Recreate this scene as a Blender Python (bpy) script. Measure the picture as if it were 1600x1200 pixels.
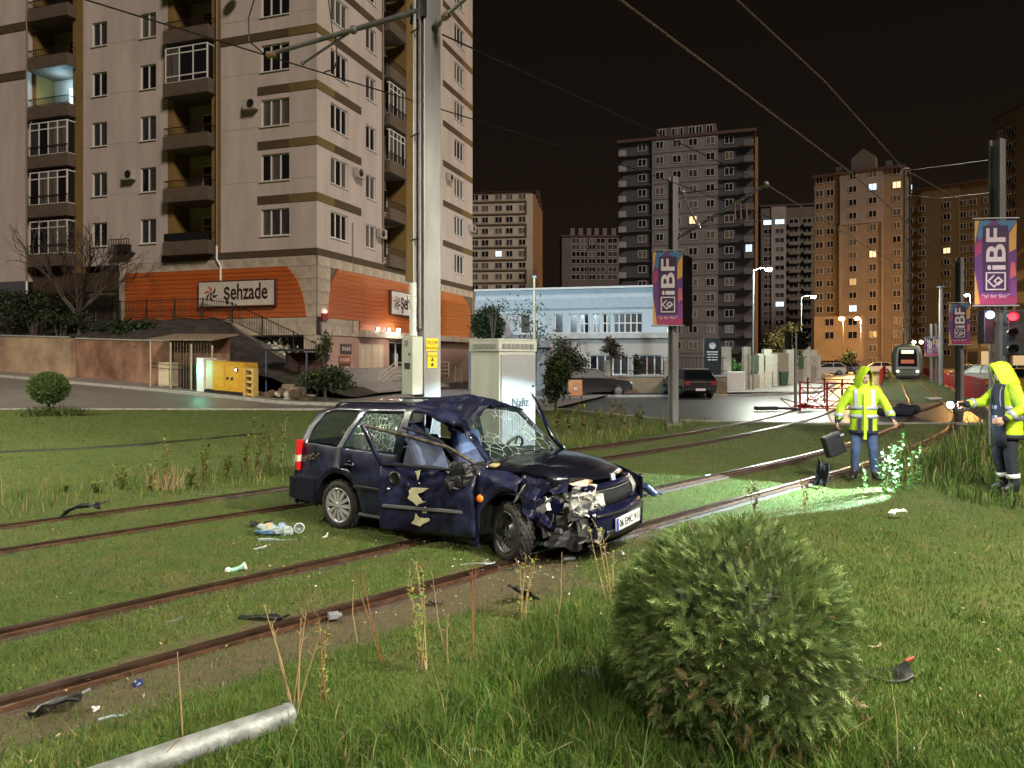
import bpy, bmesh, math, random
import numpy as np
from mathutils import Vector, Matrix, noise as mnoise
R = math.radians
random.seed(7); rng = np.random.default_rng(7)
for o in list(bpy.data.objects): bpy.data.objects.remove(o)
S = bpy.context.scene; C = S.collection
F, HZ, CAMZ = 1150.0, 560.0, 2.0
cam = bpy.data.cameras.new('camera'); co = bpy.data.objects.new('camera', cam); C.objects.link(co)
co.location = (0, 0, CAMZ); co.rotation_euler = (R(90), 0, 0)
cam.sensor_width = 36; cam.lens = 36*F/1600; cam.shift_y = -(600-HZ)/1600
cam.clip_start = .05; cam.clip_end = 900
S.camera = co
w = bpy.data.worlds.new('World'); S.world = w; w.use_nodes = True
nt = w.node_tree; bg = nt.nodes['Background']
tc = nt.nodes.new('ShaderNodeTexCoord'); sx = nt.nodes.new('ShaderNodeSeparateXYZ')
cr = nt.nodes.new('ShaderNodeValToRGB')
nt.links.new(tc.outputs['Generated'], sx.inputs[0]); nt.links.new(sx.outputs['Z'], cr.inputs[0])
cr.color_ramp.elements[0].color = (.0070, .0045, .0030, 1)
cr.color_ramp.elements[1].color = (.0030, .0020, .0015, 1); cr.color_ramp.elements[1].position = .5
nt.links.new(cr.outputs[0], bg.inputs[0]); bg.inputs[1].default_value = 1.0
sl = bpy.data.lights.new('sun', 'SUN'); so = bpy.data.objects.new('sun', sl); C.objects.link(so)
SUN_AZ, SUN_EL = R(-32), R(34)
sl.energy = 1.2; sl.angle = R(12); sl.color = (1.0, .86, .75)
sd = Vector((math.sin(SUN_AZ)*math.cos(SUN_EL), math.cos(SUN_AZ)*math.cos(SUN_EL), -math.sin(SUN_EL)))
so.rotation_euler = sd.to_track_quat('-Z', 'Y').to_euler()
S.view_settings.view_transform = 'Standard'; S.view_settings.look = 'None'
S.view_settings.exposure = 0.92; S.view_settings.gamma = 1; S.view_settings.use_curve_mapping = False
S.render.engine = 'CYCLES'
cy = S.cycles; cy.use_denoising = True
try: cy.denoiser = 'OPENIMAGEDENOISE'
except Exception: pass
cy.max_bounces = 6; cy.diffuse_bounces = 2; cy.glossy_bounces = 3; cy.transmission_bounces = 4
cy.transparent_max_bounces = 12; cy.caustics_reflective = False; cy.caustics_refractive = False
cy.sample_clamp_indirect = 4; cy.use_light_tree = True
def lamp(kind, loc, power, color, radius=.12, aim=None, spot=None, blend=.3, name='lamp_light', parent=None):
 l = bpy.data.lights.new(name, kind); o = bpy.data.objects.new(name, l); C.objects.link(o)
 l.energy = power; l.color = color; l.shadow_soft_size = radius; o.location = loc
 if kind == 'SPOT': l.spot_size = R(spot); l.spot_blend = blend
 if aim is not None: o.rotation_euler = (Vector(aim)-Vector(loc)).to_track_quat('-Z', 'Y').to_euler()
 return o
def at(u, v, d): return Vector(((u-800)/F*d, d, CAMZ-(v-HZ)/F*d))
def on_ground(u, v, z=0.):
 d = (CAMZ-z)*F/(v-HZ); return Vector(((u-800)/F*d, d, z))
class Plane:
 def __init__(s, o, a, n): s.o, s.a, s.n = Vector(o), Vector(a).normalized(), Vector(n).normalized()
 def hit(s, u, v):
  r = Vector(((u-800)/F, 1, -(v-HZ)/F)); c = Vector((0, 0, CAMZ))
  t = (s.o-c).dot(s.n)/r.dot(s.n); p = c+r*t
  return (p-s.o).dot(s.a), p.z
 def P(s, x, z, out=0.):
  p = s.o+s.a*x+s.n*out; return Vector((p.x, p.y, z))
MATS = {}
def M(name, col, rough=.6, metal=0., var=.18, scale=4., bump=0., bscale=None, emis=None, estr=1., col2=None, spec=.5,
 trans=0., alpha=1., stretch=(1, 1, 1), coat=0., mixs=(.35, .65), detail=6., leaf=0.):
 if name in MATS: return MATS[name]
 m = bpy.data.materials.new(name); m.use_nodes = True; MATS[name] = m
 n = m.node_tree.nodes; L = m.node_tree.links; b = n['Principled BSDF']
 b.inputs['Roughness'].default_value = rough; b.inputs['Metallic'].default_value = metal
 b.inputs['Specular IOR Level'].default_value = spec
 b.inputs['Transmission Weight'].default_value = trans; b.inputs['Alpha'].default_value = alpha
 b.inputs['Coat Weight'].default_value = coat; b.inputs['Coat Roughness'].default_value = .08
 c = np.array(col[:3]); c2 = np.array(col2[:3]) if col2 is not None else c
 if emis is not None:
  b.inputs['Emission Color'].default_value = (*emis, 1); b.inputs['Emission Strength'].default_value = estr
 if var > 0 or col2 is not None:
  t = n.new('ShaderNodeTexCoord'); mp = n.new('ShaderNodeMapping'); L.new(t.outputs['Object'], mp.inputs[0])
  mp.inputs['Scale'].default_value = stretch
  z = n.new('ShaderNodeTexNoise'); z.inputs['Scale'].default_value = scale; z.inputs['Detail'].default_value = detail
  z.inputs['Roughness'].default_value = .62
  L.new(mp.outputs[0], z.inputs['Vector'])
  r = n.new('ShaderNodeValToRGB'); L.new(z.outputs[0], r.inputs[0])
  e = r.color_ramp.elements; e[0].position, e[1].position = mixs
  e[0].color = (*(c*(1-var)), 1); e[1].color = (*(c2*(1+var)), 1)
  L.new(r.outputs[0], b.inputs['Base Color'])
  rr = n.new('ShaderNodeMapRange'); L.new(z.outputs[0], rr.inputs[0])
  rr.inputs[3].default_value = max(0, rough-.08); rr.inputs[4].default_value = min(1, rough+.08)
  L.new(rr.outputs[0], b.inputs['Roughness'])
  if bump:
   z2 = z
   if bscale:
    z2 = n.new('ShaderNodeTexNoise'); z2.inputs['Scale'].default_value = bscale; z2.inputs['Detail'].default_value = 5
    L.new(mp.outputs[0], z2.inputs['Vector'])
   bm_ = n.new('ShaderNodeBump'); bm_.inputs['Strength'].default_value = bump; bm_.inputs['Distance'].default_value = .05
   L.new(z2.outputs[0], bm_.inputs['Height']); L.new(bm_.outputs[0], b.inputs['Normal'])
 else:
  b.inputs['Base Color'].default_value = (*c, 1)
 if leaf:
  tl = n.new('ShaderNodeBsdfTranslucent'); mx = n.new('ShaderNodeMixShader'); mx.inputs[0].default_value = leaf; L.new(r.outputs[0], tl.inputs[0])
  L.new(b.outputs[0], mx.inputs[1]); L.new(tl.outputs[0], mx.inputs[2]); L.new(mx.outputs[0], n['Material Output'].inputs[0])
 return m
def glow(name, col, s):
 return M(name, (.02, .02, .02), var=0, emis=col, estr=s)
WM = {}
def wm(o): return WM[o.name] if o is not None else Matrix()
class MB:
 def __init__(s): s.v, s.f, s.m, s.sm = [], [], [], []
 def add(s, vs, fs, mi=0, smooth=False):
  k = len(s.v); s.v += [tuple(p) for p in vs]
  for f in fs: s.f.append([k+i for i in f]); s.m.append(mi); s.sm.append(smooth)
  return s
 def box(s, c, size, rot=None, mi=0):
  hx, hy, hz = size[0]/2, size[1]/2, size[2]/2; c = Vector(c)
  ps = [Vector((x, y, z)) for z in (-hz, hz) for y in (-hy, hy) for x in (-hx, hx)]
  if rot is not None: ps = [rot @ p for p in ps]
  return s.add([p+c for p in ps], [(0, 2, 3, 1), (4, 5, 7, 6), (0, 1, 5, 4), (2, 6, 7, 3), (0, 4, 6, 2), (1, 3, 7, 5)], mi)
 def pbox(s, pl, x0, x1, z0, z1, o0, o1, mi=0):
  ps = [pl.P(x, z, o) for z in (z0, z1) for o in (o0, o1) for x in (x0, x1)]
  return s.add(ps, [(0, 2, 3, 1), (4, 5, 7, 6), (0, 1, 5, 4), (2, 6, 7, 3), (0, 4, 6, 2), (1, 3, 7, 5)], mi)
 def quad(s, *p, mi=0): return s.add(p, [tuple(range(len(p)))], mi)
 def tube(s, pts, r, n=8, mi=0, cap=True, smooth=True):
  pts = [Vector(p) for p in pts]; N = len(pts); rs = r if hasattr(r, '__len__') else [r]*N
  up = Vector((0, 0, 1)); vs = []; fs = []
  for i, p in enumerate(pts):
   t = (pts[min(i+1, N-1)]-pts[max(i-1, 0)]).normalized()
   a = t.cross(up if abs(t.z) < .95 else Vector((1, 0, 0))).normalized(); b = t.cross(a)
   vs += [p+(a*math.cos(2*math.pi*k/n)+b*math.sin(2*math.pi*k/n))*rs[i] for k in range(n)]
  for i in range(N-1):
   for k in range(n): fs.append((i*n+k, i*n+(k+1) % n, (i+1)*n+(k+1) % n, (i+1)*n+k))
  s.add(vs, fs, mi, smooth)
  if cap: s.add(vs[:n], [tuple(range(n))], mi); s.add(vs[-n:], [tuple(reversed(range(n)))], mi)
  return s
 def lathe(s, prof, c, axis=(0, 0, 1), n=20, mi=0, smooth=True):
  ax = Vector(axis).normalized(); a = ax.cross(Vector((0, 0, 1)) if abs(ax.z) < .9 else Vector((1, 0, 0))).normalized(); b = ax.cross(a)
  vs = []; fs = []; c = Vector(c)
  for r, h in prof:
   vs += [c+ax*h+(a*math.cos(2*math.pi*k/n)+b*math.sin(2*math.pi*k/n))*r for k in range(n)]
  for i in range(len(prof)-1):
   for k in range(n): fs.append((i*n+k, i*n+(k+1) % n, (i+1)*n+(k+1) % n, (i+1)*n+k))
  return s.add(vs, fs, mi, smooth)
 def ball(s, c, r, n=10, mi=0, sc=(1, 1, 1)):
  prof = [(math.sin(math.pi*i/n), -math.cos(math.pi*i/n)) for i in range(n+1)]
  vs, fs, k = [], [], n+2
  for a, h in prof:
   vs += [Vector(c)+Vector((a*math.cos(2*math.pi*j/k)*r*sc[0], a*math.sin(2*math.pi*j/k)*r*sc[1], h*r*sc[2])) for j in range(k)]
  for i in range(n):
   for j in range(k): fs.append((i*k+j, i*k+(j+1) % k, (i+1)*k+(j+1) % k, (i+1)*k+j))
  return s.add(vs, fs, mi, True)
 def build(s, name, mats, parent=None, bevel=0., world=None, fixn=False):
  me = bpy.data.meshes.new(name); inv = wm(parent).inverted() if parent is not None else Matrix()
  if world is not None: inv = inv @ world
  vv = np.array(s.v, dtype=float).reshape(-1, 3)
  if parent is not None or world is not None:
   A = np.array(inv); vv = vv @ A[:3, :3].T+A[:3, 3]
  org = Vector((0, 0, 0))
  if len(vv): org = Vector((vv.min(0)+vv.max(0))/2); org.z = vv[:, 2].min()
  me.from_pydata((vv-np.array(org)).tolist(), [], s.f)
  for m in (mats if isinstance(mats, (list, tuple)) else [mats]): me.materials.append(m)
  me.polygons.foreach_set('material_index', s.m); me.polygons.foreach_set('use_smooth', s.sm);
  if fixn:
   b = bmesh.new(); b.from_mesh(me); bmesh.ops.remove_doubles(b, verts=b.verts, dist=1e-4)
   bmesh.ops.recalc_face_normals(b, faces=b.faces); b.to_mesh(me); b.free()
  me.update()
  o = bpy.data.objects.new(name, me); C.objects.link(o); o.location = org
  if parent is not None: o.parent = parent
  WM[o.name] = wm(parent) @ Matrix.Translation(org)
  if bevel:
   q = o.modifiers.new('b', 'BEVEL'); q.width = bevel; q.segments = 2; q.limit_method = 'ANGLE'
  return o
def tag(o, label=None, cat=None, group=None, kind=None):
 if label: o['label'] = label
 if cat: o['category'] = cat
 if group: o['group'] = group
 if kind: o['kind'] = kind
 return o
def thing(name, label, cat, loc=(0, 0, 0), rz=0., group=None):
 o = bpy.data.objects.new(name, None); C.objects.link(o); o.location = loc; o.rotation_euler = (0, 0, rz); o.empty_display_size = .2
 WM[o.name] = Matrix.Translation(loc) @ Matrix.Rotation(rz, 4, 'Z')
 return tag(o, label, cat, group)
def inst(o, parent, mat_world=None, name=None):
 c = o.copy(); C.objects.link(c); c.parent = parent
 if mat_world is not None:
  ml = wm(parent).inverted() @ mat_world; c.matrix_basis = ml; WM[c.name] = mat_world
 return c
def copy_tree(o, loc=None, rz=None, label=None, parent=None):
 kids = {}
 def cp(q, par):
  c = q.copy(); C.objects.link(c)
  if par is not None: c.parent = par
  for ch in list(q.children): cp(ch, c)
  return c
 c = cp(o, parent)
 if loc is not None: c.location = loc
 if rz is not None: c.rotation_euler[2] = rz
 WM[c.name] = Matrix.Translation(c.location) @ Matrix.Rotation(c.rotation_euler[2], 4, 'Z')
 if label: c['label'] = label
 return c
def mesh_np(name, V, faces_flat, nper, mats, mi=None, parent=None, smooth=False):
 me = bpy.data.meshes.new(name); nf = len(faces_flat)//nper
 me.vertices.add(len(V)); me.vertices.foreach_set('co', np.ascontiguousarray(V, dtype=np.float32).ravel())
 me.loops.add(len(faces_flat)); me.loops.foreach_set('vertex_index', np.ascontiguousarray(faces_flat, dtype=np.int32))
 me.polygons.add(nf); me.polygons.foreach_set('loop_start', np.arange(0, nf*nper, nper, dtype=np.int32))
 if mi is not None: me.polygons.foreach_set('material_index', np.ascontiguousarray(mi, dtype=np.int32))
 if smooth: me.polygons.foreach_set('use_smooth', np.ones(nf, dtype=bool))
 for m in (mats if isinstance(mats, (list, tuple)) else [mats]): me.materials.append(m)
 me.update(calc_edges=True); me.validate()
 o = bpy.data.objects.new(name, me); C.objects.link(o)
 if parent is not None: o.parent = parent
 WM[o.name] = wm(parent).copy()
 return o
def text_mesh(txt, size, depth=.004, sx=1., bold=0., spacing=1.):
 cu = bpy.data.curves.new('lettering', 'FONT'); cu.body = txt; cu.size = size; cu.extrude = depth; cu.offset = bold
 cu.align_x = 'CENTER'; cu.align_y = 'CENTER'; cu.resolution_u = 3; cu.space_character = spacing
 o = bpy.data.objects.new('lettering', cu); C.objects.link(o)
 dg = bpy.context.evaluated_depsgraph_get(); me = bpy.data.meshes.new_from_object(o.evaluated_get(dg))
 vs = [Vector((v.co.x*sx, v.co.y, v.co.z)) for v in me.vertices]; fs = [tuple(p.vertices) for p in me.polygons]
 bpy.data.objects.remove(o); bpy.data.curves.remove(cu); bpy.data.meshes.remove(me)
 if vs:
  x0 = (min(p.x for p in vs)+max(p.x for p in vs))/2; y0 = (min(p.y for p in vs)+max(p.y for p in vs))/2
  vs = [Vector((p.x-x0, p.y-y0, p.z)) for p in vs]
 return vs, fs
def frame_matrix(p, xaxis, yaxis):
 x = Vector(xaxis).normalized(); y = Vector(yaxis).normalized(); z = x.cross(y)
 m = Matrix((x, y, z)).transposed().to_4x4(); m.translation = Vector(p); return m
def crump(m, amp, fr):
 m.v = [tuple(Vector(p)+mnoise.noise_vector(Vector(p)*fr)*amp) for p in m.v]; m.sm = [False]*len(m.sm)
def sstep(a, b, x):
 t = np.clip((x-a)/(b-a), 0, 1); return t*t*(3-2*t)
# ================================================================ ground, road, rails
E1 = Vector((-.949, .3146, 0)).normalized(); E2 = Vector((.3146, .949, 0)).normalized()     # the corner building's two runs
KERB0 = Vector((-8.77, 31.5, 0))
def gz(x, y):
 x = np.asarray(x, float); y = np.asarray(y, float)
 verge = .13*sstep(6.6, 5.2, y-x)*sstep(24, 20, y)
 s = (x-KERB0.x)*E1.x+(y-KERB0.y)*E1.y
 hill = .058*np.maximum(0, s-.0)*sstep(28.6, 34, y)*sstep(0, 3, s)
 bank = 0
 return verge+hill+bank
def gzf(x, y): return float(gz(x, y))
EDGE = [(-90, 28.75), (2, 28.75), (5.2, 23.6), (9, 22.4), (14, 22.5), (24, 23), (90, 24)]
def edge_y(x): return np.interp(x, [e[0] for e in EDGE], [e[1] for e in EDGE])
G_ = .65
def path(y_minus_x, n0=-15., off=0.):
 k = off; p = Vector((n0, n0+y_minus_x, 0)); pts = [p.copy()]; h = R(45); L = 0
 L0 = (5.2-n0)*math.sqrt(2)+off
 while p.y < 112:
  st = .4 if p.y < 40 else 2.
  L += st
  if L > L0 and h > R(27.5): h -= st/62.
  p = p+Vector((math.sin(h), math.cos(h), 0))*st; pts.append(p.copy())
 return pts
def offset(pts, d):
 out = []
 for i, p in enumerate(pts):
  t = (pts[min(i+1, len(pts)-1)]-pts[max(i-1, 0)]).normalized(); out.append(p+Vector((t.y, -t.x, 0))*d)
 return out
TR1 = path(8.07); TR2 = offset(TR1, -4.0)
def y_on(pts, y):
 for a, b in zip(pts, pts[1:]):
  if a.y <= y <= b.y: return a.lerp(b, (y-a.y)/(b.y-a.y)), (b-a).normalized()
 return pts[-1], (pts[-1]-pts[-2]).normalized()
_ty = np.array([p.y for p in TR1]); _tx = np.array([p.x for p in TR1])
def dist_track(x, y):
 xx = np.interp(y, _ty, _tx); sl_ = np.where(y < 13, .7071, np.where(y > 28.5, .887, .79)); return (x-xx)*sl_
def turf_material():
 m = bpy.data.materials.new('turf_soil'); m.use_nodes = True; n = m.node_tree.nodes; L = m.node_tree.links; b = n['Principled BSDF']
 b.inputs['Roughness'].default_value = .85; b.inputs['Specular IOR Level'].default_value = .25
 t = n.new('ShaderNodeTexCoord')
 def nz(s, d=6, r=.6):
  q = n.new('ShaderNodeTexNoise'); q.inputs['Scale'].default_value = s; q.inputs['Detail'].default_value = d; q.inputs['Roughness'].default_value = r
  L.new(t.outputs['Object'], q.inputs['Vector']); return q
 def ramp(src, *st):
  q = n.new('ShaderNodeValToRGB'); L.new(src, q.inputs[0]); e = q.color_ramp.elements
  e[0].position, e[0].color = st[0][0], (*st[0][1], 1); e[1].position, e[1].color = st[-1][0], (*st[-1][1], 1)
  for p, c in st[1:-1]: k = e.new(p); k.color = (*c, 1)
  return q
 def mix(f, a, c):
  q = n.new('ShaderNodeMix'); q.data_type = 'RGBA'; L.new(f, q.inputs[0]); L.new(a, q.inputs[6]); L.new(c, q.inputs[7]); return q.outputs[2]
 fine = nz(38, 8, .7); med = nz(2.2, 5); big = nz(.5, 4)
 grass = ramp(fine.outputs[0], (.3, (.028, .045, .009)), (.5, (.062, .095, .018)), (.7, (.115, .145, .032)))
 dry = ramp(fine.outputs[0], (.3, (.060, .056, .018)), (.7, (.16, .14, .05)))
 soil = ramp(fine.outputs[0], (.3, (.055, .042, .024)), (.55, (.105, .082, .047)), (.75, (.17, .14, .09)))
 f1 = ramp(med.outputs[0], (.46, (0, 0, 0)), (.66, (.75,)*3)); g1 = mix(f1.outputs[0], grass.outputs[0], dry.outputs[0])
 at_ = n.new('ShaderNodeAttribute'); at_.attribute_name = 'soil'
 ad = n.new('ShaderNodeMath'); ad.operation = 'MULTIPLY_ADD'; L.new(med.outputs[0], ad.inputs[0]); ad.inputs[1].default_value = 1.6; ad.inputs[2].default_value = -.8
 a2 = n.new('ShaderNodeMath'); a2.operation = 'ADD'; L.new(ad.outputs[0], a2.inputs[0]); L.new(at_.outputs['Fac'], a2.inputs[1])
 f2 = ramp(a2.outputs[0], (.35, (0, 0, 0)), (.7, (1, 1, 1)))
 L.new(mix(f2.outputs[0], g1, soil.outputs[0]), b.inputs['Base Color'])
 bp = n.new('ShaderNodeBump'); bp.inputs['Strength'].default_value = .8; bp.inputs['Distance'].default_value = .04
 L.new(fine.outputs[0], bp.inputs['Height']); L.new(bp.outputs[0], b.inputs['Normal'])
 return m
TURF = turf_material()
def soilness(x, y):
 d = dist_track(x, y)
 s = .78*np.exp(-((d-1.15)/.42)**2)*sstep(4.5, -1.5, x)+.55*np.exp(-((d-.65)/.28)**2)+.5*np.exp(-((d+.65)/.25)**2)
 s += .3*np.exp(-((d+3.35)/.22)**2)+.3*np.exp(-((d+4.65)/.22)**2)
 s += .6*np.exp(-(((x-.1)/1.3)**2+((y-6.0)/.7)**2))*(d > .6)
 return np.clip(s, 0, 1)
def height_noise(x, y):
 o = np.zeros_like(x)
 for k, (fx, fy, a) in enumerate(((1.7, 1.1, .012), (3.1, -2.3, .009), (-.7, 4.3, .007), (6.1, 5.2, .005), (.31, .23, .03))):
  o += a*np.sin(fx*x+fy*y+k*1.7)
 return o
def in_road(x, y, mg=0.): return y > edge_y(x)+mg
def turf_sheet():
 ys = np.concatenate([np.arange(-3, 12, .12), np.arange(12, 30, .3), np.arange(30, 130, 6), [160, 240, 420, 700]])
 xs = np.concatenate([[-420, -250, -150, -90, -60, -40, -30, -25], np.arange(-20, -9, .5), np.arange(-9, 9, .15), np.arange(9, 20, .5), [22, 26, 32, 40, 60, 90, 150, 250, 420]])
 X, Y = np.meshgrid(xs, ys); Z = gz(X, Y)+height_noise(X, Y)*sstep(40, 15, Y)
 d = dist_track(X, Y)
 flat = np.minimum(1, np.minimum(np.abs(np.abs(d)-G_)/.25, np.abs(np.abs(d+4.0)-G_)/.25)); Z = np.where(flat < 1, Z*flat, Z)
 Z = np.where(in_road(X, Y, .25), Z-.08, Z-.006)
 nx = len(xs); ny = len(ys); idx = np.arange(nx*ny).reshape(ny, nx)
 q = np.stack([idx[:-1, :-1], idx[:-1, 1:], idx[1:, 1:], idx[1:, :-1]], -1).reshape(-1)
 o = mesh_np('ground', np.stack([X, Y, Z], -1).reshape(-1, 3), q, 4, TURF, smooth=True)
 a = o.data.attributes.new('soil', 'FLOAT', 'POINT'); a.data.foreach_set('value', soilness(X, Y).astype(np.float32).ravel())
 tag(o, kind='structure')
turf_sheet()
ASPHALT = M('wet_asphalt', (.060, .058, .053), rough=.40, var=.35, scale=.8, bump=.16, bscale=2.5, spec=.4, stretch=(1, 1, 1), mixs=(.3, .75))
ASPHALT_DRY = M('damp_asphalt', (.125, .115, .105), rough=.50, var=.16, scale=1.2, bump=.12, bscale=30, spec=.5)
KERB = M('kerb_stone', (.30, .29, .27), rough=.7, var=.25, scale=6, bump=.1)
PAVE = M('paving', (.17, .155, .14), rough=.6, var=.3, scale=3, bump=.1, bscale=25)
def road_sheet():
 xs = np.concatenate([np.arange(-70, -8, 2.), np.arange(-8, 16, .5), np.arange(16, 140, 4.)])
 rows = []
 ts = np.concatenate([np.linspace(0, 8, 17), np.linspace(10, 40, 12), np.linspace(60, 420, 10)])
 X = np.repeat(xs[None], len(ts), 0); Y = edge_y(X)+ts[:, None]; Z = gz(X, Y)+.004
 nx = len(xs); ny = len(ts); idx = np.arange(nx*ny).reshape(ny, nx)
 q = np.stack([idx[:-1, :-1], idx[:-1, 1:], idx[1:, 1:], idx[1:, :-1]], -1).reshape(-1)
 fx = (X[:-1, :-1]+X[1:, 1:]).reshape(-1)/2
 o = mesh_np('road', np.stack([X, Y, Z], -1).reshape(-1, 3), q, 4, [ASPHALT, ASPHALT_DRY], mi=(fx < -7.5).astype(int), smooth=True)
 tag(o, kind='structure')
 k = MB()                                    # low kerb along the lawn's edge
 pts = [Vector((x, float(edge_y(x))-.06, 0)) for x in np.concatenate([np.arange(-60, 2, 2), np.arange(2, 40, .8)])]
 for a, b in zip(pts, pts[1:]):
  t = (b-a).normalized(); n_ = Vector((-t.y, t.x, 0))*.06; up = Vector((0, 0, .05)); dn = Vector((0, 0, -.1))
  k.add([a-n_+dn, b-n_+dn, b+n_+dn, a+n_+dn, a-n_+up, b-n_+up, b+n_+up, a+n_+up], [(4, 5, 6, 7), (0, 1, 5, 4), (3, 7, 6, 2)])
 tag(k.build('kerb', KERB), kind='structure')
road_sheet()
RAILM = M('rusty_rail', (.085, .040, .022), rough=.48, metal=.35, var=.45, scale=9, bump=.3, spec=.5)
RAILHEAD = M('rail_head', (.13, .075, .05), rough=.30, metal=.85, var=.35, scale=7, stretch=(1, 1, 1))
CHANNEL = M('rail_channel_soil', (.040, .022, .013), rough=.75, var=.5, scale=14, bump=.5)
def sweep(pts, prof, mb, mi=0):
 n = len(prof); vs = []; fs = []
 for i, p in enumerate(pts):
  t = (pts[min(i+1, len(pts)-1)]-pts[max(i-1, 0)]).normalized(); s = Vector((t.y, -t.x, 0))
  vs += [p+s*a+Vector((0, 0, z)) for a, z in prof]
 for i in range(len(pts)-1):
  for k in range(n-1): fs.append((i*n+k, i*n+k+1, (i+1)*n+k+1, (i+1)*n+k))
 mb.add(vs, fs, mi)
RNAMES = []
for tr, nm in ((TR1, 'near'), (TR2, 'far')):
 for sgn in (1, -1):
  pts = offset(tr, sgn*G_)
  rl = thing('tram_rail', {('near', 1): 'rusty tram rail closest to the ball shaped shrub, in front of the wrecked car', ('near', -1): 'rusty tram rail passing under the wrecked blue car',
   ('far', 1): 'rusty tram rail just behind the rear wheel of the wrecked car', ('far', -1): 'rusty tram rail farthest from the ball shaped shrub, beside the tall weeds'}[(nm, sgn)], 'rail', pts[30], group='tram rails set in the grass')
  gp = [p for p in pts if p.y < float(edge_y(p.x))-.1]
  a = MB(); sweep(gp, [(-.17, -.02), (-.15, .012), (.15, .012), (.17, -.02)], a); a.build('channel', CHANNEL, rl)
  a = MB(); sweep(pts, [(-.036, -.02), (-.036, .042), (-.028, .046), (.028, .046), (.036, .042), (.036, -.02)], a); a.build('rail_head', RAILHEAD, rl)
  a = MB(); sweep(pts, [(.072, -.02), (.072, .034), (.098, .034), (.098, -.02)], a); a.build('guard_lip', RAILM, rl)
  a = MB(); sweep(gp, [(-.10, -.02), (-.10, .022), (-.062, .026), (-.055, -.02)], a); a.build('rail_foot', RAILM, rl)
# ================================================================ the corner apartment block
WALLP = M('render_cream', (.49, .405, .36), rough=.85, var=.17, scale=.9, bump=.25, bscale=40, col2=(.53, .445, .395), stretch=(1, 1, .22), mixs=(.25, .8))
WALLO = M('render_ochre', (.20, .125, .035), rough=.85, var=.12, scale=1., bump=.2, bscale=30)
BANDB = M('band_brown', (.075, .048, .026), rough=.8, var=.15, scale=2)
BANDO = M('band_ochre', (.155, .105, .032), rough=.8, var=.12, scale=2)
BALC = M('balcony_brown', (.105, .075, .055), rough=.8, var=.15, scale=1.5)
PVC = M('white_pvc', (.68, .66, .62), rough=.45, var=.05, scale=3)
GLASSD = M('dark_glass', (.012, .011, .012), rough=.06, var=0, spec=.6)
GLASSC = M('curtained_glass', (.10, .085, .07), rough=.25, var=.5, scale=9, stretch=(1, 1, .05), spec=.6)
GLASSB = M('blind_glass', (.045, .040, .040), rough=.2, var=.5, scale=11, stretch=(1, 1, .08), spec=.6)
IRON = M('dark_iron', (.028, .022, .02), rough=.5, metal=.4, var=.2)
STONE = M('stone_cladding', (.46, .38, .29), rough=.75, var=.22, scale=2.3, bump=.35, bscale=9)
ORANGE = M('orange_plank', (.46, .105, .022), rough=.5, var=.16, scale=1.2, stretch=(1, 1, 6), bump=.1)
ORGAP = M('orange_joint', (.62, .30, .13), rough=.6, var=.1)
ROOFT = M('dark_roof', (.07, .035, .025), rough=.8, var=.2)
GREYMET = M('grey_metal', (.30, .30, .30), rough=.45, metal=.5, var=.15, scale=5)
WHITEP = M('white_paint', (.72, .72, .70), rough=.55, var=.06, scale=2)
BLACK = M('black_plastic', (.012, .012, .013), rough=.45, var=.2, scale=8)
def wall_holes(mb, pl, x0, x1, z0, z1, holes, depth=.16, thick=None, mi=0, mir=0):
 xs = sorted({x0, x1, *[h[0] for h in holes], *[h[1] for h in holes]}); zs = sorted({z0, z1, *[h[2] for h in holes], *[h[3] for h in holes]})
 xs = [x for x in xs if x0 <= x <= x1]; zs = [z for z in zs if z0 <= z <= z1]
 for a, b in zip(xs, xs[1:]):
  for c, d in zip(zs, zs[1:]):
   mx, mz = (a+b)/2, (c+d)/2
   if any(h[0] < mx < h[1] and h[2] < mz < h[3] for h in holes): continue
   mb.quad(pl.P(a, c), pl.P(b, c), pl.P(b, d), pl.P(a, d), mi=mi)
 for a, b, c, d in holes:
  q = [pl.P(a, c), pl.P(b, c), pl.P(b, d), pl.P(a, d)]; r = [pl.P(a, c, -depth), pl.P(b, c, -depth), pl.P(b, d, -depth), pl.P(a, d, -depth)]
  for i in range(4): mb.quad(q[i], q[(i+1) % 4], r[(i+1) % 4], r[i], mi=mir)
_wk = {}
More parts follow.
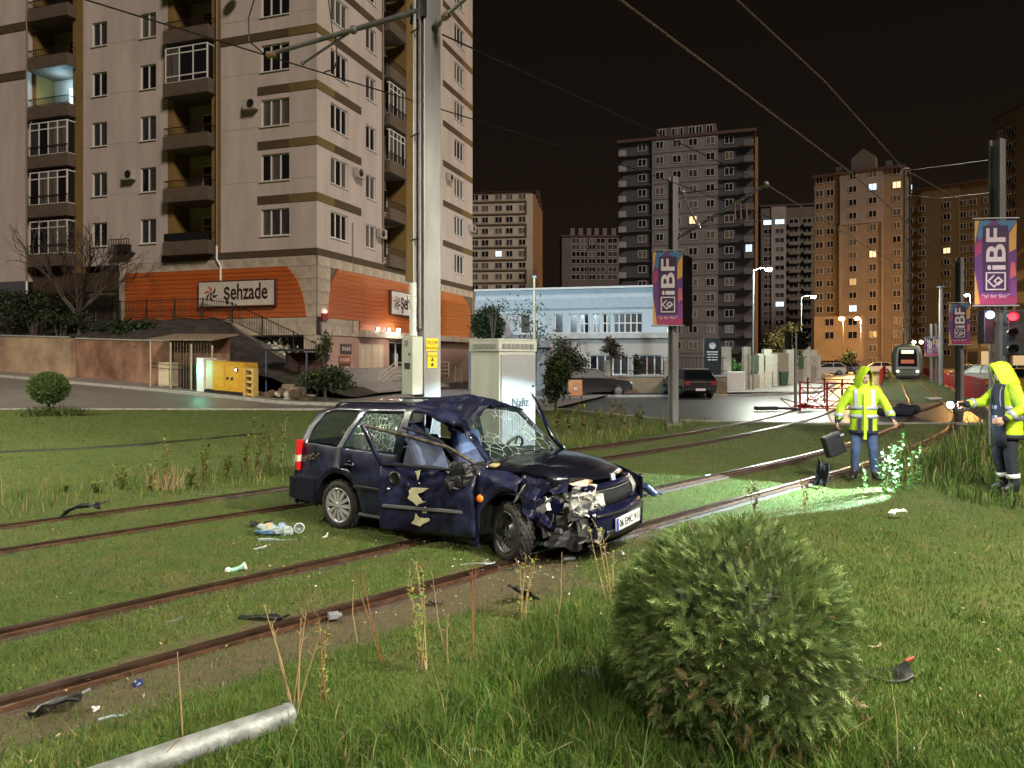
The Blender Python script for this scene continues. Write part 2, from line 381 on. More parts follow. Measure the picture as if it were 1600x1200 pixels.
def window(pl, x, z, w_, h_, parent, panes=2, depth=.10, glass=None, transom=None, sill=True, widths=None):
 key = (round(w_, 2), round(h_, 2), panes, transom, sill, tuple(widths or ()))
 gl = glass or random.choice([GLASSD, GLASSD, GLASSB, GLASSC])
 X = pl.a; m = Matrix((X, -pl.n, Vector((0, 0, 1)))).transposed().to_4x4(); m.translation = pl.P(x, z, -depth)
 if X.cross(-pl.n).z < 0: pass
 if key not in _wk:
  f = MB(); t = .065; d = .06
  f.box((-w_/2+t/2, 0, h_/2), (t, d, h_)); f.box((w_/2-t/2, 0, h_/2), (t, d, h_))
  f.box((0, 0, t/2), (w_-2*t, d, t)); f.box((0, 0, h_-t/2), (w_-2*t, d, t))
  ws = widths or [1/panes]*panes; e = [-w_/2+sum(ws[:i])*w_ for i in range(panes+1)]
  for q in e[1:-1]: f.box((q, 0, h_/2), (t*1.15, d*.9, h_-2*t))
  if transom: f.box((0, .0, h_*transom), (w_-2*t, d*.8, t))
  if sill: f.box((0, -depth*.7, -.02), (w_+.12, depth+.10, .045))
  o = f.build('window', PVC); me = o.data; org = o.location.copy(); bpy.data.objects.remove(o)
  g = []
  for i in range(panes):
   p = MB(); p.box(((e[i]+e[i+1])/2, .02, h_/2), (ws[i]*w_-.02, .012, h_-.04)); q = p.build('pane', GLASSD); g.append((q.data, q.location.copy())); bpy.data.objects.remove(q)
  _wk[key] = (me, org, g)
 me, org, g = _wk[key]
 o = bpy.data.objects.new('window', me); C.objects.link(o); o.parent = parent
 mw = m @ Matrix.Translation(org); WM[o.name] = mw; o.matrix_basis = wm(parent).inverted() @ mw
 for gm, gl_org in g:
  q = bpy.data.objects.new('pane', gm); C.objects.link(q); q.parent = o
  mw2 = m @ Matrix.Translation(gl_org); q.matrix_basis = mw.inverted() @ mw2; WM[q.name] = mw2
  q.material_slots[0].link = 'OBJECT'; q.material_slots[0].material = gl if random.random() > .25 else random.choice([GLASSD, GLASSB, GLASSC])
 return o
C0 = Vector((-10.08, 38, 0))
LP = Plane(C0, E1, -E2)
RP = Plane(C0, E2, -E1)
bA = thing('apartment_building', 'cream and brown corner apartment block with orange planked shop front on its ground floor', 'apartment block', C0)
ZT = 33.2
lx = lambda u, v=300: LP.hit(u, v)[0]
rx = lambda u, v=300: RP.hit(u, v)[0]
FZ = [8.47+2.9*k for k in range(8)]
sL = dict(r2a=lx(345), r2b=lx(262), r1a=lx(130), r1b=lx(50), end=lx(-140))
tR = dict(ra=rx(600), rb=rx(653), end=22.0)
def build_walls():
 w_ = MB(); ho = []
 c3 = (lx(405)+lx(455))/2
 holes_l = []; holes_m = []; wins = []
 for z in FZ:
  holes_l.append((c3-.88, c3+.88, z, z+1.42)); wins.append((LP, c3, z, 1.76, 1.42, 3))
 wall_holes(w_, LP, 0, sL['r2a'], 7.35, ZT, holes_l)
 ca, cb = (lx(143)+lx(168))/2, (lx(218)+lx(245))/2
 for z in FZ:
  for c in (ca, cb):
   holes_m.append((c-.56, c+.56, z, z+1.38)); wins.append((LP, c, z, 1.12, 1.38, 2))
 wall_holes(w_, LP, sL['r2b'], sL['r1a'], 7.35, ZT, holes_m)
 cz = lx(-8); hz = []
 for z in FZ: hz.append((cz-.6, cz+.6, z, z+1.38)); wins.append((LP, cz, z, 1.2, 1.38, 2))
 LW = Plane(LP.P(0, 0, .35), E1, -E2)
 wall_holes(w_, LW, sL['r1b'], sL['end'], 6.6, ZT, hz); w_.pbox(LW, sL['r1b']-.001, sL['r1b']+.2, 6.6, ZT, -.5, -.003)
 for i in range(len(wins)):
  if wins[i][1] == cz: wins[i] = (LW, *wins[i][1:])
 c1, c2 = (rx(515)+rx(545))/2, (rx(571)+rx(588))/2; hr = []
 for z in FZ:
  hr.append((c1-.86, c1+.86, z, z+1.42)); wins.append((RP, c1, z, 1.72, 1.42, 3))
  hr.append((c2-.58, c2+.58, z, z+1.38)); wins.append((RP, c2, z, 1.16, 1.38, 2))
 wall_holes(w_, RP, 0, tR['ra'], 7.35, ZT, hr)
 c4 = (rx(708)+rx(727))/2; h4 = []
 for z in FZ: h4.append((c4-.95, c4+.95, z, z+1.42)); wins.append((RP, c4, z, 1.9, 1.42, 3))
 wall_holes(w_, RP, tR['rb'], tR['end'], 7.35, ZT, h4)
 for (x, z0) in ((tR['end'], 0.0),):
  w_.quad(RP.P(x, z0), RP.P(x, z0, -30), RP.P(x, ZT, -30), RP.P(x, ZT))
 w_.build('wall', WALLP, bA)
 r = MB(); r.add([LP.P(-.4, ZT, .4), LP.P(sL['end']+.4, ZT, .4), LP.P(sL['end'], ZT, -22.4), LP.P(-.4, ZT, -22.4),
     LP.P(-.4, ZT+.3, .4), LP.P(sL['end']+.4, ZT+.3, .4), LP.P(sL['end'], ZT+.3, -22.4), LP.P(-.4, ZT+.3, -22.4)],
     [(0, 1, 2, 3), (4, 5, 6, 7), (0, 1, 5, 4), (1, 2, 6, 5), (2, 3, 7, 6), (3, 0, 4, 7)]); r.build('roof', ROOFT, bA)
 for p in wins: window(p[0], p[1], p[2], p[3], p[4], bA, panes=p[5])
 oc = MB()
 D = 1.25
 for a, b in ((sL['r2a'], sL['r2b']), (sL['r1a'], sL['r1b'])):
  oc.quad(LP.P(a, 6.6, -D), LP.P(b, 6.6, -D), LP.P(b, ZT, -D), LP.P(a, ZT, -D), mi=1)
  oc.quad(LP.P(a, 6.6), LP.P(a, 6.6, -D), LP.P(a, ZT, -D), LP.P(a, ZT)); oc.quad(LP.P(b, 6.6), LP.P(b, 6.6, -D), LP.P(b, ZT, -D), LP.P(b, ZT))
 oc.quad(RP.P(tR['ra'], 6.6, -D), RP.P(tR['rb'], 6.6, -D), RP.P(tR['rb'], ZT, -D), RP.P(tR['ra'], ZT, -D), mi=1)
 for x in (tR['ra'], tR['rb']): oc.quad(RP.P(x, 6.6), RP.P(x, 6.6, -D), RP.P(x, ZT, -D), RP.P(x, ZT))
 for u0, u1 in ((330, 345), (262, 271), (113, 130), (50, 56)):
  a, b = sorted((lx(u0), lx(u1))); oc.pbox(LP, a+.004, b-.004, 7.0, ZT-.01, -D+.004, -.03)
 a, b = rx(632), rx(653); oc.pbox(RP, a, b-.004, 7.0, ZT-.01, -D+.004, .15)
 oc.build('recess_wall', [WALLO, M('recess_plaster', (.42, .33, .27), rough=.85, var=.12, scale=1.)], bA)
build_walls()
def bands():
 def band(pl, x0, x1, zt, mat_, h=.43):
  m = MB(); m.pbox(pl, min(x0, x1), max(x0, x1), zt-h, zt, -.02, .035); m.build('facade_band', mat_, bA)
 for zt in (10.6, 13.5, 16.4):
  band(LP, lx(452)-.0, lx(403), zt, BANDB); band(LP, 0, lx(452), zt, BANDO)
  band(RP, 0, rx(522), zt, BANDO); band(RP, rx(522), rx(564), zt, BANDB)
 for zt in (19.3, 22.2):
  band(LP, lx(452), sL['r2a'], zt, BANDB); band(LP, 0, lx(452), zt, BANDO); band(RP, 0, rx(522), zt, BANDO); band(RP, rx(522), rx(597), zt, BANDB)
 for zt in (10.6, 13.5, 16.4, 19.3, 22.2, 25.1, 28.0):
  band(RP, rx(692), rx(722), zt, BANDB); band(RP, rx(722), rx(738)-.05, zt, BANDO)
 LW = Plane(LP.P(0, 0, .35), E1, -E2)
 for zt in (19.2, 22.1): band(LW, lx(49), sL['end'], zt, BANDB, h=.5)
 band(LP, 0, lx(262)+.4, 7.72, BANDB, h=.36); band(RP, 0, rx(600), 7.72, BANDB, h=.36); band(RP, rx(653), 21.95, 7.72, BANDB, h=.36)
 band(LP, lx(262)+.41, lx(52), 6.95, BANDB, h=1.05); band(LW, lx(49), sL['end'], 6.62, M('band_slate', (.10, .095, .11), rough=.6, var=.1), h=1.0)
 band(RP, rx(600)+.01, rx(653)-.01, 7.6, BANDB, h=.3)
bands()
LIT = glow('lit_window_blue', (.45, .85, 1.0), 2.2)
def balcony(pl, x0, x1, z, kind, parent, open_back=True, h=.83, deep=.95):
 b = MB(); b.pbox(pl, x0, x1, z-.25, z-.08, -1.2, deep); b.pbox(pl, x0, x1, z-.08, z+h-.35, deep-.1, deep-.003)
 b.pbox(pl, x0, x0+.1, z-.08, z+h-.35, 0, deep-.1); b.pbox(pl, x1-.1, x1, z-.08, z+h-.35, 0, deep-.1)
 o = b.build('balcony', BALC, parent)
 zt = z+h-.35
 if kind in ('open', 'panel', 'lit'):
  r = MB(); r.pbox(pl, x0+.02, x1-.02, zt+.42, zt+.46, deep-.08, deep-.04); r.pbox(pl, x0+.02, x1-.02, zt+.06, zt+.085, deep-.08, deep-.05)
  n_ = max(8, int((x1-x0)/.13))
  for i in range(n_+1):
   x = x0+.03+(x1-x0-.06)*i/n_; r.pbox(pl, x-.009, x+.009, zt, zt+.42, deep-.07, deep-.052)
  for xx in (x0+.03, x1-.03):
   r.pbox(pl, xx-.012, xx+.012, zt+.42, zt+.46, 0, deep-.09)
  r.build('railing', IRON, o)
  if kind == 'panel':
   p = MB(); p.pbox(pl, x0+.06, x1-.06, zt+.02, zt+.45, deep-.035, deep-.02); p.build('balcony_screen', BLACK, o)
  g = GLASSD if kind != 'lit' else LIT
  w1 = x1-x0; sgn = 1 if pl is RP else -1
  mid = (x0+x1)/2-.25*sgn*-1
  d = window(pl, (x0+x1)/2+(-.05 if pl is LP else .1), z-.03, .78, 2.12, o, panes=1, depth=1.2, glass=g, transom=.76, sill=False)
  e = window(pl, (x0+x1)/2+(-.85 if pl is LP else .85), z+.55, .72, 1.54, o, panes=1, depth=1.2, glass=g, sill=False)
 else:
  H = 1.95
  cols = 4 if kind == 'glazed4' else 3
  f = MB(); t = .06
  X0, X1 = x0+.12, x1-.12
  for i in range(cols+1):
   x = X0+(X1-X0)*i/cols; f.pbox(pl, x-t/2, x+t/2, zt, zt+H, deep-.14, deep-.07)
  for zz in ((0, H*.77, H-t) if kind == 'glazed4' else (0, .33, H*.8, H-t)): f.pbox(pl, X0+t/2, X1-t/2, zt+zz, zt+zz+t, deep-.135, deep-.075)
  for xx in (X0, X1): f.pbox(pl, xx-t/2, xx+t/2, zt+H-t, zt+H, -.02, deep-.14); f.pbox(pl, xx-t/2, xx+t/2, zt, zt+t, -.02, deep-.14)
  f.build('glazing_frame', PVC, o)
  for i in range(cols):
   a = X0+(X1-X0)*i/cols+t/2; b_ = X0+(X1-X0)*(i+1)/cols-t/2
   g = MB(); g.pbox(pl, a, b_, zt+t, zt+H-t, deep-.11, deep-.10); g.build('pane', random.choice([GLASSD, GLASSB, GLASSC]), o)
  for xx in (X0, X1): s = MB(); s.pbox(pl, xx-.006, xx+.006, zt+t, zt+H-t, .0, deep-.15); s.build('side_pane', GLASSD, o)
  if kind == 'glazed4':
   r = MB(); r.pbox(pl, x0+.02, x1-.02, zt+.5, zt+.54, deep-.05, deep-.02)
   for i in range(17):
    x = x0+.03+(x1-x0-.06)*i/16; r.pbox(pl, x-.008, x+.008, zt, zt+.5, deep-.045, deep-.025)
   r.build('railing', IRON, o)
 return o
xa, xb = sorted((lx(265), lx(337)))
for k, kd in enumerate(('panel', 'open', 'open', 'glazed3', 'open', 'open', 'open')): balcony(LP, xa+.05, xb-.05, 7.35+2.9*k+.55, kd, bA, deep=.55)
xa, xb = sorted((lx(57), lx(119)))
for k, kd in enumerate(('glazed4', 'glazed4', 'glazed4', 'lit', 'open', 'open', 'open')): balcony(LP, xa, xb, 7.1+2.9*k+.55, kd, bA, deep=.6)
xa, xb = rx(603), rx(630)
for k, kd in enumerate(('open', 'open', 'glazed4', 'glazed4', 'open', 'open', 'open', 'open')): balcony(RP, xa+.05, xb, 7.35+2.9*k+.55, kd, bA, deep=.25)
def clutter():
 lamp('POINT', LP.P((lx(57)+lx(119))/2, 18.4, -.35), 55, (.42, .78, 1.0), .1, name='balcony_light')
 for pl, u, z in ((RP, 557, 12.2), (RP, 592, 9.2), (RP, 735, 12.0), (LP, 395, 15.2), (LP, 205, 12.1), (RP, 700, 15.0)):
  x = pl.hit(u, 300)[0]; m = MB(); m.pbox(pl, x-.4, x+.4, z, z+.55, .05, .35); o = m.build('air_conditioner', M('ac_white', (.42, .38, .34), rough=.5, var=.1), bA, bevel=.02); m = MB(); m.lathe([(0, 0), (.2, 0), (.22, .02)], pl.P(x-.1, z+.28, .352), pl.n, 14); m.build('fan_grille', IRON, o)
 x = lx(196, 390); m = MB(); m.pbox(LP, x-.75, x+.75, 7.95, 8.0, .01, .5)
 for k in range(9): m.pbox(LP, x-.75+k*.18, x-.73+k*.18, 8.0, 8.7, .47, .5)
 m.pbox(LP, x-.75, x+.75, 8.7, 8.74, .46, .5); m.pbox(LP, x-.5, x+.4, 8.0, 8.45, .06, .4); m.build('iron_cage', IRON, bA)
 for z in (11.4, 14.3, 17.2, 20.1):
  for a, b in ((sL['r2b'], sL['r1a']), (.0, sL['r2a'])): m = MB(); m.pbox(LP, a, b, z-.015, z, .0, .006); m.build('wall_joint', M('joint_line', (.32, .25, .20), var=.1), bA)
 for u, z in ((372, 21.4), (312, 27)): x = lx(u); m = MB(); m.lathe([(0, .06), (.2, .03), (.32, -.05)], LP.P(x, z, .5), Vector((.2, -1, .5)), 14); m.build('satellite_dish', WHITEP, bA)
clutter()
def pipes():
 for u, z0, zt in ((341, 6.9, ZT), (52, 5.4, ZT)):
  x = lx(u); m = MB(); m.tube([LP.P(x, zt-.2, .42 if u < 100 else .12), LP.P(x, z0+1.2, .42 if u < 100 else .12)], .055); m.build('downpipe', M('pipe_grey', (.20, .15, .10), rough=.5, var=.1), bA)
  m = MB(); o_ = .42 if u < 100 else .12
  m.tube([LP.P(x, z0+1.2, o_), LP.P(x, z0+.45, o_), LP.P(x-.25, z0+.1, o_), LP.P(x-.25, z0-.9, o_)], .06); m.build('downpipe_foot', WHITEP, bA)
 x = rx(550); m = MB(); m.tube([RP.P(x, 9.6, .06), RP.P(x, 3.4, .06)], .03); m.build('cable_duct', M('duct', (.25, .15, .09), var=.1), bA)
 x = rx(597); m = MB(); m.tube([RP.P(x, ZT-.2, .07), RP.P(x, 7.8, .07)], .05); m.build('downpipe', M('pipe_grey', (.2, .15, .1)), bA)
pipes()
def shopfront():
 def stones(pl, x0, x1, z0, z1, w_=1.15, out=.06, skip=None):
  n_ = max(1, round((x1-x0)/w_));
  for i in range(n_):
   a = x0+(x1-x0)*i/n_; b = x0+(x1-x0)*(i+1)/n_
   m = MB(); m.pbox(pl, a+.012, b-.012, z0+.008, z1-.008, -.02, out+random.uniform(-.006, .006)); m.build('stone_panel', STONE, bA)
 backing = MB()
 backing.pbox(LP, 0, lx(188), 3.2, 7.36, -.3, 0.0); backing.pbox(RP, .0, 21.95, 3.2, 7.36, -.3, 0.0)
 backing.build('fascia_backing', M('joint_dark', (.12, .09, .07), var=.1), bA)
 stones(LP, .02, lx(197), 6.82, 7.34); stones(LP, .02, lx(197), 3.22, 4.14)
 stones(RP, .02, 21.9, 6.82, 7.34)
 stones(LP, lx(197)+.0, lx(187), 3.22, 7.34, w_=.4)
 for pl, z0 in ((LP, 4.15), (RP, 4.15)):
  for i in range(4):
   za = z0+(6.82-z0)*i/4; zb = z0+(6.82-z0)*(i+1)/4
   m = MB(); m.pbox(pl, .02, 1.9 if pl is LP else 1.2, za+.008, zb-.008, -.02, .05); m.build('stone_panel', STONE, bA)
 NP = 11
 def planks(pl, z0, z1, endfun, n_):
  jb = MB()
  for i in range(n_):
   za = z0+(z1-z0)*i/n_; zb = z0+(z1-z0)*(i+1)/n_
   (a0, b0), (a1, b1) = endfun(za), endfun(zb)
   o_ = .10
   m = MB(); g = .014
   ps = []
   for o2 in (.0, o_+random.uniform(-.004, .004)):
    ps += [pl.P(a0, za+g, o2), pl.P(b0, za+g, o2), pl.P(b1, zb-g, o2), pl.P(a1, zb-g, o2)]
   m.add(ps, [(4, 5, 6, 7), (0, 1, 5, 4), (2, 3, 7, 6), (1, 2, 6, 5), (3, 0, 4, 7)]); m.build('plank', ORANGE, bA)
   jb.add([pl.P(a0, za-.016, o_-.03), pl.P(b0, za-.016, o_-.03), pl.P(b0, za+.016, o_-.03), pl.P(a0, za+.016, o_-.03)], [(0, 1, 2, 3)])
  jb.build('plank_joints', ORGAP, bA)
 zlo, zhi = 4.15, 6.82
 xr = [lx(u, v) for u, v in ((480, 496), (474, 460), (463, 432), (450, 415))]; zr = [4.15, 5.25, 6.15, 6.82]
 planks(LP, zlo, zhi, lambda z: (float(np.interp(z, zr, [LP.hit(480, 496)[0], LP.hit(475, 465)[0], LP.hit(465, 437)[0], LP.hit(450, 417)[0]])), lx(197)-.02), NP)
 rl = [RP.hit(511, 495)[0], RP.hit(513, 470)[0], RP.hit(518, 440)[0], RP.hit(527, 419)[0]]
 rr = [RP.hit(737, 540)[0]-.25, RP.hit(735, 520)[0]-.1, RP.hit(731, 490)[0], RP.hit(722, 462)[0]-.2]
 planks(RP, zlo-.02, zhi, lambda z: (float(np.interp(z, zr, rl)), float(np.interp(z, zr, rr))), NP)
 x0, x1 = rx(560, 520), rx(735, 540)-.6
 planks(RP, 3.62, 4.12, lambda z: (x0, x1), 2)
 stones(RP, .4, x0-.05, 3.22, 4.12, w_=.9)
 m = MB(); m.pbox(RP, x0-.1, x1+.3, 3.22, 3.6, .11, .55); m.build('canopy', STONE, bA)
 w_ = MB(); PINK = M('render_pink', (.42, .27, .21), rough=.8, var=.12, scale=1.5)
 ent0, ent1 = rx(608, 560), rx(640, 560)
 wall_holes(w_, RP, .35, 21.9, .0, 3.22, [(ent0, ent1, .75, 3.1)], depth=.5)
 w_.pbox(LP, lx(455)-.35, lx(197), 0.0, 3.22, -6.1, -6.0); w_.build('ground_floor_wall', PINK, bA)
 c_ = MB(); c_.pbox(LP, .0, .75, .0, 3.2, -.7, .055);
 c_.build('corner_column', STONE, bA)
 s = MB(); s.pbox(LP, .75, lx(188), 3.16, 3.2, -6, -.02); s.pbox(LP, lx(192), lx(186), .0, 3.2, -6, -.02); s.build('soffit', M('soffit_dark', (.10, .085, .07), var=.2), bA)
 pr = MB(); pr.pbox(LP, .78, lx(430), 0, 1.45, .05, .35); o = pr.build('parapet', M('mortar', (.17, .15, .12), bump=.3, bscale=14), bA)
 x = .80
 for row in range(5):
  x = .80+random.uniform(0, .2)
  while x < lx(430)-.1:
   wd = random.uniform(.28, .5); z0 = .03+row*.28
   m = MB(); m.pbox(LP, x, min(x+wd-.03, lx(430)-.02), z0, z0+.25, .35, .385+random.uniform(0, .03)); m.build('stone', M('rubble_stone', (.26, .23, .18), rough=.85, var=.3, scale=3, bump=.4), o); x += wd
 for i in range(2):
  a = ent0+(ent1-ent0)*i/2; b = ent0+(ent1-ent0)*(i+1)/2
  d = MB()
  for q in ((a, a+.07, .78, 3.05), (b-.07, b, .78, 3.05)): d.pbox(RP, q[0], q[1], q[2], q[3], -.35, -.28)
  d.pbox(RP, a+.07, b-.07, .78, .88, -.35, -.28); d.pbox(RP, a+.07, b-.07, 2.95, 3.05, -.35, -.28)
  o = d.build('entrance_door', PVC, bA); g = MB(); g.pbox(RP, a+.07, b-.07, .88, 2.95, -.33, -.31); g.build('pane', GLASSD, o)
  h = MB(); h.pbox(RP, b-.16 if i == 0 else a+.12, b-.12 if i == 0 else a+.16, 1.5, 2.3, -.28, -.22); h.build('handle', WHITEP, o)
 x0, x1 = rx(560, 560), rx(598, 560)
 for i in range(2):
  a = x0+(x1-x0)*i/2; b = x0+(x1-x0)*(i+1)/2
  d = MB(); d.pbox(RP, a+.02, b-.02, .75, 2.85, .0, .06);
  o = d.build('shutter_door', M('cream_door', (.55, .45, .33), rough=.6, var=.1), bA)
  for q in (0, 1):
   p = MB(); p.pbox(RP, a+.15+q*(b-a-.25)/2, a+.15+(q+1)*(b-a-.25)/2-.08, 1.0, 2.6, .06, .085); p.build('door_panel', M('cream_door2', (.60, .50, .37), rough=.6, var=.1), o)
shopfront()
def swirl(mb, c, X, Y, r, mats_n, out, mi0=0):
 for k in range(6):
  a0 = 2*math.pi*k/6+.2; pts = []
  up = []; dn = []
  for i in range(7):
   t = i/6; rr = r*(.2+.8*t); a = a0+.75*t; wd = r*.16*math.sin(math.pi*min(1, t*.9+.08))
   d = Vector((math.cos(a), math.sin(a))); nrm = Vector((-d.y, d.x))
   up.append(d*rr+nrm*wd); dn.append(d*rr-nrm*wd)
  poly = up+dn[::-1]; ps = [c+X*q.x+Y*q.y+out for q in poly]
  mb.add(ps, [(i, i+1, 12-i, 13-i) for i in range(6)], mi=mi0+(1 if k in (1, 2) else 0))
def shop_sign(pl, x0, x1, z0, z1, label, o0, flip):
 t = thing('shop_sign', label, 'sign', pl.P((x0+x1)/2, z0, o0), group='shop signs on the corner block')
 b = MB(); b.pbox(pl, x0, x1, z0, z1, o0, o0+.18); b.build('sign_box', M('sign_white', (.62, .55, .47), rough=.5, var=.08, scale=1.5), t)
 f = MB()
 for q in ((x0-.05, x1+.05, z1, z1+.06), (x0-.05, x1+.05, z0-.06, z0), (x0-.05, x0, z0, z1), (x1, x1+.05, z0, z1)): f.pbox(pl, *q, o0, o0+.2)
 f.build('sign_frame', M('sign_frame_brown', (.10, .03, .02), var=.1), t)
 W_ = x1-x0; H_ = z1-z0
 X = -pl.a if flip else pl.a; zc = (z0+z1)/2
 xl = x1 if flip else x0; sg = -1 if flip else 1
 v, fc = text_mesh('şehzade', .92*H_, depth=.01, sx=.70, bold=.012)
 cx = xl+sg*W_*.63
 m = frame_matrix(pl.P(cx, zc-.02, o0+.2), X, (0, 0, 1)); mb = MB(); mb.add([m @ p for p in v], fc)
 mb.build('lettering', M('letter_maroon', (.035, .012, .012), rough=.5, var=0), t)
 e = MB(); swirl(e, pl.P(xl+sg*W_*.165, zc, o0), X, Vector((0, 0, 1)), H_*.36, 2, pl.n*.19)
 e.lathe([(0, 0), (H_*.055, 0), (H_*.055, .012)], pl.P(xl+sg*W_*.165, zc, o0+.183), pl.n, 10)
 e.build('emblem', [M('petal_dark', (.05, .02, .02), var=0), M('petal_orange', (.5, .11, .03), var=0)], t)
 return t
a = LP.hit(317, 455)[0]; b = LP.hit(434, 455)[0]
shop_sign(LP, b, a, LP.hit(434, 477)[1]+.02, LP.hit(434, 437)[1]-.02, 'large white sehzade shop sign with pinwheel emblem on the orange planks facing the road', .12, True)
a = RP.hit(605, 475)[0]; b = a+4.3
shop_sign(RP, a, b, 4.75, 6.15, 'white sehzade shop sign over the entrance, half hidden behind the tall overhead line pole', .12, False)
sgl = thing('sign_lamp', 'small white bracket lamp lit above the entrance sign', 'lamp', RP.P(rx(634, 450), 6.2, .1))
q = RP.P(rx(634, 450), 6.35, 1.1); m = MB(); m.tube([RP.P(rx(628, 450), 6.25, .1), RP.P(rx(629, 450), 6.6, .5), q], .025); m.build('bracket', GREYMET, sgl)
m = MB(); m.box(q+Vector((.1, 0, .02)), (.5, .2, .08)); m.build('lamp_head', WHITEP, sgl); m = MB(); m.box(q+Vector((.1, 0, -.03)), (.46, .17, .02)); m.build('lamp_lens', glow('lamp_white', (1, .97, .9), 30), sgl)
lamp('SPOT', q+Vector((.05, -.1, -.08)), 60, (1, .93, .85), .08, aim=RP.P(rx(634, 450)+1.2, 4.9, 0), spot=110, blend=.8, name='sign_lamp_light')
for i, (u, v, cl, st) in enumerate(((580, 514, (1, .85, .7), 25), (597, 519, (1, .85, .7), 25), (612, 518, (.75, .95, 1), 60))):
 p = RP.P(RP.hit(u, v)[0]-.3, 3.72, .62)
 sp = thing('spot_lamp', ['small warm spot lamp leftmost over the shop entrance', 'small warm spot lamp in the middle over the shop entrance', 'bright cold spot lamp rightmost over the shop entrance'][i], 'lamp', p, group='spot lamps over the entrance')
 m = MB(); m.lathe([(0, 0), (.06, 0), (.09, .1), (.09, .14)], p+Vector((0, 0, -.0)), -RP.n+Vector((0, 0, .4)), 10); m.build('spot_body', BLACK, sp)
 m = MB(); m.ball(p, .085 if i < 2 else .12, 6); m.build('bulb', glow('spot_glow%d' % i, cl, st), sp)
 m = MB(); m.tube([p, RP.P(RP.hit(u, v)[0]-.3, 3.62, .3)], .02); m.build('spot_arm', BLACK, sp)
lamp('POINT', RP.P(rx(600, 520), 3.3, 1.2), 35, (1, .8, .65), .15, name='entrance_light')
al = thing('alarm_box', 'small red alarm box with a lit lamp at the building corner', 'alarm', RP.P(.4, 4.05, .08))
m = MB(); m.pbox(RP, .3, .75, 4.0, 4.35, .061, .2); m.build('alarm_case', M('alarm_red', (.3, .03, .02)), al)
m = MB(); m.ball(RP.P(.6, 4.45, .14), .06, 6); m.build('alarm_lamp', glow('alarm_glow', (1, .6, .45), 14), al)
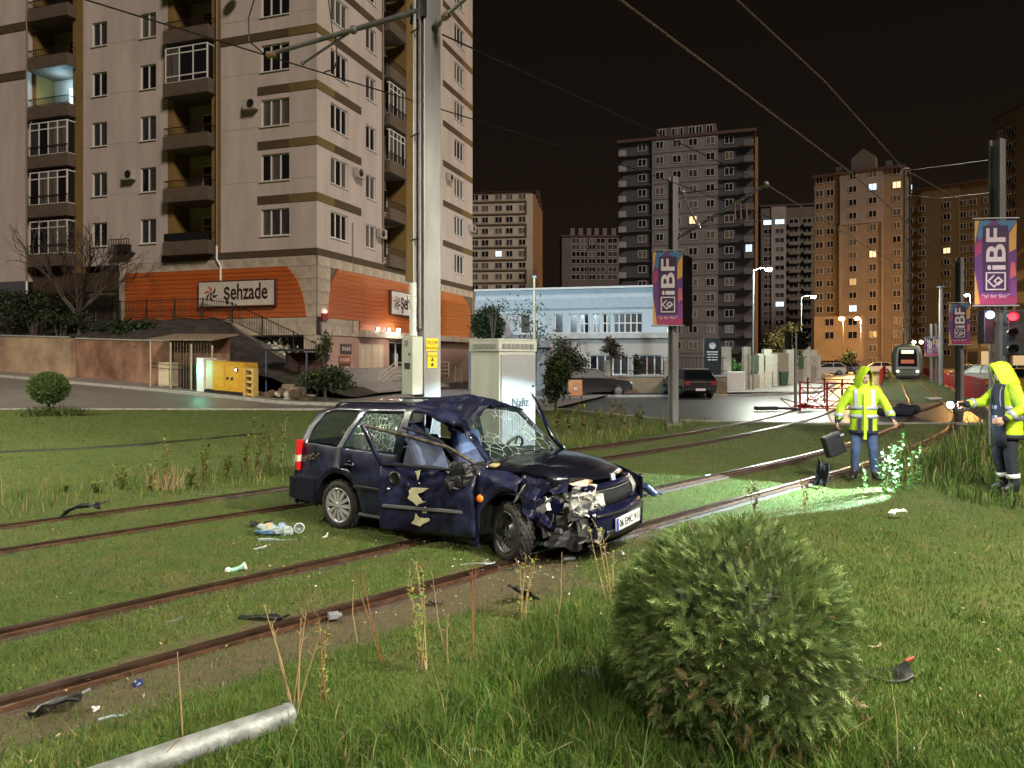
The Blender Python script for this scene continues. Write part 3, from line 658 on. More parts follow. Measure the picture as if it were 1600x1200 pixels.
# ================================================================ the left-hand street side: walls, bank, fence, kiosk
def street_left():
 kb = MB(); W2 = 1.9
 side = MB()
 N = 40
 def kp(s, out=0., up=0.):
  p = KERB0+E1*s+E2*out; return Vector((p.x, p.y, gzf(p.x, p.y)+up))
 ss = np.linspace(-11, 34, N)
 for a, b in zip(ss, ss[1:]):
  kb.add([kp(a, 0, .0), kp(b, 0, .0), kp(b, 0, .13), kp(a, 0, .13), kp(b, .16, .13), kp(a, .16, .13)], [(0, 1, 2, 3), (3, 2, 4, 5)])
  side.add([kp(a, .163, .128), kp(b, .163, .128), kp(b, 14 if a < 9 else 2.6, .128), kp(a, 14 if a < 9 else 2.6, .128)], [(0, 1, 2, 3)])
 tag(kb.build('kerb', KERB), kind='structure'); tag(side.build('pavement', PAVE), kind='structure')
 def wall_seg(name, label, s0, s1, out, hfun, mt, thick=.3):
  m = MB(); n_ = 10; S_ = np.linspace(s0, s1, n_)
  t = thing(name, label, 'wall', kp((s0+s1)/2, out), group='retaining walls along the side street')
  for a, b in zip(S_, S_[1:]):
   P = [kp(a, out, -.1), kp(b, out, -.1), kp(b, out+thick, -.1), kp(a, out+thick, -.1)]
   T = [Vector((p.x, p.y, h)) for p, h in zip(P, (hfun(a), hfun(b), hfun(b), hfun(a)))]
   m.add(P+T, [(0, 1, 5, 4), (4, 5, 6, 7), (2, 3, 7, 6)])
  P0 = [kp(s0, out, -.1), kp(s0, out+thick, -.1)]; m.add([*P0, Vector((P0[1].x, P0[1].y, hfun(s0))), Vector((P0[0].x, P0[0].y, hfun(s0)))], [(0, 1, 2, 3)])
  m.build('wall_face', mt, t)
  c = MB()
  for a, b in zip(S_, S_[1:]):
   c.add([Vector((*kp(q, out+o2).xy, hfun(q)+z)) for z in (.004, .07) for q in (a, b) for o2 in (-.05, thick+.05)], [(0, 1, 3, 2), (4, 5, 7, 6), (0, 2, 6, 4), (1, 3, 7, 5)])
  c.build('coping', KERB, t)
  return t
 wr = M('stained_red_render', (.175, .080, .048), rough=.85, var=.45, scale=.9, stretch=(1, 1, .6), bump=.4, bscale=12, col2=(.22, .12, .08))
 wb = M('stained_beige_render', (.30, .21, .14), rough=.85, var=.3, scale=.8, bump=.35, bscale=12)
 s_at = lambda u: ((-KERB0.x+(u-800)/F*KERB0.y))/(E1.x-(u-800)/F*E1.y)
 sc_, sb_, sr_ = s_at(45), s_at(58), s_at(205)-.4
 w1 = wall_seg('retaining_wall', 'stained red brown rendered retaining wall beside the barred kiosk', sr_, sb_, 2.2, lambda s: 2.7+.03*(s-5), wr)
 wall_seg('retaining_wall', 'paler beige rendered retaining wall higher up the side street', sb_+.02, 40, 1.9, lambda s: 3.05+.03*(s-15), wb)
 b = MB(); g = []
 for i, s in enumerate(np.linspace(-.5, 40, 50)):
  h0 = 2.45+.03*(s-5) if s > sr_ else np.interp(s, [-.5, sr_], [.2, 2.2])
  h1 = 4.15 if s > 8.8 else np.interp(s, [-.5, 5, 8.8], [.25, 2.0, 4.1])
  row = [(2.4, h0), (3.2, h0+.35*(h1-h0)), (4.4, h0+.8*(h1-h0)), (5.4, h1)]
  g.append([Vector((*(KERB0+E1*s+E2*o).xy, h+random.uniform(-.12, .12))) for o, h in row])
 for a, c in zip(g, g[1:]):
  for k in range(3): b.add([a[k], c[k], c[k+1], a[k+1]], [(0, 1, 2, 3)], smooth=True)
 for a, c in zip(g, g[1:]): b.add([a[3], c[3], c[3]+Vector((E2.x*9, E2.y*9, 0)), a[3]+Vector((E2.x*9, E2.y*9, 0))], [(0, 1, 2, 3)], mi=1)
 tag(b.build('planted_bank', [M('bank_soil', (.032, .026, .020), rough=.95, var=.5, scale=2, bump=.6, bscale=8), PAVE]), kind='structure')
 fn = thing('railing_fence', 'black iron bar fence along the top of the bank before the shops', 'fence', kp(12, 5.4))
 def fpt(s):
  o = 5.2; h = 4.15 if s > 8.8 else float(np.interp(s, [2.2, 4.5, 8.8], [1.3, 2.4, 4.15])); p = KERB0+E1*s+E2*o; return Vector((p.x, p.y, h))
 sts = list(np.arange(2.4, 34, 1.9))
 for s in sts:
  m = MB(); m.box(fpt(s)+Vector((0, 0, .55)), (.06, .06, 1.15)); m.build('fence_post', IRON, fn)
 for dz in (.12, 1.05):
  m = MB(); m.tube([fpt(s)+Vector((0, 0, dz)) for s in sts], .022, 5); m.build('fence_rail', IRON, fn)
 n = 0
 for s in np.arange(2.5, 33.5, .15):
  m = MB(); m.tube([fpt(s)+Vector((0, 0, .1)), fpt(s)+Vector((0, 0, 1.1))], .011, 4, cap=False); m.build('fence_bar', IRON, fn); n += 1
 sh = thing('shop_row', 'row of small shops with faded signboards behind the bare tree', 'shops', LP.P(lx(100), 4.15))
 w_ = MB(); w_.pbox(LP, lx(187)+.05, lx(52)-.02, 4.1, 5.88, -1.9, -1.2); w_.build('shop_wall', M('shop_wall', (.30, .23, .17), rough=.7, var=.25, scale=1.2), sh)
 for i, (u0, u1, cl) in enumerate(((56, 92, (.42, .32, .2)), (96, 120, (.45, .38, .30)), (122, 152, (.36, .30, .24)), (154, 184, (.40, .33, .25)))):
  a, b_ = sorted((lx(u0), lx(u1)))
  m = MB(); m.pbox(LP, a, b_, 5.2, 5.8, -1.19, -1.0); m.build('signboard', M('signboard%d' % i, cl, rough=.5, var=.2), sh)
  m = MB(); m.pbox(LP, a+.1, b_-.1, 4.15, 5.1, -1.195, -1.15); m.build('shop_window', GLASSC, sh)
  if i == 0:
   v, fc = text_mesh('OSA', .42, depth=.01, sx=1.1, bold=.02); mt_ = frame_matrix(LP.P((a+b_)/2, 5.5, -.985), -LP.a, (0, 0, 1))
   q = MB(); q.add([mt_ @ p for p in v], fc); q.build('lettering', M('letter_red', (.4, .05, .03), var=0), sh)
 m = MB(); LWp = Plane(LP.P(0, 0, .35), E1, -E2); m.pbox(LWp, lx(46), lx(-120), 4.95, 5.55, -.1, .1); m.build('signboard', M('signboard_grey', (.34, .36, .44), rough=.5, var=.3, scale=2), sh)
 m = MB(); m.pbox(LWp, lx(46), lx(-120), 3.9, 4.94, -.4, -.1); m.build('shop_window', GLASSB, sh)
 k = thing('barred_kiosk', 'lean-to kiosk of steel posts and bars against the red brown wall', 'kiosk', kp(s_at(255), 1.4))
 s0, s1 = s_at(310), s_at(212); H = 2.5
 m = MB()
 base = lambda s, o: Vector((*(KERB0+E1*s+E2*o).xy, gzf(*(KERB0+E1*s+E2*o).xy)+.13))
 for s in np.linspace(s0, s1, 4):
  m = MB(); m.tube([base(s, .9), base(s, .9)+Vector((0, 0, 2.15))], .045, 6); m.build('post', M('kiosk_post', (.42, .34, .24), rough=.5, var=.2), k)
 m = MB(); zt = base(s1, .9).z+2.15
 A_ = [base(s0-.1, .8), base(s1+.1, .8), base(s1+.1, 2.6), base(s0-.1, 2.6)]
 zz = [zt, zt+.05, zt+.35, zt+.3]; m.add([Vector((p.x, p.y, z)) for p, z in zip(A_, zz)]+[Vector((p.x, p.y, z+.07)) for p, z in zip(A_, zz)], [(0, 1, 2, 3), (4, 5, 6, 7), (0, 1, 5, 4), (1, 2, 6, 5), (3, 0, 4, 7)])
 m.build('lean_to_roof', M('kiosk_roof', (.20, .16, .11), var=.2), k)
 m = MB(); q0, q1 = base(s0, 2.1), base(s1, 2.1); m.add([q0, q1, Vector((q1.x, q1.y, zt+.2)), Vector((q0.x, q0.y, zt+.2))], [(0, 1, 2, 3)]); m.build('back_wall', wr, k)
 for s in np.arange(s0+.15, s0+(s1-s0)*.62, .17):
  m = MB(); b0 = base(s, .92); m.tube([b0, Vector((b0.x, b0.y, zt-.05))], .012, 4); m.build('bar', M('kiosk_bar', (.22, .18, .13), rough=.5, metal=.4), k)
 for z in (.9, 1.1):
  m = MB(); m.tube([base(s0, .9)+Vector((0, 0, z)), base(s1, .9)+Vector((0, 0, z))], .015, 4); m.build('cross_bar', IRON, k)
 ck = thing('electric_box', 'small cream electric cabinet standing inside the barred kiosk', 'cabinet', base(s_at(230), 1.2))
 m = MB(); rot = Matrix.Rotation(math.atan2(E1.y, E1.x), 3, 'Z'); m.box(base(s_at(230), 1.3)+Vector((0, 0, .6)), (.75, .5, 1.15), rot); m.build('case', M('cream_case', (.50, .42, .30), var=.12), ck, bevel=.02)
 m = MB(); m.box(base(s_at(230), 1.03)+Vector((0, 0, .6)), (.64, .03, .98), rot); m.build('door', M('cream_case2', (.55, .46, .33), var=.12), ck)
 bx = thing('dark_cabinet', 'dark metal cabinet behind the kiosk bars', 'cabinet', base(s_at(268), 1.3))
 m = MB(); m.box(base(s_at(268), 1.4)+Vector((0, 0, .55)), (.95, .5, 1.05), rot); m.build('case', IRON, bx, bevel=.02)
 m = MB(); m.box(base(s_at(268), 1.12)+Vector((0, 0, .55)), (.4, .03, .9), rot); m.build('door', BLACK, bx)
 ge = thing('generator', 'yellow generator set with a pale control end and a lit lamp, at the kerb', 'generator', base(s_at(335), .7))
 yel = M('generator_yellow', (.55, .30, .02), rough=.45, var=.12, scale=3); o_ = .8
 def gb(s0_, s1_, z0, z1, o0, o1, nm, mt, bev=.02):
  m = MB(); m.add([base(s, o)+Vector((0, 0, z-(0 if 1 else 0))) for z in (z0, z1) for o in (o0, o1) for s in (s0_, s1_)], [(0, 2, 3, 1), (4, 5, 7, 6), (0, 1, 5, 4), (2, 6, 7, 3), (0, 4, 6, 2), (1, 3, 7, 5)]); return m.build(nm, mt, ge, bevel=bev)
 a, b_, c_, d_ = s_at(369), s_at(320), s_at(308), s_at(297)
 gb(a, b_, .12, 1.45, .5, 1.5, 'engine_housing', yel); gb(b_+.01, c_, .14, 1.47, .52, 1.5, 'end_panel', M('cream_case3', (.55, .47, .34), var=.1)); gb(c_+.01, d_, .0, 1.55, .4, 1.3, 'control_cabinet', WHITEP)
 gb(a, d_, 0, .11, .45, 1.5, 'skid', BLACK, 0)
 gb(s_at(338), s_at(321), .3, 1.3, .485, .5, 'access_door', M('generator_yellow2', (.60, .34, .03), rough=.45, var=.1), 0)
 gb(s_at(362), s_at(341), .3, 1.3, .485, .5, 'access_door', M('generator_yellow2', (.60, .34, .03)), 0)
 for u, v in ((344, 595), (351, 595)):
  s = s_at(u); m = MB(); m.ball(base(s, .48)+Vector((0, 0, .72)), .07, 6); m.build('latch', BLACK, ge)
 s = s_at(358); m = MB(); m.lathe([(0, .03), (.1, .03), (.13, 0)], base(s, .47)+Vector((0, 0, 1.13)), -E2, 10); o = m.build('gauge', BLACK, ge)
 m = MB(); m.ball(base(s, .44)+Vector((0, 0, 1.13)), .045, 6); m.build('gauge_lamp', glow('gauge_glow', (1, .95, .8), 12), ge)
 m = MB(); m.ball(base(s_at(303), .37)+Vector((0, 0, 1.0)), .10, 7); m.build('indicator_lamp', glow('green_glow', (.1, 1, .6), 26), ge)
 lamp('POINT', base(s_at(303), .15)+Vector((0, 0, 1.0)), 9, (.2, 1, .65), .08, name='indicator_light')
 cr_ = thing('slatted_crate', 'upright yellow slatted crate beside the generator', 'crate', base(s_at(376), .7))
 a, b_ = s_at(384), s_at(371); ym = M('crate_yellow', (.55, .36, .10), rough=.6, var=.2)
 for q in (a, b_):
  m = MB(); m.add([base(q+dx, o)+Vector((0, 0, z)) for z in (0, 1.25) for o in (.45, .8) for dx in (-.05, .05)], [(0, 2, 3, 1), (4, 5, 7, 6), (0, 1, 5, 4), (2, 6, 7, 3), (0, 4, 6, 2), (1, 3, 7, 5)]); m.build('upright', ym, cr_)
 for z in (.02, .3, .58, .86, 1.14):
  m = MB(); m.add([base(q, o)+Vector((0, 0, z+dz)) for dz in (0, .1) for o in (.5, .8) for q in (a+.06, b_-.06)], [(0, 2, 3, 1), (4, 5, 7, 6), (0, 1, 5, 4), (2, 6, 7, 3), (0, 4, 6, 2), (1, 3, 7, 5)]); m.build('slat', ym, cr_)
 sh2 = thing('dark_shelter', 'dark open shelter with a flat roof behind the yellow generator', 'shelter', base(s_at(400), 3.2))
 A_ = [base(s_at(u), o) for u in (358, 425) for o in (2.6, 4.2)]
 for p in A_: m = MB(); m.tube([p, Vector((p.x, p.y, 2.35))], .05, 5); m.build('post', M('blue_post', (.06, .08, .16), var=.1), sh2)
 m = MB(); m.add([Vector((p.x, p.y, z)) for z in (2.35, 2.45) for p in A_], [(0, 1, 3, 2), (4, 5, 7, 6), (0, 1, 5, 4), (2, 3, 7, 6), (0, 2, 6, 4), (1, 3, 7, 5)]); m.build('flat_roof', BLACK, sh2)
 m = MB(); m.add([Vector((A_[1].x, A_[1].y, .2)), Vector((A_[3].x, A_[3].y, .2)), Vector((A_[3].x, A_[3].y, 2.3)), Vector((A_[1].x, A_[1].y, 2.3))], [(0, 1, 2, 3)]); m.build('back_sheet', M('dark_red_sheet', (.07, .025, .02), var=.3), sh2)
 hp = MB()
 for i in range(60):
  s = s_at(random.gauss(425, 16)); o = random.uniform(.9, 1.9); r = random.uniform(.08, .26); p = base(s, o)+Vector((0, 0, max(0, .5-abs(s-s_at(425))*.35)*random.random()))
  hp.box(p, (r*2, r*1.6, r), Matrix.Rotation(random.random()*3, 3, 'Z') @ Matrix.Rotation(random.uniform(-.6, .6), 3, 'X'), mi=random.choice([0, 0, 1]))
 tag(hp.build('rubble', [M('rubble_brown', (.13, .09, .06), var=.4, bump=.3), M('rubble_pale', (.36, .32, .27), var=.3)]), 'heap of rubble and boards on the pavement under the shop terrace', 'rubble', kind='stuff')
 for i, (u, v, wx, hz, n_) in enumerate(((425, 550, 1.9, .95, 150), (467, 558, .75, .7, 60))):
  s, z = LP.hit(u, v); fl = thing('blossom_display', ['wide display of white blossoms and stems in the open shop front', 'smaller white blossom display on a cream plinth beside the corner column'][i], 'flowers', LP.P(s, z-hz/2, -.4), group='blossom displays')
  m = MB()
  for q in range(n_):
   a = random.gauss(0, .36)*wx; b_ = random.gauss(0, .36)*hz; m.ball(LP.P(s+max(-wx, min(wx, a))*.8, z+b_, random.uniform(-.9, -.2)), random.uniform(.06, .13), 4)
  o = m.build('blossoms', M('blossom', (.58, .54, .44), var=.25, rough=.8), fl); o['kind'] = 'stuff'
  m = MB()
  for q in range(24):
   p = LP.P(s+random.uniform(-wx, wx)*.5, z-hz*.6, -.5); m.tube([p, p+Vector((random.uniform(-.4, .4), 0, random.uniform(.4, hz)))], .015, 4)
  o = m.build('stems', M('stem_brown', (.20, .14, .07), var=.2), fl); o['kind'] = 'stuff'
  if i == 1: m = MB(); m.pbox(LP, s-.75, s+.75, 1.46, z-hz*.5, -.7, -.1); m.build('plinth', M('cream_case', (.5, .42, .3)), fl)
 st = thing('entrance_stairs', 'pale railed stairs and landing before the shop entrance', 'stairs', RP.P(rx(600, 580), 0, 1.2))
 x0, x1 = rx(570, 590), rx(660, 590)
 m = MB(); m.pbox(RP, x0, x1, 0, .74, .005, 2.0); m.build('landing', M('rubble_stone_dark', (.12, .09, .07), var=.4, scale=3, bump=.4), st)
 for i in range(5):
  m = MB(); m.pbox(RP, x0-.32*(i+1), x0-.32*i-.005, 0, .74-.15*(i+1)+.02, .3, 1.9); m.build('step', STONE, st)
 CR = M('cream_rail', (.55, .43, .29), rough=.45, metal=.2, var=.1)
 pts = [RP.P(x0-1.9, .05, 1.9), RP.P(x0, .75, 1.95), RP.P(x1, .75, 1.95), RP.P(x1+2.2, .1, 1.95)]
 for dz in (.25, .5, .75, 1.0):
  m = MB(); m.tube([p+Vector((0, 0, dz)) for p in pts], .022 if dz < 1 else .03, 5); m.build('handrail', CR, st)
 for p in (pts[0], pts[0].lerp(pts[1], .5), pts[1], pts[1].lerp(pts[2], .33), pts[1].lerp(pts[2], .66), pts[2], pts[2].lerp(pts[3], .5), pts[3]):
  m = MB(); m.tube([p, p+Vector((0, 0, 1.0))], .025, 5); m.build('baluster', CR, st)
 for i, (u, v, w2, h2, cl) in enumerate(((540, 545, 1.1, .55, (.05, .035, .03)), (538, 562, 1.2, .45, (.32, .10, .05)), (538, 575, 1.1, .5, (.07, .05, .05)))):
  t, z = RP.hit(u, v); po = thing('poster', ['dark framed poster topmost beside the shutter doors', 'orange banner poster between the two dark posters', 'dark framed poster lowest beside the shutter doors'][i], 'poster', RP.P(t, z-h2/2, .06), group='posters on the pink wall')
  m = MB(); m.pbox(RP, t-w2/2, t+w2/2, z-h2/2, z+h2/2, .005, .05); m.build('board', M('poster%d' % i, cl, rough=.4, var=.35, scale=3), po)
  m = MB();
  for q in range(4): m.pbox(RP, t-w2*.4+q*w2*.21, t-w2*.4+q*w2*.21+w2*.14, z-h2*.2, z+h2*.2, .052, .056)
  m.build('print', M('poster_print', (.5, .42, .36), var=.4, scale=8), po)
 return kp, s_at, base
kp, s_at, kbase = street_left()
# ================================================================ far apartment blocks
FW = {}
FRAMED = M('far_frame', (.36, .34, .32), rough=.6, var=.1)
WARMW = glow('lit_window_warm', (1.0, .72, .34), .9); BLUEW = glow('lit_window_pale', (.55, .82, 1.0), 1.1); AMBW = glow('lit_window_amber', (1, .55, .2), .45)
def far_window(pl, x, z, w_, h_, parent, pane=None, panes=2, frame=None):
 key = (round(w_, 1), round(h_, 1), panes)
 if key not in FW:
  f = MB(); t = .12
  f.box((0, 0, t/2), (w_, .12, t)); f.box((0, 0, h_-t/2), (w_, .12, t));
  for i in range(panes+1): f.box((-w_/2+t/2+(w_-t)*i/panes, 0, h_/2), (t, .12, h_-2*t))
  f.add([(-w_/2+t, -.02, t), (w_/2-t, -.02, t), (w_/2-t, -.02, h_-t), (-w_/2+t, -.02, h_-t)], [(0, 1, 2, 3)], mi=1)
  o = f.build('window', [FRAMED, GLASSD]); FW[key] = (o.data, o.location.copy()); bpy.data.objects.remove(o)
 me, org = FW[key]; m = Matrix((pl.a, -pl.n, Vector((0, 0, 1)))).transposed().to_4x4(); m.translation = pl.P(x, z, .0)
 o = bpy.data.objects.new('window', me); C.objects.link(o); o.parent = parent; mw = m @ Matrix.Translation(org); o.matrix_basis = wm(parent).inverted() @ mw; WM[o.name] = mw
 o.material_slots[1].link = 'OBJECT'; o.material_slots[1].material = pane or random.choice([GLASSD, GLASSD, GLASSB, GLASSC])
 if frame: o.material_slots[0].link = 'OBJECT'; o.material_slots[0].material = frame
 return o
def far_block(label, uL, dL, uR, dR, vt, zones, cols, rows, wsize, depth=14, lit={}, side=None, roof=None, balc=(), pitched=0, z0=-1., slabs=True, seed=1, frame=None):
 random.seed(seed)
 A = at(uL, 560, dL); B = at(uR, 560, dR); A.z = B.z = 0; a = (B-A).normalized(); n = Vector((a.y, -a.x, 0)); n = n if n.dot((A+B)/2) < 0 else -n
 pl = Plane(A, a, n); W_ = (B-A).length; zt = CAMZ+(HZ-vt)/F*dL
 t = thing('apartment_building', label, 'apartment block', (A+B)/2, group='apartment blocks across the avenue')
 X = lambda u: pl.hit(u, 560)[0]
 for (u0, u1, mt, out) in zones:
  m = MB(); m.pbox(pl, X(u0), X(u1), z0, zt+out*.0, -depth+.01*out, out); m.build('wall', mt, t)
 r = MB();
 if pitched:
  P = [pl.P(-.5, zt, .6), pl.P(W_+.5, zt, .6), pl.P(W_+.5, zt, -depth-.6), pl.P(-.5, zt, -depth-.6), pl.P(-.5, zt+pitched, -depth/2), pl.P(W_+.5, zt+pitched, -depth/2)]
  r.add(P, [(0, 1, 5, 4), (2, 3, 4, 5), (1, 2, 5), (3, 0, 4), (0, 1, 2, 3)])
 else: r.pbox(pl, -.3, W_+.3, zt+.02, zt+.6, -depth-.3, .5)
 r.build('roof', roof or ROOFT, t)
 zr = [CAMZ+(HZ-v)/F*dL for v in rows]
 for k, u in enumerate(cols):
  x = X(u); ud = dL+(dR-dL)*x/W_; zone = [z for z in zones if z[0] <= u <= z[1]]; out = zone[0][3] if zone else 0
  q = Plane(pl.P(0, 0, out+.05), a, n)
  for j, z in enumerate(zr):
   far_window(q, x, z-wsize[1]/2, wsize[0]*random.choice([1, 1, .9]), wsize[1], t, lit.get((k, j)), frame=frame)
 for (u0, u1, mt) in balc:
  for j, z in enumerate(zr):
   m = MB(); m.pbox(pl, X(u0), X(u1), z-wsize[1]/2-.9, z-wsize[1]/2+.15, .35, 1.1); m.pbox(pl, X(u0), X(u1), z-wsize[1]/2-1.0, z-wsize[1]/2-.9, 0.31, 1.1); m.build('balcony', mt, t)
 return t, pl, X, zr, zt
def sidewall(t, pl, W_, depth, zt, mt, n_=3, strips=None, z0=-1):
 m = MB(); m.pbox(pl, W_-.05, W_+.02, z0, zt-.02, -depth, -.02); m.build('side_wall', mt, t)
 for i in range(n_):
  x = -depth*(i+.5)/n_; m = MB(); m.add([pl.P(W_+.02+dx, z, x+dw) for z in (z0, zt-.3) for dw in (-.5, .5) for dx in (0, .5)], [(0, 2, 3, 1), (4, 5, 7, 6), (0, 1, 5, 4), (2, 6, 7, 3), (0, 4, 6, 2), (1, 3, 7, 5)]); m.build('pilaster', strips or BANDB, t)
FC = lambda nm, c, **k: M(nm, c, rough=.85, var=k.get('var', .12), scale=k.get('scale', .25), bump=0)
rowsB1 = [309, 326.5, 344.5, 362, 380, 397.5, 415.5, 433, 450]
t, pl, X, zr, zt = far_block('pale apartment block with brown framed rows of windows behind the low white building', 728, 186, 833, 184, 302, [(728, 833, FC('far_cream', (.40, .34, .255)), 0)],
 [742, 758, 779, 796, 816], rowsB1, (1.9, 1.55), depth=26, lit={(2, 5): BLUEW}, pitched=3.2, seed=3)
for j in (1, 3, 5, 7):
 z = zr[j]; m = MB(); xr_ = X(823)
 m.pbox(pl, 0, xr_, z+1.35, z+1.75, .0, .25); m.pbox(pl, 0, xr_, z-1.75, z-1.35, .0, .25); m.pbox(pl, xr_-.4, xr_, z-1.34, z+1.34, .0, .25); m.build('frame_band', BANDB, t)
sidewall(t, pl, (at(833, 560, 184)-at(728, 560, 186)).length, 26, zt, FC('far_brown', (.17, .085, .035)), 5, FC('far_strip', (.26, .13, .055)))
t, pl, X, zr, zt = far_block('dark distant apartment block half hidden between the pale block and the tall grey one', 878, 300, 972, 300, 370, [(878, 972, FC('far_dark', (.085, .070, .062)), 0)],
 [900, 913, 925, 938, 957], [376, 386, 397, 408, 421, 433], (4.0, 2.1), lit={(0, 2): None}, seed=5)
for u in (892, 905, 918, 930, 943, 957):
 m = MB(); m.pbox(pl, X(u), X(u+7), zt+.6, zt+4, -6, -3); m.build('chimney', FC('far_dark2', (.12, .10, .09)), t)
rowsB3 = [233+23.6*k for k in range(14)]
t, pl, X, zr, zt = far_block('tall grey apartment tower with a paler middle strip behind the bannered pole', 967, 146, 1180, 138, 225, [(967, 1019, FC('tower_dark', (.055, .054, .064)), -.3), (1019, 1122, FC('tower_mid', (.155, .142, .135)), .3), (1122, 1180, FC('tower_dark', (.07, .06, .06)), -.3)],
 [1003, 1031, 1058, 1083, 1110, 1139], rowsB3, (1.7, 1.5), depth=18, lit={(2, 5): None}, balc=((968, 979, FC('balc_white_lit', (.26, .23, .22))), (1163, 1178, FC('balc_dark', (.12, .10, .09)))), seed=8)  # left balconies coloured paler for the white light on them
W3 = (at(1180, 560, 138)-at(967, 560, 146)).length; sidewall(t, pl, W3, 18, zt, FC('tower_side', (.16, .085, .04)), 3, FC('tower_side2', (.22, .12, .05)))
for z in zr:
 m = MB(); m.pbox(pl, .05, W3-.05, z-1.62, z-1.52, -.2, .38); m.build('floor_line', FC('floor_line', (.10, .085, .075)), t)
at_ = MB(); at_.pbox(pl, X(1024), X(1118), zt+.6, zt+2.9, -9, -2); at_.build('attic', FC('tower_attic', (.09, .075, .07)), t)
for u in (1033, 1053, 1061, 1080, 1091, 1108): far_window(Plane(pl.P(0, 0, -1.95), pl.a, pl.n), X(u), zt+.8, 1.3, 1.9, t, GLASSD)
far_window(Plane(pl.P(0, 0, .4), pl.a, pl.n), X(1083), zr[5]-.8, 1.5, 1.6, t, WARMW); far_window(Plane(pl.P(0, 0, .4), pl.a, pl.n), X(1170), zr[7]-.7, 1.3, 1.6, t, BLUEW)
t, pl, X, zr, zt = far_block('grey and white apartment block between the tower and the brown block', 1189, 242, 1283, 238, 324, [(1189, 1205, FC('b4_dark', (.10, .085, .075)), 0), (1205, 1228, FC('b4_white', (.24, .215, .20)), .4), (1228, 1283, FC('b4_grey', (.105, .085, .065)), 0)],
 [1200, 1218, 1240, 1261], [348+14.2*k for k in range(15)], (3.0, 1.7), lit={(0, 0): BLUEW, (1, 0): BLUEW, (1, 9): BLUEW}, seed=4,
 balc=((1232, 1250, FC('b4_balc', (.16, .13, .10))), (1255, 1270, FC('b4_balc', (.16, .13, .10)))))
rowsB5 = [283+20.1*k for k in range(15)]
t, pl, X, zr, zt = far_block('brown apartment block with pale middle panel and a rooftop pediment behind the tram', 1272, 170, 1412, 160, 279, [(1272, 1312, FC('b5_brown', (.20, .145, .095)), -.2), (1312, 1380, FC('b5_mid', (.23, .175, .125)), .3), (1380, 1412, FC('b5_brown', (.20, .145, .095)), -.2)],
 [1280, 1297, 1333, 1364, 1401], rowsB5, (1.7, 1.6), depth=16, lit={(3, 1): BLUEW, (4, 1): WARMW, (3, 6): WARMW, (2, 8): AMBW, (2, 10): BLUEW}, seed=6)
m = MB(); m.pbox(pl, X(1313), X(1380), zr[3]-1.9, zr[1]+2.2, .3, .45); m.build('pale_panel', FC('b5_panel', (.245, .20, .175)), t)
for j in (1, 2, 3):
 for u in (1333, 1364): far_window(Plane(pl.P(0, 0, .5), pl.a, pl.n), X(u), zr[j]-.8, 1.7, 1.6, t, BLUEW if (j, u) == (1, 1364) else GLASSD)
for u in (1313.5, 1379): m = MB(); m.pbox(pl, X(u)-.25, X(u)+.25, 2, zr[3]-2, .3, .6); m.build('pilaster', FC('b5_pil', (.26, .20, .15)), t)
m = MB(); a_, b_ = X(1329), X(1367); P_ = [pl.P(a_, zt+.6, -1), pl.P(b_, zt+.6, -1), pl.P(b_, zt+3.6, -1), pl.P((a_+b_)/2, zt+5.6, -1), pl.P(a_, zt+3.6, -1)]; Q_ = [p-pl.n*4 for p in P_]
m.add(P_+Q_, [(0, 1, 2, 3, 4), (9, 8, 7, 6, 5)]+[(i, (i+1) % 5, 5+(i+1) % 5, 5+i) for i in range(5)]); m.build('pediment', FC('b5_ped', (.11, .09, .075)), t)
for u in (1307, 1386): m = MB(); m.pbox(pl, X(u)-.6, X(u)+.6, zt+.6, zt+2.6, -4, -3); m.build('chimney', FC('b5_ped', (.11, .09, .075)), t)
for (u0, u1, v0, v1) in ((1273, 1349, 513, 575), ):
 m = MB(); m.pbox(pl, X(u0), X(u1), 1.5, zr[11]+1.3, .31, .7); m.build('lower_wall', FC('b5_low', (.40, .28, .16)), t)
for u in (1297, 1333):
 for j in (11, 12): far_window(Plane(pl.P(0, 0, .72), pl.a, pl.n), X(u), zr[j]-.9, 2.0, 1.7, t, GLASSD)
t, pl, X, zr, zt = far_block('olive brown apartment block farthest down the avenue behind the second banner', 1412, 195, 1556, 180, 302, [(1412, 1440, FC('b6_a', (.135, .095, .045)), 0), (1440, 1500, FC('b6_b', (.16, .115, .055)), .3), (1500, 1556, FC('b6_a', (.135, .095, .045)), 0)],
 [1421, 1441, 1480, 1505, 1520, 1543], [330+17*k for k in range(14)], (1.7, 1.6), lit={(2, 4): WARMW, (0, 0): None}, seed=9)
far_window(Plane(pl.P(0, 0, .2), pl.a, pl.n), X(1419), zt-.2-.0, 2.2, 2.2, t, BLUEW)
t, pl, X, zr, zt = far_block('dark apartment block cut off behind the tall bannered pole', 1556, 122, 1680, 104, 190, [(1556, 1592, FC('b7_a', (.080, .062, .050)), 0), (1592, 1680, FC('b7_b', (.10, .08, .066)), .5)],
 [1563, 1577, 1590, 1612, 1640], [215+25.5*k for k in range(13)], (1.5, 1.5), seed=11, balc=((1572, 1586, FC('b7_balc', (.12, .095, .08))),))
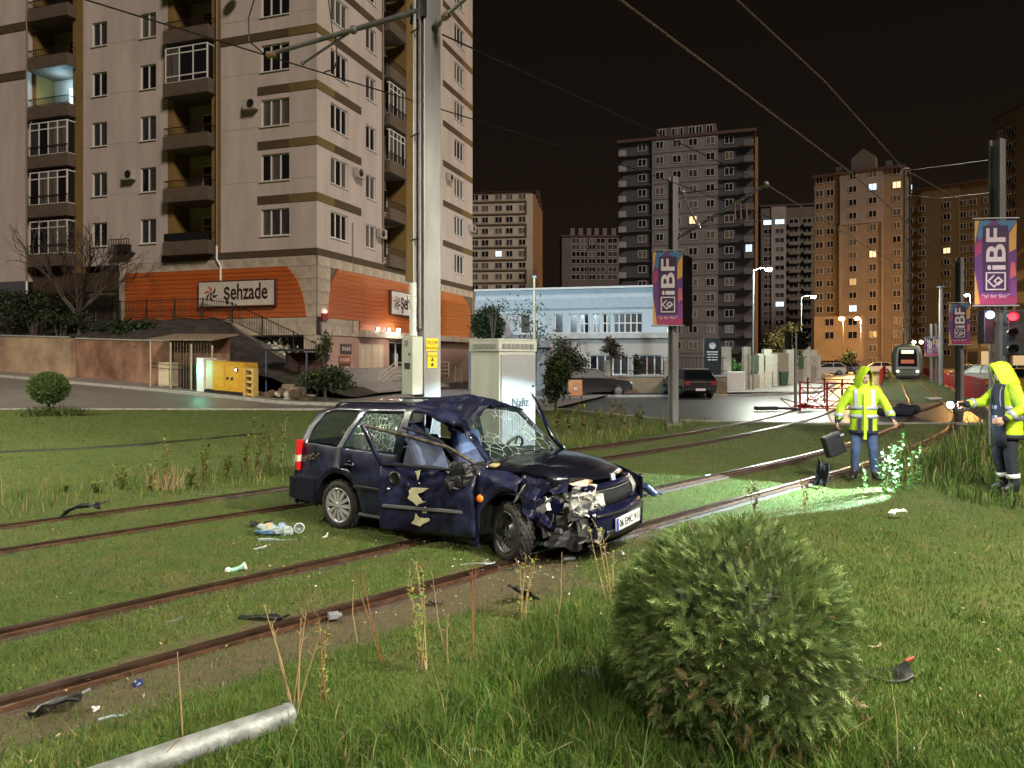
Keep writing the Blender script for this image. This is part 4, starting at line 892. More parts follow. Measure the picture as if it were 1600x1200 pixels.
# ================================================================ low white building with the front wall
def white_house():
 WH = M('white_render_cool_lit', (.50, .57, .62), rough=.8, var=.10, scale=.6); WH2 = M('white_render_cool_lit2', (.44, .40, .35), rough=.8, var=.14, scale=.8)  # upper wall colour carries the blue cast of cool lamp light
 A = at(743, 560, 46.5); B = at(1042, 560, 43.5); A.z = B.z = 0; a = (B-A).normalized(); n = Vector((a.y, -a.x, 0)); pl = Plane(A, a, n); W_ = (B-A).length
 t = thing('white_house', 'low two storey white building with a flat roof behind the front wall and trees', 'house', (A+B)/2); X = lambda u: pl.hit(u, 560)[0]; Z = lambda u, v: pl.hit(u, v)[1]
 w_ = MB(); ho = []
 zu0, zu1 = Z(900, 521), Z(900, 490)
 wins = [(812, 828, 1), (866, 880, 1), (889, 902, 1), (905, 920, 2), (926, 938, 2), (941, 955, 2), (958, 1004, 5)]
 for u0, u1, p in wins: ho.append((X(u0), X(u1), zu0, zu1))
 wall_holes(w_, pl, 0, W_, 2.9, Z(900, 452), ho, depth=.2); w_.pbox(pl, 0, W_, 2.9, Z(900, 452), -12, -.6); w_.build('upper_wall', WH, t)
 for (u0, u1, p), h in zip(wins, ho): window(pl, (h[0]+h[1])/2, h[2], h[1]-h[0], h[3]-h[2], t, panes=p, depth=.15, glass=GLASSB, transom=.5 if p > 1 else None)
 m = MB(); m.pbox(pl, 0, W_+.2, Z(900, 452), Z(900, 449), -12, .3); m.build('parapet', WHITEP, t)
 m = MB(); m.pbox(pl, 0, W_+.1, Z(900, 482), Z(900, 466), -.05, .12); m.build('fascia', M('white_fascia_cool_lit', (.40, .48, .55), rough=.7, var=.08), t)  # fascia tinted blue for the same cool light
 m = MB(); m.pbox(pl, X(865), W_+.4, Z(900, 530), Z(900, 522), -3, 1.4); m.build('ledge', M('ledge_stone', (.48, .46, .43), var=.2, scale=2), t)
 lo = MB(); h2 = [(X(925), X(985), Z(900, 585), Z(900, 555)), (X(990), X(1036), Z(900, 585), Z(900, 555))]; pl2 = Plane(pl.P(0, 0, 1.1), a, n)
 wall_holes(lo, pl2, X(850), W_+.3, -.2, Z(900, 530.5), h2, depth=.2); lo.pbox(pl2, X(850), W_+.3, -.2, Z(900, 530.5), -12, -.5); lo.build('lower_wall', WH2, t)
 for h, p in zip(h2, (5, 4)): window(pl2, (h[0]+h[1])/2, h[2], h[1]-h[0], h[3]-h[2], t, panes=p, depth=.15, glass=GLASSB)
 m = MB(); m.pbox(pl, X(746), X(862), .0, 2.6, -.4, 1.8); m.build('porch', M('porch_grey', (.20, .21, .22), var=.2), t)
 m = MB(); P_ = [pl.P(X(778), 2.65, 2.2), pl.P(X(868), 2.65, 2.2), pl.P(X(868), 2.65, -.1), pl.P(X(778), 2.65, -.1), pl.P(X(800), 3.5, -.05), pl.P(X(850), 3.5, -.05)]
 m.add(P_, [(0, 1, 5, 4), (1, 2, 5), (3, 0, 4), (0, 1, 2, 3)]); m.build('porch_roof', M('porch_roof', (.25, .27, .29), var=.1), t)
 for u in (770, 888, 918): m = MB(); m.pbox(pl, X(u)-.3, X(u)+.5, Z(900, 449), Z(900, 441), -4, -3); m.build('roof_unit', WH, t)
 A2 = at(846, 560, 40.5); B2 = at(1086, 560, 40); A2.z = B2.z = 0; a2 = (B2-A2).normalized(); n2 = Vector((a2.y, -a2.x, 0)); p2 = Plane(A2, a2, n2); X2 = lambda u: p2.hit(u, 560)[0]
 fw = thing('front_wall', 'tan front wall with a stone pier and iron bars before the white building', 'wall', (A2+B2)/2)
 wt = M('tan_render', (.22, .16, .10), rough=.85, var=.2, scale=1.2, bump=.2)
 m = MB(); m.pbox(p2, X2(925), X2(1136), -.1, 1.0, -.25, 0); m.build('wall_face', wt, fw)
 m = MB(); m.pbox(p2, X2(925), X2(1136), 1.004, 1.1, -.3, .06); m.build('coping', KERB, fw)
 for u in (950, 1044): m = MB(); m.pbox(p2, X2(u)-.22, X2(u)+.22, -.1, 1.9, -.35, .08); m.build('pier', M('pier_stone', (.27, .21, .14), var=.2), fw)
 for z in (1.3, 2.0): m = MB(); m.pbox(p2, X2(955), X2(1136), z, z+.04, -.14, -.11); m.build('fence_rail', IRON, fw)
 for x in np.arange(X2(956), X2(1135), .2): m = MB(); m.pbox(p2, x-.012, x+.012, 1.1, 2.1, -.135, -.115); m.build('fence_bar', IRON, fw)
 pv = MB(); pv.add([at(800, 560, 37.6).xy.to_3d(), Vector((17.5, 42.2, 0)), Vector((26.5, 60, 0)), Vector((24, 60, 0)), Vector((14, 46, 0)), Vector((0, 41.5, 0))], [(0, 1, 2, 3, 4, 5)])
 pv2 = MB(); pv2.v = [(x, y, .12) for x, y, z in pv.v]; pv2.f = pv.f; pv2.m = pv.m; pv2.sm = pv.sm; tag(pv2.build('pavement', PAVE), kind='structure')
 ck = MB(); ln = [Vector((0, 37.6, 0)), Vector((12, 38.6, 0)), Vector((17.5, 42.2, 0)), Vector((26.5, 60, 0))]
 for q, r in zip(ln, ln[1:]):
  nn = (r-q).normalized(); nn = Vector((nn.y, -nn.x, 0))*.15; ck.add([q, r, r+nn, q+nn, q+Vector((0, 0, .125)), r+Vector((0, 0, .125)), r+nn+Vector((0, 0, .125)), q+nn+Vector((0, 0, .125))], [(4, 5, 6, 7), (3, 2, 6, 7)])
 tag(ck.build('kerb', KERB), kind='structure')
 gw = thing('gate_wall', 'white garden wall with tall square piers and green infill beside the street lamp', 'wall', at(1190, 610, 46)); gw.location.z = 0; WM[gw.name] = Matrix.Translation(gw.location)
 for u, d, z1, wd in ((1135, 44, 2.7, .45), (1166, 44.5, 2.7, .4), (1187, 47, 2.3, .4), (1198, 48, 2.6, .5), (1207, 50, 2.3, .5), (1233, 53, 2.7, .6), (1240, 55, 3.0, .5), (1258, 57, 2.9, .6), (1270, 60, 2.7, .6), (1276, 60, 2.3, .5)):
  p = at(u, 560, d); m = MB(); m.box((p.x, p.y, z1/2), (wd, wd, z1)); m.build('pier', M('pier_white', (.34, .32, .27), var=.15), gw)
 for (u0, d0, u1, d1, z1) in ((1137, 44, 1164, 44.5, 1.15), (1168, 44.6, 1187, 47, 1.0), (1188, 47, 1208, 50, 1.1), (1208, 50, 1233, 53, 2.4), (1240, 55, 1276, 60, 1.4)):
  p, q = at(u0, 560, d0), at(u1, 560, d1); p.z = q.z = 0; m = MB(); b = Plane(p, q-p, (0, -1, 0)); m.pbox(b, 0, (q-p).length, 0, z1, -.1, .1); m.build('infill_wall', M('pier_white2', (.27, .24, .19), var=.2), gw)
 for (u0, d0, u1, d1) in ((1168, 44.6, 1187, 47), (1188, 47, 1198, 48), (1240, 55, 1258, 57)):
  p, q = at(u0, 560, d0), at(u1, 560, d1); p.z = q.z = 0; m = MB(); b = Plane(p, q-p, (0, -1, 0)); m.pbox(b, 0.2, (q-p).length-.2, 1.2, 2.2, -.03, .03); m.build('green_panel', M('green_panel', (.05, .10, .05), var=.2), gw)
 wb = thing('white_cabinet', 'low white utility cabinet at the foot of the garden wall', 'cabinet', at(1150, 560, 43.3)); m = MB(); p = at(1150, 560, 43.4)
 m.box((p.x, p.y, .67), (.95, .4, 1.1)); m.build('case', WHITEP, wb, bevel=.02); m = MB(); m.box((p.x, p.y-.21, .67), (.8, .02, .95)); m.build('door', M('white_paint2', (.62, .62, .6), var=.05), wb)
 to = thing('totem_sign', 'dark slate totem sign with a white round emblem and four white lines', 'sign', at(1113, 560, 41)); p = at(1112, 560, 41)
 m = MB(); m.box((p.x, p.y, 1.6), (.90, .25, 3.1)); m.build('sign_panel', M('slate_sign', (.022, .032, .036), rough=.35, var=.1), to, bevel=.02)
 m = MB(); m.lathe([(0, .0), (.2, .0), (.2, .02)], (p.x, p.y-.135, 2.72), (0, -1, 0), 16); m.build('emblem', M('sign_print', (.55, .57, .57), var=.3, scale=12), to)
 for k, z in enumerate((2.36, 2.22, 2.06, 1.92)): m = MB(); m.box((p.x, p.y-.135, z), (.55 if k % 2 else .62, .02, .06)); m.build('sign_line', M('sign_print', (.55, .57, .57)), to)
 bn = thing('wheelie_bin', 'dark green wheelie bin against the garden wall', 'bin', at(1224, 560, 51)); p = at(1224, 560, 51); m = MB()
 m.add([(p.x+sx*w, p.y+sy*w*.9, z) for z, w in ((.15, .2), (1.0, .28)) for sy in (-1, 1) for sx in (-1, 1)], [(0, 1, 3, 2), (4, 5, 7, 6), (0, 1, 5, 4), (1, 3, 7, 5), (3, 2, 6, 7), (2, 0, 4, 6)]); m.build('bin_body', M('bin_green', (.02, .05, .03), var=.1), bn)
 m = MB(); m.box((p.x, p.y, 1.05), (.6, .56, .07)); m.build('lid', M('bin_green', (.02, .05, .03)), bn); m = MB(); m.tube([(p.x-.25, p.y+.1, .1), (p.x+.25, p.y+.1, .1)], .1, 8); m.build('wheel', BLACK, bn)
white_house()
# ================================================================ poles, wires, banners, lamps, tram, barriers, parked cars
GALV = M('galvanised', (.31, .305, .305), rough=.42, metal=.35, var=.18, scale=3, stretch=(1, 1, .25), spec=.5)
GALVD = M('galvanised_dull', (.20, .20, .205), rough=.55, metal=.4, var=.2, scale=4)
CABLE = M('cable_black', (.02, .016, .014), rough=.5, metal=.3, var=.1)
COPPER = M('contact_wire', (.15, .105, .075), rough=.85, var=.1, spec=.2)
INSUL = M('insulator', (.30, .20, .13), rough=.35, var=.2)
def main_pole():
 b = at(667, 560, 10.0); b.z = 0
 t = thing('overhead_line_pole', 'tall grey steel overhead line pole right behind the wrecked car', 'pole', b)
 yaw = R(41); rot = Matrix.Rotation(yaw, 3, 'Z'); H = 9.0; w_ = .27
 e = lambda x, y, z: b+rot @ Vector((x, y, 0))+Vector((0, 0, z))
 m = MB()
 pr = [(-w_/2, -w_/2), (w_/2, -w_/2), (w_/2, w_/2), (-w_/2, w_/2)]
 def box2(x0, x1, y0, y1, z0, z1): m.add([e(x, y, z) for z in (z0, z1) for y in (y0, y1) for x in (x0, x1)], [(0, 2, 3, 1), (4, 5, 7, 6), (0, 1, 5, 4), (2, 6, 7, 3), (0, 4, 6, 2), (1, 3, 7, 5)])
 box2(-w_/2, w_/2, -w_/2, -w_/2+.02, 0, H); box2(-w_/2, -w_/2+.015, -w_/2+.02, w_/2, 0, H); box2(w_/2-.015, w_/2, -w_/2+.021, w_/2, 0, H); box2(-w_/2+.016, w_/2-.016, w_/2-.02, w_/2, 0, H)
 m.build('column', GALV, t, bevel=.008)
 m = MB(); m.add([e(x, y, z) for z in (0, .03) for y in (-.28, .28) for x in (-.28, .28)], [(0, 2, 3, 1), (4, 5, 7, 6), (0, 1, 5, 4), (2, 6, 7, 3), (0, 4, 6, 2), (1, 3, 7, 5)]); m.build('base_plate', GALVD, t)
 for x in (-.2, .2):
  for y in (-.2, .2): m = MB(); m.tube([e(x, y, .03), e(x, y, .1)], .02, 6); m.build('bolt', IRON, t)
 for x, r, z0, z1, mt in ((-w_/2-.03, .028, 2.4, 9, M('conduit_pale', (.55, .56, .56), rough=.4, var=.1)), (-w_/2-.025, .02, 2.4, 9, GALVD)):
  y = .04 if r > .025 else -.07; m = MB(); m.tube([e(x, y, z0), e(x, y, z1)], r, 8); m.build('conduit', mt, t)
 m = MB(); prof = []
 for k in range(34): prof += [(.048, .021*k), (.058, .021*k+.006), (.058, .021*k+.014), (.048, .021*k+.02)]
 m.lathe(prof, e(-w_/2-.062, .03, 2.30), (0, 0, 1), 10); m.build('corrugated_sleeve', M('sleeve_pale', (.50, .52, .50), rough=.5, var=.1), t)
 for z in (3.6, 5.0, 6.4): m = MB(); m.tube([e(-w_/2-.06, -.1, z), e(-w_/2-.06, .1, z)], .012, 5); m.build('clip', IRON, t)
 m = MB(); m.add([e(x, y, z) for z in (1.52, 2.29) for y in (-.11, .15) for x in (-w_/2-.17, -w_/2-.004)], [(0, 2, 3, 1), (4, 5, 7, 6), (0, 1, 5, 4), (2, 6, 7, 3), (0, 4, 6, 2), (1, 3, 7, 5)])
 o = m.build('switch_box', M('box_pale_green', (.38, .40, .34), rough=.5, var=.08, scale=3), t, bevel=.006)
 def plate(z0, z1, y0, y1, nm, mt, x=-w_/2-.172):
  q = MB(); q.add([e(xx, y, z) for z in (z0, z1) for y in (y0, y1) for xx in (x-.004, x)], [(0, 2, 3, 1), (4, 5, 7, 6), (0, 1, 5, 4), (2, 6, 7, 3), (0, 4, 6, 2), (1, 3, 7, 5)]); q.build(nm, mt, o)
 plate(1.86, 1.94, -.05, .08, 'number_plate', IRON); plate(2.16, 2.24, -.01, .08, 'maker_plate', GALVD); plate(2.04, 2.07, -.05, -.02, 'lock', BLACK)
 yel = M('notice_yellow', (.62, .46, .02), rough=.5, var=.06); ink = M('notice_ink', (.03, .02, .01), var=0)
 fx = Matrix((rot @ Vector((1, 0, 0)), Vector((0, 0, 1)), rot @ Vector((0, -1, 0)))).transposed().to_4x4()
 for z0, z1, w2, rows in ((2.10, 2.27, .20, ((2.215, 'ÖLÜM', .065), (2.145, 'TEHLİKESİ', .048))), (1.87, 2.08, .155, ((2.035, 'DİKKAT', .04),))):
  m = MB(); m.add([e(x, y, z) for z in (z0, z1) for y in (-w_/2-.008, -w_/2-.002) for x in (-w2/2-.01, w2/2-.01)], [(0, 2, 3, 1), (4, 5, 7, 6), (0, 1, 5, 4), (2, 6, 7, 3), (0, 4, 6, 2), (1, 3, 7, 5)]); p_ = m.build('warning_notice', yel, t)
  for z, s, h in rows:
   v, f = text_mesh(s, h, depth=.001); mt_ = fx.copy(); mt_.translation = e(-.01, -w_/2-.010, z); q = MB(); q.add([mt_ @ k for k in v], f); q.build('lettering', ink, p_)
 for k in range(2):
  m = MB(); m.add([e(-.01+dx, -w_/2-.010, z) for dx, z in ((-.03, 1.90+.065*k), (.03, 1.90+.065*k), (0, 1.95+.065*k))], [(0, 1, 2)]); m.build('warning_triangle', ink, p_)
 a0 = e(-w_/2, 0, 6.68); a1 = at(417, 86, 10.26)
 m = MB(); m.tube([a0, a0.lerp(a1, .5), a1], [.042, .036, .03], 8); m.build('cantilever_arm', GALVD, t)
 mid = a0.lerp(a1, .42); st = a1.lerp(a0, .26)
 m = MB(); m.ball(mid, .06, 6); m.tube([mid, at(473, 99, 10.3)], .018, 6); m.ball(at(473, 99, 10.3), .03, 5); m.build('steady_arm', GALVD, t)
 m = MB(); m.tube([a1, at(432, 85, 10.26)], .05, 8); m.build('insulator', INSUL, t)
 m = MB(); m.add([e(x, y, z) for z in (6.55, 6.8) for y in (-w_/2-.03, w_/2+.03) for x in (-w_/2-.035, -w_/2+.02)], [(0, 2, 3, 1), (4, 5, 7, 6), (0, 1, 5, 4), (2, 6, 7, 3), (0, 4, 6, 2), (1, 3, 7, 5)]); m.build('arm_bracket', IRON, t)
 c0 = at(684, 36, 9.85); c1 = at(770, -40, 8.8)
 m = MB(); m.tube([c0, c1], .026, 8); m.ball(c0, .06, 6); m.build('cantilever_arm', GALV, t); m = MB(); m.tube([c0.lerp(c1, .12), c0.lerp(c1, .22)], .05, 8); m.build('insulator', INSUL, t)
main_pole()
def wire(name, label, pts, r, mt=CABLE, grp='overhead wires', sag=0.):
 out = []
 for a, b in zip(pts, pts[1:]):
  for k in range(9): q = a.lerp(b, k/9); out.append(q-Vector((0, 0, sag*4*(k/9)*(1-k/9))))
 out.append(pts[-1]); m = MB(); m.tube(out, r, 5); o = m.build(name, mt); tag(o, label, 'wire', grp); return o
d45 = Vector((.7071, .7071, 0))
p6 = at(420, 88, 10.26)
wire('overhead_wire', 'contact wire hung from the tall pole’s arm, crossing before the cream facade', [p6-d45*7.5, p6, p6+d45*9, p6+d45*17+Vector((-.6, .4, .1))], .011)
p5 = at(691, 54, 10.0)
wire('overhead_wire', 'wire running from the tall pole down to the bracket of the bannered pole', [p5, at(1050, 218, 16.5), at(1197, 288, 20)], .012)
wire('overhead_wire', 'bronze wire crossing the dark sky from the top edge, lower of the two', [at(860, -82, 8.2), at(970, 0, 9.4), at(1110, 105, 11.6), at(1330, 270, 18.6), at(1520, 440, 36)], .016, COPPER)
wire('overhead_wire', 'bronze wire crossing the dark sky to the tall dark mast, upper of the two', [at(1050, -100, 9.3), at(1152, 0, 11.3), at(1290, 128, 14.6), at(1412, 264, 21.1), at(1510, 318, 24)], .014, COPPER)
wire('overhead_wire', 'wire sloping from the bannered pole’s bracket down the avenue before the brown block', [at(1197, 288, 20), at(1307, 357, 27), at(1417, 423, 39), at(1470, 452, 55)], .018, COPPER)
wire('overhead_wire', 'thin span wire between the tall dark mast and the right bannered pole', [at(1420, 266, 40), at(1549, 249, 17)], .012)
wire('overhead_wire', 'thin span wire across the brown block between mast and bannered pole', [at(1400, 303, 45), at(1470, 309, 40), at(1555, 300, 17)], .014)
wire('overhead_wire', 'slack wire loop dropping from above to the pole’s arm end', [at(400, -10, 10.2), at(388, 30, 10.2), at(390, 65, 10.2), at(412, 84, 10.2)], .010)
wire('overhead_wire', 'wire dropping from above to the middle of the pole’s arm', [at(512, -10, 10.1), at(520, 52, 10.1)], .008)
wire('overhead_wire', 'curled jumper wire under the pole’s arm', [at(524, 58, 10.1), at(527, 92, 10.1), at(522, 108, 10.2), at(506, 113, 10.2)], .010)
def cabinet():
 p = at(780, 560, 11.0); p.z = 0
 t = thing('utility_cabinet', 'large pale utility cabinet with vented cap and graffiti behind the windscreen', 'cabinet', p)
 l = Vector((-.72, .69, 0)); r = Vector((.66, .75, 0)).normalized(); l.normalize()
 lw, rw, H = .62, .85, 2.1
 P_ = [p, p+r*rw, p+r*rw+l*lw, p+l*lw]
 wm_ = M('cabinet_paint', (.33, .335, .30), rough=.5, var=.10, scale=1.6, stretch=(3, 3, .4))
 def prism(q, z0, z1): m = MB(); m.add([Vector((a.x, a.y, z)) for z in (z0, z1) for a in q], [(0, 3, 2, 1), (4, 5, 6, 7), (0, 1, 5, 4), (1, 2, 6, 5), (2, 3, 7, 6), (3, 0, 4, 7)]); return m
 c = sum(P_, Vector())/4
 prism([c+(a-c)*1.04 for a in P_], 0, .25).build('plinth', M('concrete', (.30, .29, .27), var=.2, bump=.2), t)
 prism(P_, .25, H).build('case', wm_, t, bevel=.008)
 prism([c+(a-c)*1.05 for a in P_], H+.003, H+.17).build('cap', wm_, t, bevel=.01)
 prism([c+(a-c)*1.06 for a in P_], H+.172, H+.2).build('lid', wm_, t)
 for (o, d, w2, nn) in ((p, r, rw, 7), (p, l, lw, 5)):
  n = Vector((d.y, -d.x, 0)); n = n if n.y < 0 else -n
  pl = Plane(o, d, n)
  for k in range(nn):
   m = MB(); m.pbox(pl, .05+(w2-.1)*k/nn, .05+(w2-.1)*(k+.75)/nn, H+.05, H+.12, .025, .032); m.build('vent_slot', M('slot_shadow', (.16, .16, .15), var=.1), t)
 n = Vector((r.y, -r.x, 0)); n = n if n.y < 0 else -n; pl = Plane(p, r, n)
 m = MB(); m.pbox(pl, .03, rw-.03, .3, H-.04, .001, .02); o = m.build('door', M('cabinet_door', (.22, .225, .235), rough=.45, var=.08, scale=2), t, bevel=.004)
 for k in range(14):
  x = .06+(rw-.12)*k/13; m = MB(); m.pbox(pl, x-.008, x+.008, .4, 1.35, .02, .026); m.build('rib', wm_, o)
 v, f = text_mesh('Nafiz', .20, depth=.0015, sx=.95); mt_ = frame_matrix(pl.P(.46, 1.33, .03), r, (0, 0, 1)); m = MB(); m.add([mt_ @ q for q in v], f); m.build('graffiti', M('graffiti_ink', (.006, .008, .02), var=0), o)
 m = MB(); m.pbox(pl, rw-.1, rw-.07, 1.55, 1.58, .02, .04); m.build('lock', IRON, o)
cabinet()
def banner(parent, c, width, height, xdir, thick=.03, both=True):
 X = Vector(xdir).normalized(); n = Vector((X.y, -X.x, 0)); n = n if n.dot(c) < 0 else -n
 if X.cross(Vector((0, 0, 1))).dot(n) < 0: X = -X
 pl = Plane(Vector((c.x, c.y, 0))-X*width/2, X, n); z0 = c.z-height/2; z1 = z0+height; w_ = width; h = height
 PUR = M('print_purple', (.12, .04, .17), var=.1);
 m = MB(); m.pbox(pl, 0, w_, z0, z1, -thick, 0); o = m.build('banner', PUR, parent)
 def poly(nm, mt, pts, out):
  q = MB(); q.add([pl.P(x*w_, z0+z*h, out) for x, z in pts], [tuple(range(len(pts)))]); q.build(nm, mt, o)
 Y = M('print_yellow', (.62, .34, .06), var=.1); B = M('print_blue', (.06, .18, .33), var=.1); RD = M('print_magenta', (.36, .04, .13), var=.1); PK = M('print_coral', (.55, .13, .12), var=.1)
 WT = M('print_white', (.66, .58, .60), var=.05)
 poly('print', Y, ((0, .0), (.13, .0), (.10, .12), (0, .40)), .004); poly('print', RD, ((.13, .0), (1, 0), (1, .09), (.12, .12)), .004); poly('print', M('print_violet', (.22, .05, .22), var=.1), ((.12, .122), (1, .092), (1, .27), (.85, .30), (.85, .13)), .004)
 poly('print', RD, ((0, .55), (.16, .62), (.18, .80), (0, .70)), .004); poly('print', B, ((.05, .82), (.17, .72), (.2, .9), (.42, 1), (.12, 1)), .004); poly('print', Y, ((0, .72), (.05, .84), (.11, 1), (0, 1)), .004)
 poly('print', Y, ((.82, .62), (.98, .66), (1, .98), (.82, .84)), .004); poly('print', B, ((.8, .86), (1, .985), (.98, 1), (.5, 1)), .004); poly('print', PK, ((.84, .3), (.99, .34), (.96, .50), (.86, .5)), .004)
 poly('plate', M('print_dark', (.045, .02, .07), var=.05), ((.20, .15), (.80, .15), (.80, .94), (.20, .94)), .007)
 v, f = text_mesh('iBF', .50*w_*1.30, depth=.0012, sx=1.0, bold=.012*w_)
 ysz = max(p.x for p in v)-min(p.x for p in v); k = .50*h/ysz; xs_ = max(p.y for p in v)-min(p.y for p in v); kx = .46*w_/xs_
 mt_ = frame_matrix(pl.P(.5*w_, z0+.66*h, .011), (0, 0, 1), -X); q = MB(); q.add([mt_ @ Vector((p.x*k, p.y*kx, p.z)) for p in v], f); q.build('lettering', WT, o)
 e = MB()
 def bar(x0, x1, a, b): e.pbox(pl, x0*w_, x1*w_, z0+a*h, z0+b*h, .008, .012)
 bar(.26, .74, .17, .185); bar(.26, .74, .37, .385); bar(.26, .295, .185, .37); bar(.705, .74, .185, .37)
 for dx, r1, r2 in ((0, .17, .12), (.10, .12, .07)):
  cx, cz = .46+dx, .278
  for s in range(4):
   a0, a1 = math.pi/2*s, math.pi/2*(s+1)
   if dx == 0 and s == 0: continue
   P_ = [(cx+r*math.cos(a), cz+r*math.sin(a)*w_/h) for r, a in ((r1, a0), (r1, a1), (r2, a1), (r2, a0))]
   e.add([pl.P(x*w_, z0+z*h, .0125) for x, z in P_], [(0, 1, 2, 3)])
 e.build('emblem', WT, o)
 v, f = text_mesh('“iyi bir fikir”', .085*w_*1.6, depth=.001); mt_ = frame_matrix(pl.P(.5*w_, z0+.095*h, .010), X, (0, 0, 1)); q = MB(); q.add([mt_ @ p for p in v], f); q.build('lettering', WT, o)
 return o
def banner_pole(u, d, H, w_px, label, bu0, bu1, bv0, bv1, black=False, base_z=0., xd=(1, -.12, 0)):
 b = at(u, 560, d); b.z = base_z; t = thing('banner_pole', label, 'pole', b, group='bannered tram poles')
 r = w_px/F*d/2; e = MB(); yaw = R(30); rot = Matrix.Rotation(yaw, 3, 'Z')
 for (x, y, sx, sy) in ((0, -r*.8, r*1.9, r*.25), (0, r*.8, r*1.9, r*.25), (0, 0, r*.3, r*1.34)): e.box(b+rot @ Vector((x, y, 0))+Vector((0, 0, H/2)), (sx, sy, H), rot)
 e.build('column', GALV, t); e = MB(); e.box(b+Vector((0, 0, .04)), (r*4, r*4, .08)); e.build('base_plate', GALVD, t)
 zc0, zc1 = CAMZ+(HZ-bv1)/F*d, CAMZ+(HZ-bv0)/F*d; xc = (bu0+bu1)/2
 c = at(xc, 560, d-r-.14); c.z = (zc0+zc1)/2
 wd = (bu1-bu0)/F*d
 X = Vector(xd).normalized()
 for z in (zc0-.03, zc1+.05):
  m = MB(); q = Vector((c.x, c.y, z)); m.tube([q-X*(wd/2+.05), q+X*(wd/2+.05)], .022, 6); m.tube([q, Vector((b.x, b.y, z))], .03, 6); m.build('banner_rod', GALV, t)
 banner(t, c, wd, zc1-zc0, xd)
 if black:
  m = MB(); p0 = at(1066, 560, d-.1); p1 = at(1080, 560, d+.6); m.add([Vector((p.x, p.y, z)) for z in (zc0-.02, zc1-.05) for p in (p0, p1, p1+Vector((.03, -.02, 0)), p0+Vector((.03, -.02, 0)))], [(0, 3, 2, 1), (4, 5, 6, 7), (0, 1, 5, 4), (1, 2, 6, 5), (2, 3, 7, 6), (3, 0, 4, 7)]); m.build('banner_back', M('matt_black', (.005, .005, .005), rough=.95, var=0, spec=.1), t)
  m = MB(); m.tube([Vector((p0.x, p0.y, zc1)), Vector((p1.x, p1.y, zc1))], .022, 6); m.build('banner_rod', GALV, t)
 return t, b
tB, bB = banner_pole(1052, 21.9, 7.4, 12, 'grey tram pole with purple iBF banner between the white house and the tower', 1021, 1066, 396, 508, black=True)
banner_pole(1558, 17.0, 7.05, 18, 'tallest bannered tram pole, behind the worker with the torch', 1525, 1586, 348, 477, xd=(1, -.10, 0))
banner_pole(1499, 28.5, 5.9, 10, 'smaller bannered tram pole left of the worker with the torch', 1484, 1515, 476, 538)
banner_pole(1455, 62, 4.9, 3, 'small distant bannered pole nearest to the tram', 1445, 1460, 528, 556)
banner_pole(1462, 62, 4.9, 3, 'small distant bannered pole just right of the one nearest the tram', 1459, 1469, 526, 555)
def brackets():
 d = 21.9; p = lambda u, v, dd=d: at(u, v, dd)
 m = MB(); m.tube([p(1056, 374), p(1197, 288, 20.2)], .045, 6); m.build('cantilever_arm', GALVD, tB); m = MB(); m.tube([p(1066, 302), p(1090, 352, 21.3)], .03, 6); m.build('brace', GALVD, tB)
 m = MB(); m.tube([p(1056, 303), p(1140, 294, 21)], .014, 5); m.build('stay_wire', CABLE, tB); m = MB(); m.tube([p(1058, 357), p(1190, 345, 20.5)], .018, 5); m.build('registration_tube', GALVD, tB)
 for u in (1148, 1157, 1166): m = MB(); m.tube([p(u, 318, 20.6), p(u+1, 343, 20.6)], .022, 6); m.build('insulator', INSUL, tB)
 m = MB(); m.ball(p(1197, 288, 20.2), .09, 6); m.build('clamp', GALV, tB); m = MB(); m.ball(p(1067, 301), .09, 6); m.build('clamp', GALV, tB); m = MB(); m.ball(p(1091, 352, 21.3), .09, 6); m.build('clamp', GALV, tB)
brackets()
for u, d, H, r, lab in ((1470, 55, 7.3, .16, 'plain grey tram pole beside the red railings'), (1414.5, 72, 20.5, .22, 'very tall dark mast standing before the brown block'), (835, 33, 5.6, .07, 'slender tan post in front of the white house')):
 b = at(u, 560, d); b.z = 0; t = thing('mast' if H > 20 else 'pole', lab, 'mast' if H > 20 else 'pole', b)
 m = MB(); m.tube([b, b+Vector((0, 0, H))], [r, r*.75], 8); m.build('shaft', {55: GALV, 72: M('mast_brown', (.10, .065, .04), rough=.5, metal=.4, var=.3), 33: M('post_tan', (.30, .22, .12), var=.2)}[d], t)
 m = MB(); m.box(b+Vector((0, 0, H+.05)), (r*2.4, r*2.4, .1)); m.build('cap', GALVD, t)
 if H > 20: m = MB(); m.tube([b+Vector((.45, 0, 0)), b+Vector((.45, 0, H))], .12, 6); m.build('second_shaft', IRON, t); m = MB(); [m.tube([b+Vector((0, 0, z)), b+Vector((.45, 0, z+1))], .05, 4) for z in np.arange(1, 19, 2)]; o = m.build('lacing', IRON, t); o['kind'] = 'stuff'
